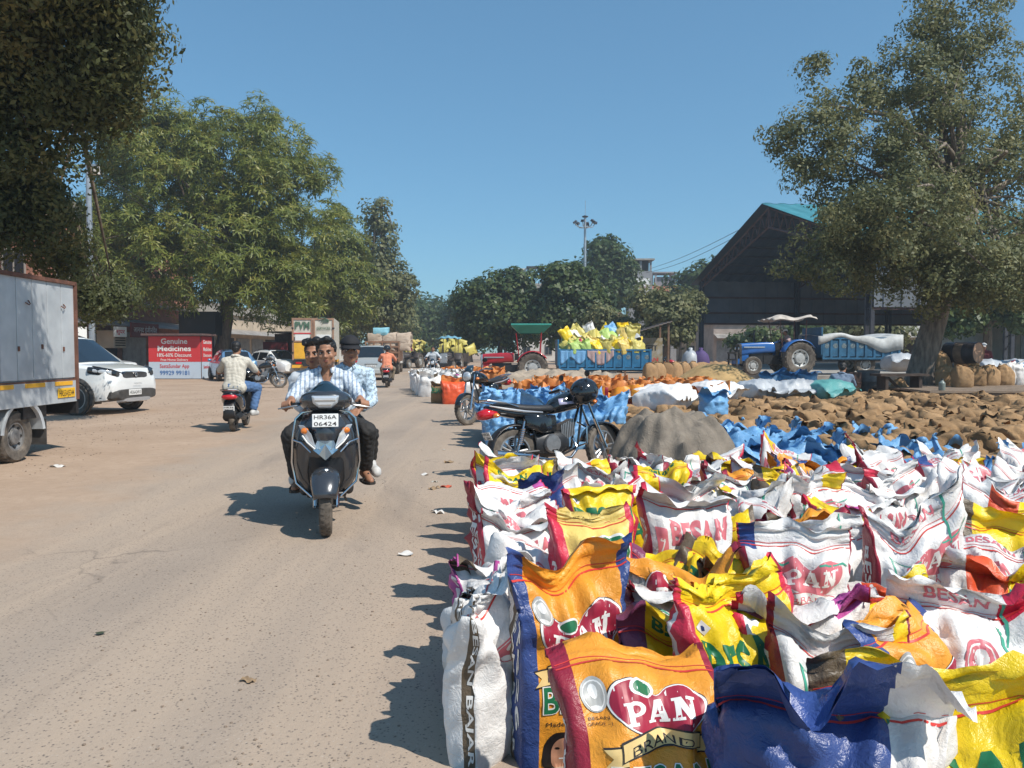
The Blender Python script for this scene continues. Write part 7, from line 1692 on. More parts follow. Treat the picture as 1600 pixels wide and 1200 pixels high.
    if collar:
        c = MB(shirt); 
        for s in (-1, 1):
            pts = [nk + ax * s * .05 * math.sin(a) * 1.35 + f * (.065 * math.cos(a)) + Vector((0, 0, .012 + .02 * (1 - math.cos(a)) * .5)) for a in np.linspace(.5, PI, 7)]
            c.rings([[tuple(p + Vector((0, 0, .022))), tuple(p * 1.0 + (p - nk).normalized() * .022 - Vector((0, 0, .022)))] for p in pts], cap=False, wrap=False)
        c.build('collar', t, solid=.005, sharp=None)
    tm = MB(); cap_(tm, pel - ax * .075 - Vector((0, 0, .01)), pel + ax * .075 - Vector((0, 0, .01)), .116 * belly, .116 * belly)
    for s in 'lr':
        h, k, a = v('hip_' + s), v('kn_' + s), v('an_' + s); chain(tm, [h, k, k.lerp(a, .88)], [.108, .080, .066]); chain(tm, [k.lerp(a, .3), k.lerp(a, .88)], [.078, .070])
    V, F = fuse(tm, vox * 1.2, 4); V = folds(V, F, .012, .07, seed + 5); obj_np('trousers', V, F, trousers, parent=t)
    for s in 'lr':
        m = MB(); an, to = v('an_' + s), v('toe_' + s); d = (to - an); d.z = 0; d = d.normalized()
        if sandal:
            q = MB(shoe); sd_ = d.cross(Vector((0, 0, 1))); lo = min(an.z - .085, to.z - .03)
            q.rings([[tuple(an - d * .06 + d * L + sd_ * w_ * x + Vector((0, 0, lo - an.z + .0 + z))) for x, z in ((-1, 0), (1, 0), (1, .022), (-1, .022))] for L, w_ in ((0, .03), (.06, .04), (.16, .05), (.22, .045), (.255, .02))])
            q.tube([tuple(an + d * .09 + sd_ * .052 + Vector((0, 0, lo - an.z + .02))), tuple(an + d * .10 + Vector((0, 0, lo - an.z + .085))), tuple(an + d * .09 - sd_ * .052 + Vector((0, 0, lo - an.z + .02)))], .012, 6); q.build('sandal', t)
        else:
            cap_(m, an - Vector((0, 0, .045)) - d * .05, to - d * .02, .046, .046); cap_(m, an - Vector((0, 0, .02)), an - Vector((0, 0, .03)) + d * .06, .05, .045)
            cap_(m, an - Vector((0, 0, .066)) - d * .05, to - Vector((0, 0, .012)) - d * .01, .040, .042)
            V, F = fuse(m, vox * 1.0, 2); obj_np('shoe', V, F, shoe, parent=t)
    # ---- hair, cap, face
    if hair:
        m = MB(); hb(m, 0, -.024, .052, (.084, .094, .082)); hb(m, 0, -.055, .0, (.072, .062, .07))
        if hair == 'thick':
            rn = random.Random(seed)
            for k in range(12): a = rn.uniform(-1.4, 1.4); hb(m, .066 * math.sin(a) + .01, .045 * math.cos(a) + rn.uniform(-.02, .01), .100 + rn.uniform(-.008, .022), (rn.uniform(.03, .045), rn.uniform(.024, .034), rn.uniform(.018, .028)))
            for s in (-1, 1): hb(m, s * .074, -.005, .038, (.012, .03, .04))
        else:
            hb(m, 0, .02, .088, (.068, .06, .042))
            for s in (-1, 1): hb(m, s * .072, -.01, .03, (.010, .03, .036))
        V, F = fuse(m, max(.006, vox * .8), 1); V = folds(V, F, .004, .03, seed + 3); obj_np('hair', V, F, HAIR, parent=t)
    if cap:
        m = MB(cap); m.X = Matrix.Translation(hp(0, 0, 0)) @ Matrix((rt, f, up)).transposed().to_4x4()
        m.rings([[(.092 * math.sin(a) * math.cos(b_) * hs, (-.012 + .108 * math.sin(a) * math.sin(b_)) * hs, (.045 + .098 * math.cos(a)) * hs) for b_ in np.linspace(0, 2 * PI, 18, endpoint=False)] for a in np.radians(np.linspace(2, 82, 8))], cap=False); o = m.build('cap', t, solid=.006, sharp=None)
        m = MB(cap); m.X = Matrix.Translation(hp(0, 0, 0)) @ Matrix((rt, f, up)).transposed().to_4x4()
        m.rings([[(.082 * u * hs, (.075 + r * (1 - .75 * u * u)) * hs, (.060 - .014 * u * u - r * .38) * hs) for u in np.linspace(-1, 1, 9)] for r in (0, .045, .09)], cap=False, wrap=False); m.build('cap_peak', o, solid=.006, sharp=None)
    if face:
        for s in (-1, 1):
            m = MB(EYEW); hb(m, s * .030, .076, .008, (.0135, .008, .0065)); e = m.build('eye', t); m = MB(EYED); hb(m, s * .029, .0815, .008, (.0065, .005, .0062)); m.build('iris', e)
            m = MB(HAIR); m.tube([hp(s * .012, .090, .026), hp(s * .030, .088, .032), hp(s * .050, .072, .026)], [.0042, .0055, .0035], 6); m.build('eyebrow', t)
            m = MB(HAIR); m.tube([hp(s * .016, .083, .0135), hp(s * .031, .084, .0155), hp(s * .044, .074, .011)], .0022, 5); m.build('eyelid', t)
        m = MB(LIP); hb(m, 0, .0855, -.0535, (.021, .007, .0045)); hb(m, 0, .0845, -.0625, (.018, .007, .0055)); m.build('lips', t)
        if stache:
            m = MB(HAIR); m.tube([hp(-.024, .084, -.046), hp(-.010, .094, -.040), hp(.010, .094, -.040), hp(.024, .084, -.046)], [.003, .0048, .0048, .003], 6); m.build('moustache', t)
    return t

def riding(seat, headz, lean=.1, hx=0., hyaw=0., hpitch=0., shw=.18, grips=None, knees=None, ankles=None, toes=None, elbow=(.10, -.05, -.10)):
    x0, y0, z0 = seat; J = {}
    J['pelvis'] = (x0, y0, z0 + .09); nz = headz - .155; h = nz - z0 - .09
    J['neck'] = (x0 + hx * .85, y0 + lean * 1.0, nz); J['chest'] = (x0 + hx * .55, y0 + lean * .75, z0 + .09 + h * .70); J['head'] = (x0 + hx, y0 + lean * 1.25 + .02, headz)
    J['face'] = (math.sin(hyaw) * math.cos(hpitch), math.cos(hyaw) * math.cos(hpitch), math.sin(hpitch))
    for s, sg in (('l', -1), ('r', 1)):
        J['sh_' + s] = (x0 + hx * .8 + sg * shw, y0 + lean * .95, nz - .065)
        g = Vector(grips[s]) if grips else Vector((x0 + sg * .2, y0 + .3, z0 + .15)); w_ = Vector(J['sh_' + s]); 
        J['grip_' + s] = tuple(g); wr = g + (w_ - g).normalized() * .085 + Vector((0, 0, .01)); J['wr_' + s] = tuple(wr)
        m = w_.lerp(wr, .52); J['el_' + s] = (m.x + sg * elbow[0], m.y + elbow[1], m.z + elbow[2])
        J['hip_' + s] = (x0 + sg * .085, y0 + .03, z0 + .09); J['kn_' + s] = knees[s]; J['an_' + s] = ankles[s]; J['toe_' + s] = toes[s] if toes else tuple(Vector(ankles[s]) + Vector((sg * .04, .16, -.06)))
    return J
LRs = lambda x, y, z: {'l': (-x, y, z), 'r': (x, y, z)}
# -- three on the near scooter (rider's left is image right)
near.scale = (.90, .90, .885)
NF = Matrix.Translation(near.location) @ Matrix.Rotation(NEAR_RZ, 4, 'Z')
GA = {'l': (1, .55, .3), 'r': (1, -.55, -.3)}
J = riding((0, .22, .67), 1.372, .13, -.0, .10, -.10, .165, grips=LRs(.288, .79, .965), knees=LRs(.16, .60, .70), ankles=LRs(.13, .62, .36), elbow=(.05, -.02, -.07)); J['up'] = (.06, 0, 1)
human('person', 'young man in a striped pale shirt steering the dark grey scooter', NF, J, SH_STRIPE, TR_BLACK, SHOE_B, .0065, hair='thick', seed=2, hands=('grip', 'grip'), gripax=GA, open_neck=True)
J = riding((.03, -.04, .69), 1.36, .13, .08, .25, -.08, .17, grips=LRs(.17, .30, .80), knees={'l': (-.33, .34, .70), 'r': (.30, .36, .68)}, ankles={'l': (-.31, .17, .36), 'r': (.25, .26, .31)}, toes={'l': (-.36, .33, .27), 'r': (.27, .42, .24)}, elbow=(.06, -.06, -.04))
human('person', 'young man with thick black hair squeezed behind the scooter driver, wearing sandals', NF, J, SH_PALE, TR_BLACK, M('dark_sandal', (.025, .022, .02), .6), .0075, hair='thick', seed=6, sandal=True)
J = riding((-.05, -.30, .69), 1.39, .12, -.15, -.06, -.05, .185, grips={'l': (-.27, .10, .80), 'r': (.13, .12, .82)}, knees={'l': (-.36, .12, .66), 'r': (.30, .14, .66)}, ankles={'l': (-.36, -.06, .40), 'r': (.27, .08, .36)}, toes={'l': (-.42, .14, .32), 'r': (.29, .24, .29)}, elbow=(.07, -.05, -.08))
human('person', 'young man in black cap and pale blue printed shirt, last on the scooter', NF, J, SH_PRINT, TR_BLACK, SHOE_W, .0075, hair='short', cap=CAPM, seed=9)
# -- the others on two wheels
def on(o, dz=0, sc=1.0): return Matrix.Translation(o.location) @ Matrix.Rotation(o.rotation_euler.z, 4, 'Z') @ Matrix.Scale(sc, 4)
left_sc.scale = (.92, .92, .90); or_sc.scale = (.95, .95, .93); on_mc.scale = (.97, .97, .95)
SCJ = dict(grips=LRs(.285, .80, .98), knees=LRs(.24, .58, .72), ankles=LRs(.16, .62, .36), elbow=(.10, -.04, -.10))
human('person', 'man in a cream shirt and blue jeans riding away on the black scooter', on(left_sc), riding((0, .10, .70), 1.44, .10, .02, .12, -.05, .185, grips=LRs(.285, .80, .98), knees={'l': (-.22, .55, .72), 'r': (.33, .50, .74)}, ankles={'l': (-.16, .6, .36), 'r': (.26, .42, .34)}, elbow=(.10, -.04, -.10)), SH_CREAM, TR_JEAN, SHOE_W, .01, sleeve='short', hair='short', seed=12, hands=('grip', 'grip'), gripax=GA, face=False)
human('person', 'man in an orange shirt riding away with a black helmet', on(or_sc), riding((0, .10, .72), 1.47, .10, .0, .0, -.05, .20, **SCJ), SH_ORANGE, TR_KHAKI, SHOE_B, .013, sleeve='short', hair='short', seed=15, hands=('grip', 'grip'), gripax=GA, face=False, belly=1.2)
hm = on(or_sc) @ Vector((0, .225, 1.505)); helmet('helmet', 'black helmet with a white stripe worn by the orange shirted rider', hm, (0, 0, or_sc.rotation_euler.z), .135, BLKG, PW)
MCJ = dict(grips=LRs(.31, .80, 1.03), knees=LRs(.25, .66, .70), ankles=LRs(.18, .48, .38), elbow=(.11, -.04, -.10))
human('person', 'man in a pale shirt riding the oncoming black motorcycle', on(on_mc), riding((0, .28, .80), 1.52, .12, .0, .0, -.05, .19, **MCJ), SH_PALE, TR_WHITE, SHOE_B, .013, hair='short', seed=18, hands=('grip', 'grip'), gripax=GA, stache=True)
# -- tractor driver, seated man, standing people
trx = [o for o in bpy.data.objects if o.get('label', '').startswith('blue tractor')][0]
human('person', 'man in a dusty pink shirt and white cap driving the blue tractor', on(trx), riding((0, -.02, 1.05), 1.76, .22, .0, .2, -.1, .18, grips=LRs(.19, .42, 1.45), knees=LRs(.24, .46, 1.12), ankles=LRs(.22, .50, .70), elbow=(.10, -.02, -.12)), SH_PINK, TR_KHAKI, SHOE_B, .014, hair='short', cap=CAPW, seed=21, hands=('grip', 'grip'), face=False)
def standing(z=0, y=.0, hz=1.56):
    J = {'pelvis': (0, 0, .94), 'chest': (0, y * .6, 1.26), 'neck': (0, y, 1.42), 'head': (0, y + .02, hz), 'face': (.3, 1, -.1)}
    for s, g in (('l', -1), ('r', 1)): J.update({'sh_' + s: (g * .18, y * .9, 1.36), 'el_' + s: (g * .25, .0, 1.10), 'wr_' + s: (g * .24, .1, .88), 'hip_' + s: (g * .09, 0, .92), 'kn_' + s: (g * .1, .03, .50), 'an_' + s: (g * .1, -.02, .09), 'toe_' + s: (g * .13, .15, .03)})
    return J
def at_(p, rz): return Matrix.Translation(p) @ Matrix.Rotation(rz, 4, 'Z')
SEATED = {'pelvis': (0, 0, .14), 'chest': (0, .12, .42), 'neck': (0, .18, .58), 'head': (.02, .23, .73), 'face': (.2, 1, -.25), 'sh_l': (-.19, .15, .53), 'sh_r': (.19, .15, .53), 'el_l': (-.27, .3, .34), 'el_r': (.27, .3, .34), 'wr_l': (-.12, .46, .36), 'wr_r': (.12, .46, .36), 'hip_l': (-.09, .04, .14), 'hip_r': (.09, .04, .14), 'kn_l': (-.2, .40, .36), 'kn_r': (.2, .40, .36), 'an_l': (-.14, .46, .06), 'an_r': (.14, .46, .06), 'toe_l': (-.16, .62, .03), 'toe_r': (.16, .62, .03)}
p = P(1316, 600, 17.5); human('person', 'man in a slate blue shirt sitting with his back turned on the jute sacks', at_((p.x, 17.5, .28), -.35), SEATED, SH_SLATE, TR_KHAKI, SHOE_B, .012, hair='short', seed=24, face=False)
p = P(1537, 560, 27); human('person', 'person in maroon clothes and a white cap standing behind the oil drum', at_((p.x, 27, .0), 2.6), standing(), SH_MAROON, SH_MAROON, SHOE_B, .015, hair='short', cap=CAPW, seed=27, face=False)
# ================================================================== THE YARD: jute, blue and other sacks, tarpaulins, grain, table
def ridged(x, y, rng, n=10, lam=(.12, .6)):
    o = 0
    for i in range(n):
        l_ = rng.uniform(*lam); a = rng.uniform(0, PI); c = (x * math.cos(a) + y * math.sin(a)) / l_ + rng.uniform(0, 1) + .35 * np.sin((x * math.sin(a) - y * math.cos(a)) / l_ * rng.uniform(.8, 1.8) + rng.uniform(0, 6))
        o = o + (np.abs((c % 1) - .5) * 2 - .5) * l_ * .09
    return o
def sheet(name, x0, x1, y0, y1, nx, ny, hfun, mat, label, cat, group=None, solid=.008, rz=0, loc=(0, 0, 0)):
    X, Y = np.meshgrid(np.linspace(x0, x1, nx + 1), np.linspace(y0, y1, ny + 1)); XX, YY, Z = hfun(X, Y)
    V = np.stack([XX, YY, Z], -1).reshape(-1, 3); i = np.arange(ny)[:, None] * (nx + 1) + np.arange(nx)[None]; F = np.stack([i, i + 1, i + nx + 2, i + nx + 1], -1).reshape(-1, 4)
    o = obj_np(name, V, F, mat, loc=loc); o.rotation_euler = (0, 0, rz)
    if solid: q = o.modifiers.new('solid', 'SOLIDIFY'); q.thickness = solid
    return tag(o, label, cat, group)
def jute_mass(spots, _n=[0]):
    rng = np.random.default_rng(52); Vs, Fs, o = [], [], 0
    for x, y in spots:
        r_ = SACK_CACHE['jutec%d' % rng.integers(9)]; a = rng.uniform(-3, 3); ca, sa = math.cos(a), math.sin(a)
        for q in [r_] + list(r_.children):
            n = len(q.data.vertices); V = np.empty(n * 3); q.data.vertices.foreach_get('co', V); V = V.reshape(-1, 3); F = np.empty(len(q.data.polygons) * 4, dtype=np.int32); q.data.polygons.foreach_get('vertices', F)
            Vs.append(np.stack([V[:, 0] * ca - V[:, 1] * sa + x, V[:, 0] * sa + V[:, 1] * ca + y, V[:, 2] - .03], 1)); Fs.append(F.reshape(-1, 4) + o); o += n
    tag(obj_np('jute_sacks', np.concatenate(Vs), np.concatenate(Fs), JUTE), 'far rows of brown jute sacks beyond the nearer ones', 'sacks', kind='stuff')
def jute_block():
    """jute sacks with rolled mouths: shared shapes, each sack a thing"""
    rng = np.random.default_rng(50); G_ = 'jute sacks filling the yard'; n = 0; spots = []
    Y = 7.0
    while Y < 19.5:
        xl = 4.0 - .05 * Y if Y < 10.2 else (1.45 + .01 * Y if Y < 15 else 3.3)
        xr = .70 * Y + .4
        if Y > 19: xr = 11.2
        x = xl
        while x < xr:
            px = 800 + 1200 * x / Y
            if not (Y > 19.0 and x > 12.0): spots.append((x + rng.uniform(-.08, .08), Y + rng.uniform(-.1, .1)))
            x += .56 if Y > 12 else .50
        Y += .46 if Y > 11 else .42
    spots.sort(key=lambda q: q[1]); rest = []
    for (x, y) in spots:
        if n >= 288: rest.append((x, y)); continue
        k = int(rng.integers(9)); lod = 'b' if y < 10.5 else 'c'; key = 'jute%s%d' % (lod, k)
        if key not in SACK_CACHE:
            r = np.random.default_rng(500 + k); b0 = r.uniform(.2, 1.2)
            kw = dict(W=.52, D=.40, H=r.uniform(.40, .50), fl=.17, bend=(b0 + .3, b0 + r.uniform(1.6, 3.0)), ear=r.uniform(-.07, .03), dip=r.uniform(.0, .07), my=r.uniform(-.08, .08), crumple=2.1, wav=.95, open_=r.choice([.02, .05]), width_top=.92)
        else: kw = {}
        make_sack('jute_sack', 'jute', 'brown jute grain sack with rolled mouth in the yard of jute sacks', 'sack', (x, y, rng.uniform(-.10, .03)), rng.uniform(-1.4, 1.4) + (PI if rng.random() < .25 else 0), G_, np.random.default_rng(500 + k), tilt=(rng.normal(0, .17), rng.normal(0, .16)), lod=lod, mats=[[JUTE, JUTE, JUTE2][k % 3]], key=key, prints=False, **kw)
        n += 1
    jute_mass(rest)
jute_block()
def blue_block():
    rng = np.random.default_rng(61)
    def put(spots, group, label, pre, H, fl, W=.5, D=.36, design='blue', nvar=7, lod='b', cr=1.7, tl=.08, flat=0):
        for x, y in spots:
            k = int(rng.integers(nvar)); key = pre + str(k)
            kw = {}
            if key not in SACK_CACHE:
                r = np.random.default_rng(700 + k + len(pre)); b0 = r.uniform(-.5, 1.) if not flat else r.uniform(.7, 1.5) * r.choice([-1, 1]); kw = dict(W=W, D=D, H=H, fl=fl, bend=(b0, b0 + (r.uniform(-.6, 2.2) if not flat else math.copysign(r.uniform(-.3, 1.0), b0))), ear=r.uniform(-.03, .06), dip=r.uniform(.02, .1), my=r.uniform(-.06, .06), crumple=cr, wav=1.05, open_=r.choice([.02, .06]))
            make_sack('plastic_sack', design, label, 'sack', (x, y, 0), rng.uniform(-.5, .5) + (PI if rng.random() < .3 else 0), group, np.random.default_rng(700 + k + len(pre)), tilt=(rng.normal(0, tl), rng.normal(0, tl)), lod=lod, key=key, prints=False, **kw)
    sp = []
    y = 10.9
    while y < 13.2:
        x = -.10 - .05 * (y - 11); 
        while x < 1.45: sp.append((x + rng.uniform(-.05, .05), y + rng.uniform(-.05, .05))); x += .46
        y += .37
    put(sp, 'blue sacks behind the parked motorcycle', 'blue plastic grain sack with crumpled mouth behind the black and silver motorcycle', 'bluea', .58, .20, lod='a', cr=2.2)
    sp = []
    y = 6.75
    while y < 10.6:
        x = (3.55 if y < 7.6 else 2.25 + .03 * y); xr = .7 * y + .3 if y < 7.3 else 4.5
        while x < xr:
            if x < 3.9 or rng.random() < .45: sp.append((x + rng.uniform(-.06, .06), y + rng.uniform(-.06, .06)))
            x += .47
        y += .38
    put(sp, 'blue sacks between the printed sacks and the jute', 'blue plastic grain sack with crumpled mouth between the printed and the jute sacks', 'blueb', .36, .24, W=.62, D=.48, lod='a', cr=1.9, flat=1)
    # orange sacks in rows
    sp = []
    y = 16.2
    while y < 21.5:
        x = .35 - .02 * (y - 16) if y < 19 else .8
        while x < 4.3 + (y - 16) * .25: sp.append((x + rng.uniform(-.05, .05), y + rng.uniform(-.05, .05))); x += .5
        y += .62
    put(sp, 'orange sacks in the middle rows', 'bright orange grain sack with crumpled mouth in the rows before the red tractor', 'orng', .52, .22, design='deep_orange', lod='c')
    sp = [(x, y) for x in np.arange(1.6, 3.0, .45) for y in (14.9, 15.4)]
    put(sp, 'yellow orange sacks before the orange rows', 'yellow orange sack with crumpled mouth before the orange rows', 'yorn', .46, .24, design='orange', lod='c')
    sp = [(-2.62 + .46 * i - .1 * j + rng.uniform(-.04, .04), 23.6 + .55 * j) for j in range(10) for i in range(4 if j < 8 else 3)]
    put(sp, 'white sacks with orange mouths at the roadside', 'white sack with orange tied mouth in the roadside block beyond the motorcycles', 'wors', .62, .16, design='white', lod='c')
    sp = [(-2.6 + .5 * i, 30.6 + .6 * j) for j in range(3) for i in range(5)]
    put(sp, 'pale orange topped sacks farther up the roadside', 'pale orange topped sack farther up the roadside before the red tractor', 'wor2', .60, .18, design='deep_orange', lod='c')
    sp = [(3.3 + .52 * i + rng.uniform(-.05, .05), 22.4 + .6 * j) for j in range(6) for i in range(8 + j)]
    sp = [(x, y) for x, y in sp]
    jute_mass(sp)
blue_block()
# single roadside sacks
g = G(708, 632); make_sack('grain_sack', 'deep_orange', 'single red and orange sack standing at the road edge behind the motorcycles', 'sack', (g.x, g.y + .2, 0), .2, None, np.random.default_rng(3), lod='b', W=.62, D=.42, H=.60, fl=.14, bend=(.1, .4), crumple=1.2, mats=[SK['red_orange']])
o = [q for q in bpy.data.objects if q.get('label', '').startswith('single red')][0]
for ch in o.children:
    if ch.name.startswith('mouth'): ch.data.materials[0] = SK['deep_orange']
make_sack('grain_sack', 'brown', 'dark brown sack leaning beside the red and orange roadside sack', 'sack', (g.x - .42, g.y + .5, 0), -.3, None, np.random.default_rng(4), lod='c', W=.42, D=.3, H=.5, fl=.1, bend=(.3, .9), mats=[JUTE2])
# mound under a grey brown tarpaulin
TARP = cloth_mat('grey_tarpaulin', (.25, .21, .165), (.145, .12, .095), rough=.75, spec=.3, weave=.4, wr=.6, wscale=18); TARP2 = cloth_mat('beige_tarpaulin', (.38, .31, .235), (.29, .235, .18), rough=.85, spec=.2, weave=.4, wr=.5, wscale=9)
def mound(X, Y):
    rng = np.random.default_rng(8); r = np.sqrt((X / .74) ** 2 + (Y / .85) ** 2); th = np.arctan2(Y, X)
    h = .70 * np.clip(1 - r ** 3.0, 0, None) ** .85 * (1 + .12 * np.sin(2.3 * X + 1) * np.cos(2.1 * Y)) + (np.abs((th * 9 / PI + .6 * np.sin(3 * r) ) % 1 - .5) - .25) * .16 * np.clip(r, 0, 1) ** 1.2; h = h + np.maximum(0, 1 - r * .7) * .0
    fold = ridged(X, Y, rng, 5, (.3, .9)) * 1.5 + ridged(X, Y, rng, 8, (.10, .4)) * (.8 + .6 * np.clip(r, 0, 1.2)) + .05 * np.sin(th * 13 + 3 * r) * np.clip(r - .35, 0, .7)
    return X, Y, np.maximum(.01, h + fold * 1.0)
c = P(1046, 690, 7.75); sheet('tarpaulin', -.9, .92, -.98, 1.0, 90, 90, mound, TARP, 'grey brown tarpaulin draped over a mound beside the black and silver motorcycle', 'tarpaulin', loc=(c.x, 7.75, 0))
def drape(X, Y):
    rng = np.random.default_rng(9); h = .60 + .07 * np.sin(X * 2.1 + Y) + .05 * np.sin(Y * 2.7 - X * 3) + ridged(X, Y, rng, 9, (.2, .9)) * .9
    edge = np.minimum(np.clip((X + 1.75) / .35, 0, 1), np.clip((Y + 2.6) / .45, 0, 1)); Z = h * smooth01(edge) + .02
    return X + .05 * np.sin(9 * Z + 5 * Y) * (edge < 1), Y + .06 * np.sin(11 * X) * (edge < 1), np.maximum(Z, .02)
sheet('tarpaulin', -1.8, 1.9, -2.7, 3.0, 80, 100, drape, TARP2, 'wide beige tarpaulin spread over sacks in front of the red tractor', 'tarpaulin', loc=(1.3, 25.0, 0))
def drape2(X, Y):
    rng = np.random.default_rng(19); h = .60 + .05 * np.sin(X * 2.6 + Y) + ridged(X, Y, rng, 9, (.2, .8)) * .9
    edge = np.minimum(np.clip((X + .8) / .25, 0, 1), np.clip((Y + 1.1) / .35, 0, 1)); edge = np.minimum(edge, np.clip((.85 - X + Y * .3) / .3, 0, 1)); return X, Y, np.maximum(h * smooth01(edge), .02)
sheet('tarpaulin', -.85, 1.0, -1.2, 1.6, 50, 60, drape2, TARP2, 'beige cloth hanging to the ground over the corner of the orange rows', 'tarpaulin', loc=(.05, 19.4, 0))
def heap(nm, lab, x, y, r, h, seed, sx=1.0):
    rng = np.random.default_rng(seed)
    def f(X, Y):
        q = np.sqrt((X / sx) ** 2 + Y ** 2) / r; return X, Y, np.maximum(h * np.clip(1 - q, 0, 1) ** .92 * (1 - .25 * np.exp(-(q / .15) ** 2)) + .02 * np.sin(X * 5 + seed) * np.sin(Y * 4), .0) - .01
    sheet(nm, -r * sx * 1.05, r * sx * 1.05, -r * 1.05, r * 1.05, 50, 40, f, M('golden_grain', (.48, .32, .14), .95, var=.25, vs=4, bump=.8, bs=90), lab, 'grain heap', loc=(x, y, 0), solid=0)
heap('grain_heap', 'small pile of golden grain before the orange sacks and behind the blue sacks', P(850, 600, 14.4).x, 14.4, 1.0, .74, 3, 1.1)
heap('grain_heap', 'large long heap of golden grain beside the blue tractor', P(1118, 580, 20.8).x, 20.8, 1.75, 1.34, 5, 1.1)
# lying translucent and white sacks between orange rows and jute
def lying(px, py, Y, design, label, rz, W=.75, L=.95, D=.42, z=.5, seed=0, lod='b', group=None, tilt=PI / 2 - .15, mats=None, fl=.15):
    p = P(px, py, Y); return make_sack('plastic_sack', design, label, 'sack', (p.x, Y + L * .4, z), rz, group, np.random.default_rng(900 + seed), tilt=(tilt, .0), lod=lod, W=W, D=D, H=L, fl=fl, bend=(.1, .5), crumple=1.6, wav=1.3, mats=mats, prints=False)
for i, a in enumerate([(1012, 606, 14.2, 'white', 'white sack lying flat behind the brown jute sacks', .9), (1055, 604, 14.8, 'white', 'white sack with a torn side beside the first lying white sack', -.6), (1095, 600, 16.5, 'white', 'white and green printed sack lying at the end of the orange rows', .5),
                       (1130, 600, 16.9, 'grey', 'pale grey plastic sack lying among white sacks', -.4), (1165, 598, 17.2, 'grey', 'blue grey plastic sack humped beside the pale grey one', .6), (1200, 600, 17.4, 'grey', 'middle one of the grey plastic sacks in the yard', -.3), (1235, 600, 17.4, 'grey', 'broad grey plastic sack left of the teal sack', .2), (1272, 605, 17.2, 'teal', 'teal plastic sack near the seated man', .5)]):
    lying(a[0], a[1], a[2], a[3], a[4], a[5], W=.95, L=.9, D=.55, z=.42, seed=i, mats=[SK[a[3]]])
make_sack('plastic_sack', 'blue', 'small crumpled blue sheet bag among jute beside the white sacks', 'sack', (P(1115, 620, 13).x, 13.0, .28), .3, None, np.random.default_rng(41), lod='b', W=.5, D=.3, H=.38, fl=.2, bend=(.5, 1.8), crumple=1.8, prints=False)
for i, px in enumerate((1205, 1235, 1262)): make_sack('plastic_sack', 'blue', ['bright blue sheet bag by the rear wheel of the blue tractor', 'bright blue sheet bag just right of the tractor wheel', 'bright blue sheet bag below the covered trailer'][i], 'sack', (P(px, 580, 26).x, 26.0, .22), .3 * i, None, np.random.default_rng(43 + i), lod='c', W=.8, D=.4, H=.42, fl=.3, bend=(.5, 1.8), crumple=1.8, prints=False)
# sacks heaped on the loaded trailer
def trailer_load():
    rng = np.random.default_rng(71); cols = ['lemon', 'lemon', 'lime', 'white', 'yellow', 'lemon', 'grey', 'pale_yellow', 'white', 'lemon']; n = 0
    words = {'lemon': 'lemon yellow', 'lime': 'lime green', 'white': 'white', 'yellow': 'bright yellow', 'grey': 'pale grey', 'pale_yellow': 'straw coloured', 'pink': 'pink red', 'blue': 'pale blue'}
    rows = [(34.55, 1.42, 13, 0), (34.9, 1.62, 12, 1), (35.5, 1.72, 11, 2), (35.2, 2.02, 10, 3), (35.6, 2.22, 7, 4)]
    for y, z, k, lv in rows:
        for i in range(k):
            x = xa + .35 + (xb - xa - .7) * (i + .5) / k + (.0 if lv % 2 else .06); d = cols[rng.integers(len(cols))]
            if lv == 0 and i == 2: d = 'pink'
            if lv == 4 and i == 4: d = 'blue'
            make_sack('grain_sack', d, '%s sack, %s from the tractor end, %s tier of the trailer load' % (words[d], ORD[i], ['front lower', 'lower', 'back lower', 'upper', 'topmost'][lv]), 'sack', (x + rng.uniform(-.08, .08), y + rng.uniform(-.05, .05), z - .12), rng.uniform(-.6, .6), 'sacks heaped on the loaded trailer', np.random.default_rng(1200 + n), tilt=(rng.normal(-.25, .3), rng.normal(0, .55)), lod='b', W=.50, D=.36, H=.58, fl=.09, bend=(rng.uniform(-.5, .5), rng.uniform(-.8, .9)), crumple=.8, mats=[SK[d]], prints=False); n += 1
    sh = MB(SK['blue']); sh.grid(lambda u, v: (xa + .05 + 1.15 * u, 35.4 - 1.06 - .03 * math.sin(u * 30) * v, 1.46 - .62 * v * (.75 + .25 * math.sin(u * 9 + 1))), 24, 8); tag(sh.build('cloth', solid=.008, sharp=None), 'blue cloth hung over the trailer side near the tractor', 'cloth')
    sh = MB(SH_PINK); sh.grid(lambda u, v: (xa + 1.25 + 1.2 * u, 35.4 - 1.06 - .03 * math.sin(u * 34) * v, 1.46 - .66 * v * (math.sin(PI * (.12 + .76 * u)))), 24, 8); tag(sh.build('cloth', solid=.008, sharp=None), 'pinkish cloth hung over the trailer side beside the blue cloth', 'cloth')
trailer_load()
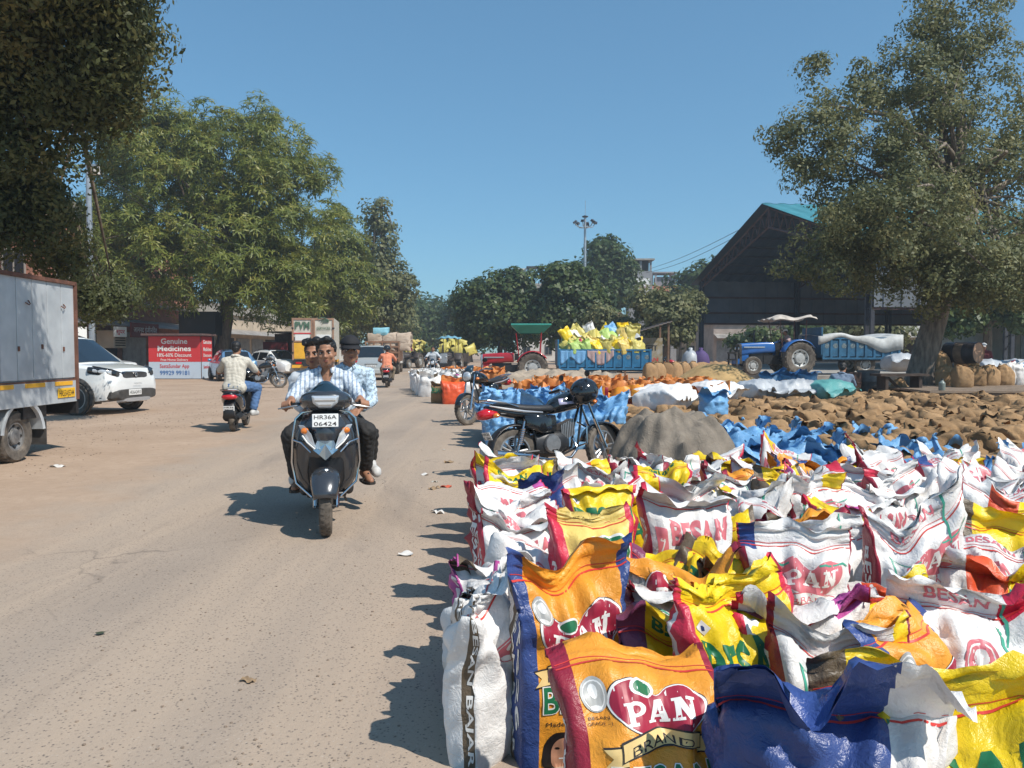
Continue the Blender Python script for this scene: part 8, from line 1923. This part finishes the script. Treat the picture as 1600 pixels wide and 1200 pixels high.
# grain bags on the lorry
def lorry_load():
    rng = np.random.default_rng(75); M_ = LORRY.matrix_basis.copy(); n = 0
    from mathutils import Euler
    F_ = Matrix.Translation(LORRY.location) @ Matrix.Rotation(LORRY.rotation_euler.z, 4, 'Z'); BAG = cloth_mat('pale_bag', (.50, .40, .31), (.40, .31, .24), rough=.7)
    for lv, k in ((0, 3), (1, 3), (2, 3)):
        for row in range(3):
            for i in range(k):
                p = F_ @ Vector((-.85 + .85 * i + rng.uniform(-.05, .05), .15 + 1.5 * row, 1.72 + .26 * lv))
                make_sack('grain_sack', 'white', 'pale grain bag in the stack on the lorry beyond the silver van', 'sack', p, rng.uniform(-.15, .15) + LORRY.rotation_euler.z, 'grain bags on the lorry', rng, tilt=(0, PI / 2 - .05), lod='c', mats=[BAG], key='bag%d' % (n % 4), W=.6, D=.32, H=.85, fl=.08, bend=(.1, .6), crumple=1.2, prints=False) ; n += 1
    p = F_ @ Vector((-.55, .1, 2.62)); make_sack('plastic_sack', 'teal', 'sky blue bundle on top of the lorry load', 'sack', p, .1, None, np.random.default_rng(5), tilt=(0, PI / 2), lod='c', W=.5, D=.34, H=.9, fl=.08, bend=(.1, .5), mats=[M('sky_cloth', (.22, .48, .58), .7)], prints=False)
lorry_load()
# standing jute sacks by the stall, and on the wooden table
def std_jute(spots, group, label_fn, W=.52, D=.40, H=.62, lod='c'):
    for i, (x, y, z, r) in enumerate(spots):
        k = i % 4; key = 'std' + lod + str(k) + str(W)
        make_sack('jute_sack', 'jute', label_fn(i), 'sack', (x, y, z), r, group, np.random.default_rng(800 + k), lod=lod, mats=[[JUTE, JUTE2][k == 2]], key=key, prints=False, W=W, D=D, H=H, fl=.05, bend=(.9, 1.8), ear=-.05, dip=.0, crumple=1.0, wav=.6, width_top=.72)
y0 = 31.5
std_jute([(P(1016 + 13.5 * i, 560, y0 + i * .9).x, y0 + i * .9, 0, .3 + .1 * i) for i in range(6)], 'jute sacks standing in a row by the tin stall', lambda i: 'upright full jute sack in the row leading to the tin stall', .60, .5, .95)
TT = .47
def table():
    p0 = G(1475, 600, TT); t = thing('wooden_table', 'long low rough wooden table carrying jute sacks beside the big tree', 'table', (P(1590, 610, 18.4).x - 1.0, 19.6, 0), .06)
    WD = M('weathered_wood', (.27, .20, .145), .9, var=.4, vs=3, bump=.6, bs=14, stretch=(.6, 8, 8)); L = 4.6; D = 3.0
    for k in range(7): MB(WD).box((L / 2 - 1.4, -D / 2 + D * (k + .5) / 7 + .0, TT - .03 + .006 * (k % 3)), (L, D / 7 - .015, .05)).build('plank', t, smooth=False)
    for sy in (-D / 2 + .1, D / 2 - .1): MB(WD).box((L / 2 - 1.4, sy, TT - .13), (L - .1, .09, .14)).build('rail', t, smooth=False)
    for sx in (-1.1, L - 1.8, 1.35):
        for sy in (-D / 2 + .12, D / 2 - .12):
            MB(WD).box((sx, sy, (TT - .2) / 2), (.10, .10, TT - .2)).build('leg', t, smooth=False)
        b = MB(WD); b.tube([(sx - .02, -D / 2 + .12, .04), (sx - .5, -D / 2 + .12, TT - .18)], .035, 4); b.build('brace', t, smooth=False)
    return t
TB = table(); bx_, by_ = TB.location.x, TB.location.y
std_jute([(P(1478, 590, 20.6).x, 20.6, TT, .2), (P(1500, 590, 20.0).x, 19.9, TT, .1), (P(1527, 590, 20.4).x, 20.5, TT, -.2), (P(1543, 590, 20.9).x, 20.8, TT, .3), (P(1562, 590, 21.2).x + .05, 21.1, TT, .1)], 'jute sacks on the wooden table', lambda i: ['narrow jute sack at the tree end of the table', 'fat square jute sack nearest on the table', 'jute sack third from the tree on the table', 'folded jute sack fourth from the tree on the table', 'last jute sack on the table beside the white sacks'][i], .50, .42, .56, 'b')
for i, px in enumerate((1578, 1594, 1608)): make_sack('plastic_sack', ['white', 'white', 'blue'][i], ['white plastic sack leaning at the end of the jute sacks on the table', 'second white plastic sack leaning towards the blue one on the table', 'blue plastic sack on the table at the picture edge'][i], 'sack', (P(px, 590, 21.6).x, 21.6, TT), .2, None, np.random.default_rng(88 + i), tilt=(0, -.18), lod='b', W=.46, D=.36, H=.62, fl=.05, bend=(.9, 1.6), crumple=1.1, mats=[SK[['white', 'white', 'blue'][i]]], prints=False)
def pale_heap():
    for i in range(7): lying(1530 + 22 * i, 553, 27 + .2 * (i % 2), 'grey', 'pale plastic bag in the heap under the dark shade tree', .3 * (-1) ** i, W=1.0, L=1.0, D=.6, z=.75, seed=30 + i, mats=[SK['grey']], group='pale plastic bags under the shade tree', lod='c')
pale_heap()
for i, px in enumerate((1405, 1425)): lying(px, 545, 30, 'grey', ['grey plastic bag heaped behind the covered trailer', 'grey plastic bag piled beside the tree trunk'][i], .5 * i, W=1.1, L=1.1, D=.7, z=.9, seed=50 + i, mats=[SK['grey']], lod='c')
# oil drum lying on the sacks, water can, drums by the trunk
def drum(name, label, c, rot, mats, r=.29, L=.88):
    t = thing(name, label, 'drum', c); t.rotation_euler = rot; h = L / 2
    m = MB(mats[0]); m.lathe([(0, -h + .02), (r - .02, -h + .02), (r - .01, -h), (r, -h + .01), (r, -h / 3 - .03), (r + .012, -h / 3), (r, -h / 3 + .03), (r, h / 3 - .03), (r + .012, h / 3), (r, h / 3 + .03), (r, h - .01), (r - .01, h)], n=28); m.build('barrel', t)
    m = MB(mats[1]); m.lathe([(r - .01, h), (r - .02, h - .02), (0, h - .02)], n=28); m.build('lid', t)
    if len(mats) > 2: m = MB(mats[2]); m.lathe([(r + .003, -h / 3 + .035), (r + .003, h / 3 - .035)], n=28); m.build('painted_band', t)
    return t
dp = P(1504, 548, 21.2)
drum('oil_drum', 'dark oil drum with tan end lying on the jute sacks by the tree', (dp.x, 21.2, 1.36), (0, PI / 2, -1.05), [M('drum_dark', (.05, .045, .05), .5, .3, var=.4, vs=6), M('drum_tan', (.40, .24, .15), .7, var=.2, vs=4), M('drum_band', (.22, .15, .10), .7, var=.4, vs=6)])
std_jute([(dp.x - .5, 21.4, TT, .4), (dp.x + .3, 21.5, TT, -.3)], 'jute sacks under the oil drum', lambda i: ['jute sack under the dark end of the oil drum', 'jute sack under the tan end of the oil drum'][i], .6, .5, .60, 'c')
p = P(1388, 590, 20.5); drum('metal_drum', 'rusty brown drum standing left of the tree trunk', (p.x - 1.0, 20.6, .42), (0, 0, 0), [M('drum_rust', (.10, .05, .035), .7, var=.4, vs=6), MATS['drum_rust'] if 'drum_rust' in MATS else DKMET], r=.30, L=.84)
drum('metal_drum', 'grey drum standing between the rusty drum and the tree trunk', (p.x - .35, 20.9, .44), (0, 0, 0), [M('drum_grey', (.14, .13, .125), .6, .3, var=.4, vs=6), DKMET], r=.29, L=.88)
def crate_frame():
    t = thing('trestle', 'dark rough wooden trestle leaning at the foot of the tree', 'frame', (P(1405, 600, 19.6).x, 19.6, 0), .1); WD = M('dark_wood', (.07, .05, .04), .9, var=.4, vs=5)
    for x in (-.45, .45): MB(WD).box((x, 0, .38), (.08, .4, .76)).build('post', t, smooth=False)
    MB(WD).box((0, 0, .80), (1.3, .5, .06)).build('top_board', t, smooth=False); MB(WD).tube([(.4, 0, .1), (-.3, 0, .72)], .04, 4).build('brace', t, smooth=False)
crate_frame()
std_jute([(P(1412, 600, 20).x, 20.2, .0, .2)], None, lambda i: 'pale jute sack seen through the wooden trestle by the tree', .45, .35, .7, 'c')
def bottle():
    p = P(1468, 607, 18.35); t = thing('water_bottle', 'small grey green bottle standing on the table corner by the trunk', 'bottle', (max(p.x, bx_ - 1.25), by_ - 1.35, TT))
    MB(M('bottle_plastic', (.20, .24, .22), .25)).lathe([(0, 0), (.07, 0), (.075, .03), (.075, .17), (.03, .23), (.03, .25), (0, .25)], n=14).build('bottle_body', t); MB(BLK).lathe([(.033, .25), (.033, .28), (0, .28)], n=10).build('bottle_cap', t)
bottle()
# cloth bundles under the shed corner
for i, (px, m) in enumerate(((1079, SK['grey']), (1095, M('purple_cloth', (.08, .05, .16), .8)))):
    p = P(px, 556, 37); mb = MB(m); rn = random.Random(i)
    mb.rings([[(.42 * r * math.cos(a) * (1 + .08 * math.sin(5 * a + i)), .36 * r * math.sin(a), z + .03 * math.sin(3 * a)) for a in np.linspace(0, 2 * PI, 16, endpoint=False)] for r, z in ((.75, 0), (1, .2), (.98, .45), (.8, .7), (.45, .86), (.2, .9), (.24, 1.0), (.1, 1.02))]); tag(mb.build('cloth_bundle', loc=(p.x, 37, .55), sharp=None), ['grey tied cloth bundle on the pile by the shed post', 'purple tied cloth bundle on the pile by the shed post'][i], 'bundle')
o = sheet('sack_pile', -2.2, 2.4, -1.2, 1.2, 60, 24, lambda X, Y: (X, Y, np.maximum(.0, .85 * np.clip(1.25 - (X / 2.2) ** 2 - (Y / 1.2) ** 2, 0, 1) ** .6 + ridged(X, Y, np.random.default_rng(4), 8, (.3, .8)))), JUTE, 'low pile of empty jute sacks beneath the cloth bundles', 'pile', loc=(P(1098, 560, 37).x, 37, 0), solid=0)
# distant blue-canopied tractors with yellow loads on the road side
for i, (px, Y, cn, lab) in enumerate(((703, 52, M('blue_canopy', (.16, .36, .46), .6), 'dark tractor with a pale blue canopy and yellow load on the far roadside'), (644, 66, M('yellow_canopy', (.55, .42, .12), .7), 'dark tractor far up the road hidden under a yellow load'))):
    o = tractor('tractor', lab, (P(px, 560, Y).x, Y, 0), PI - .1 - .2 * i, M('dark_tractor', (.06, .05, .05), .5), cn, True, False, .62)
    for k in range(9):
        rng = np.random.default_rng(k + 40 * i); make_sack('grain_sack', 'yellow', 'yellow grain sack piled behind the ' + ['pale blue', 'yellow'][i] + ' canopy of a far tractor', 'sack', (P(px, 560, Y).x - .9 + .9 * (k % 3), Y + 2.2 + .6 * (k // 3), 1.35 + .25 * (k // 3)), .3 * k, 'yellow sacks behind far tractor ' + ['one', 'two'][i], rng, tilt=(rng.normal(0, .4), 1.2), lod='c', W=.7, D=.45, H=.8, fl=.1, bend=(.1, .6), mats=[SK['lemon']], key='far%d' % (k % 3), prints=False)
    t = trailer('trailer', 'dark trailer under yellow sacks behind the far tractor with the ' + ['pale blue', 'yellow'][i] + ' canopy', (P(px, 560, Y).x, Y + 1.6, 0), 0, 2.6, 2.2, .6, .7, M('dark_boards', (.09, .07, .06), .8), 5)
# litter on the road
def litter():
    rn = random.Random(3)
    p = G(697, 762); m = MB(M('red_paper', (.55, .10, .05), .7)); m.grid(lambda u, v: (.11 * (u - .5), .06 * (v - .5), .012 + .014 * math.sin(7 * u) * math.cos(5 * v)), 6, 4); tag(m.build('paper_scrap', loc=(p.x, p.y, .004), sharp=None, solid=.001), 'crumpled red orange paper scrap on the road left of the sacks', 'litter')
    p = G(157, 993); m = MB(M('dry_leaf', (.05, .06, .03), .7)); m.grid(lambda u, v: (.05 * (u - .5), .02 * (v - .5) * math.sin(PI * min(1, max(0, u)) + .01) * 2, .01 + .01 * (u - .5) ** 2), 6, 2); tag(m.build('fallen_leaf', loc=(p.x, p.y, .004), rot=(0, 0, .2), sharp=None), 'single dark leaf lying on the road', 'leaf', kind='thing')
    p = G(90, 730); m = MB(M('white_paper', (.6, .58, .55), .8)); m.grid(lambda u, v: (.16 * (u - .5), .1 * (v - .5), .015 + .02 * math.sin(6 * u) * math.cos(7 * v)), 6, 5); tag(m.build('paper_scrap', loc=(p.x, p.y, .0), sharp=None, solid=.001), 'white paper scrap on the dirt beside the box truck wheel', 'litter')
    for k in range(16):
        y = 2.6 + 9 * rn.random() ** 1.5; x = (-.25 - .055 * y - abs(rn.gauss(0, .35))) if k % 2 else (-.11 * y - 4.6 - rn.random() * 2.5); s = rn.uniform(.02, .06); m = MB([MATS['white_paper'], M('brown_paper', (.28, .19, .11), .8), M('pale_wrapper', (.45, .42, .36), .6)][k % 3])
        a, b, c = rn.uniform(3, 8), rn.uniform(3, 8), rn.uniform(0, 6)
        m.grid(lambda u, v: (s * (u - .5) * 2, s * (v - .5) * (1.1 + .4 * math.sin(a * u)), s * .25 + s * .3 * math.sin(a * u + c) * math.cos(b * v)), 6, 5)
        tag(m.build('litter_scrap', loc=(x, y, .004), rot=(0, 0, rn.uniform(0, 6)), sharp=None), ['small scrap of litter on the dirt verge left of the road', 'small scrap of litter on the road along the sacks'][k % 2], 'litter', ['litter on the dirt verge', 'litter along the sacks'][k % 2])
    # loose stones and crumbs on the dirt side and along the road: nobody could count them
    V = []; F = []
    ico = [(0, 0, -1), (.9, 0, -.2), (.28, .85, -.2), (-.72, .52, -.2), (-.72, -.52, -.2), (.28, -.85, -.2), (.72, .52, .4), (-.28, .85, .4), (-.9, 0, .4), (-.28, -.85, .4), (.72, -.52, .4), (0, 0, 1)]
    fc = [(0, 2, 1), (0, 3, 2), (0, 4, 3), (0, 5, 4), (0, 1, 5), (1, 2, 6), (2, 3, 7), (3, 4, 8), (4, 5, 9), (5, 1, 10), (2, 7, 6), (3, 8, 7), (4, 9, 8), (5, 10, 9), (1, 6, 10), (6, 7, 11), (7, 8, 11), (8, 9, 11), (9, 10, 11), (10, 6, 11)]
    for i in range(2600):
        y = 2.2 + 26 * rn.random() ** 1.8
        x = -.11 * y - 4.4 - abs(rn.gauss(0, 2.2)) if i % 3 else rn.uniform(-.6 * y, -.11 * y)
        s = rn.uniform(.004, .013) * (1 if i % 3 else .6); o_ = len(V); a = rn.uniform(0, 6.28)
        for q in ico: V.append((x + s * (q[0] * math.cos(a) - q[1] * math.sin(a)) * rn.uniform(.8, 1.3), y + s * (q[0] * math.sin(a) + q[1] * math.cos(a)), .004 + s * .35 + s * .6 * q[2]))
        F += [tuple(o_ + k for k in f) for f in fc]
    tag(obj_np('gravel', V, F, M('pebble', (.26, .20, .15), .9, var=.3, vs=40), smooth=False), kind='stuff')
litter()
# ================================================================== HAZE: one closed box of thin dusty air round the whole scene
def haze():
    m = bpy.data.materials.new('dusty_air'); m.use_nodes = True; n = m.node_tree.nodes; n.remove(n['Principled BSDF'])
    v = n.new('ShaderNodeVolumePrincipled'); v.inputs['Color'].default_value = (.80, .88, .95, 1); v.inputs['Density'].default_value = .0013; v.inputs['Anisotropy'].default_value = .2
    m.node_tree.links.new(v.outputs[0], n['Material Output'].inputs['Volume'])
    mb = MB(m).box((0, 80, 9.5), (420, 240, 21)); tag(mb.build('haze', smooth=False), kind='stuff')
haze()
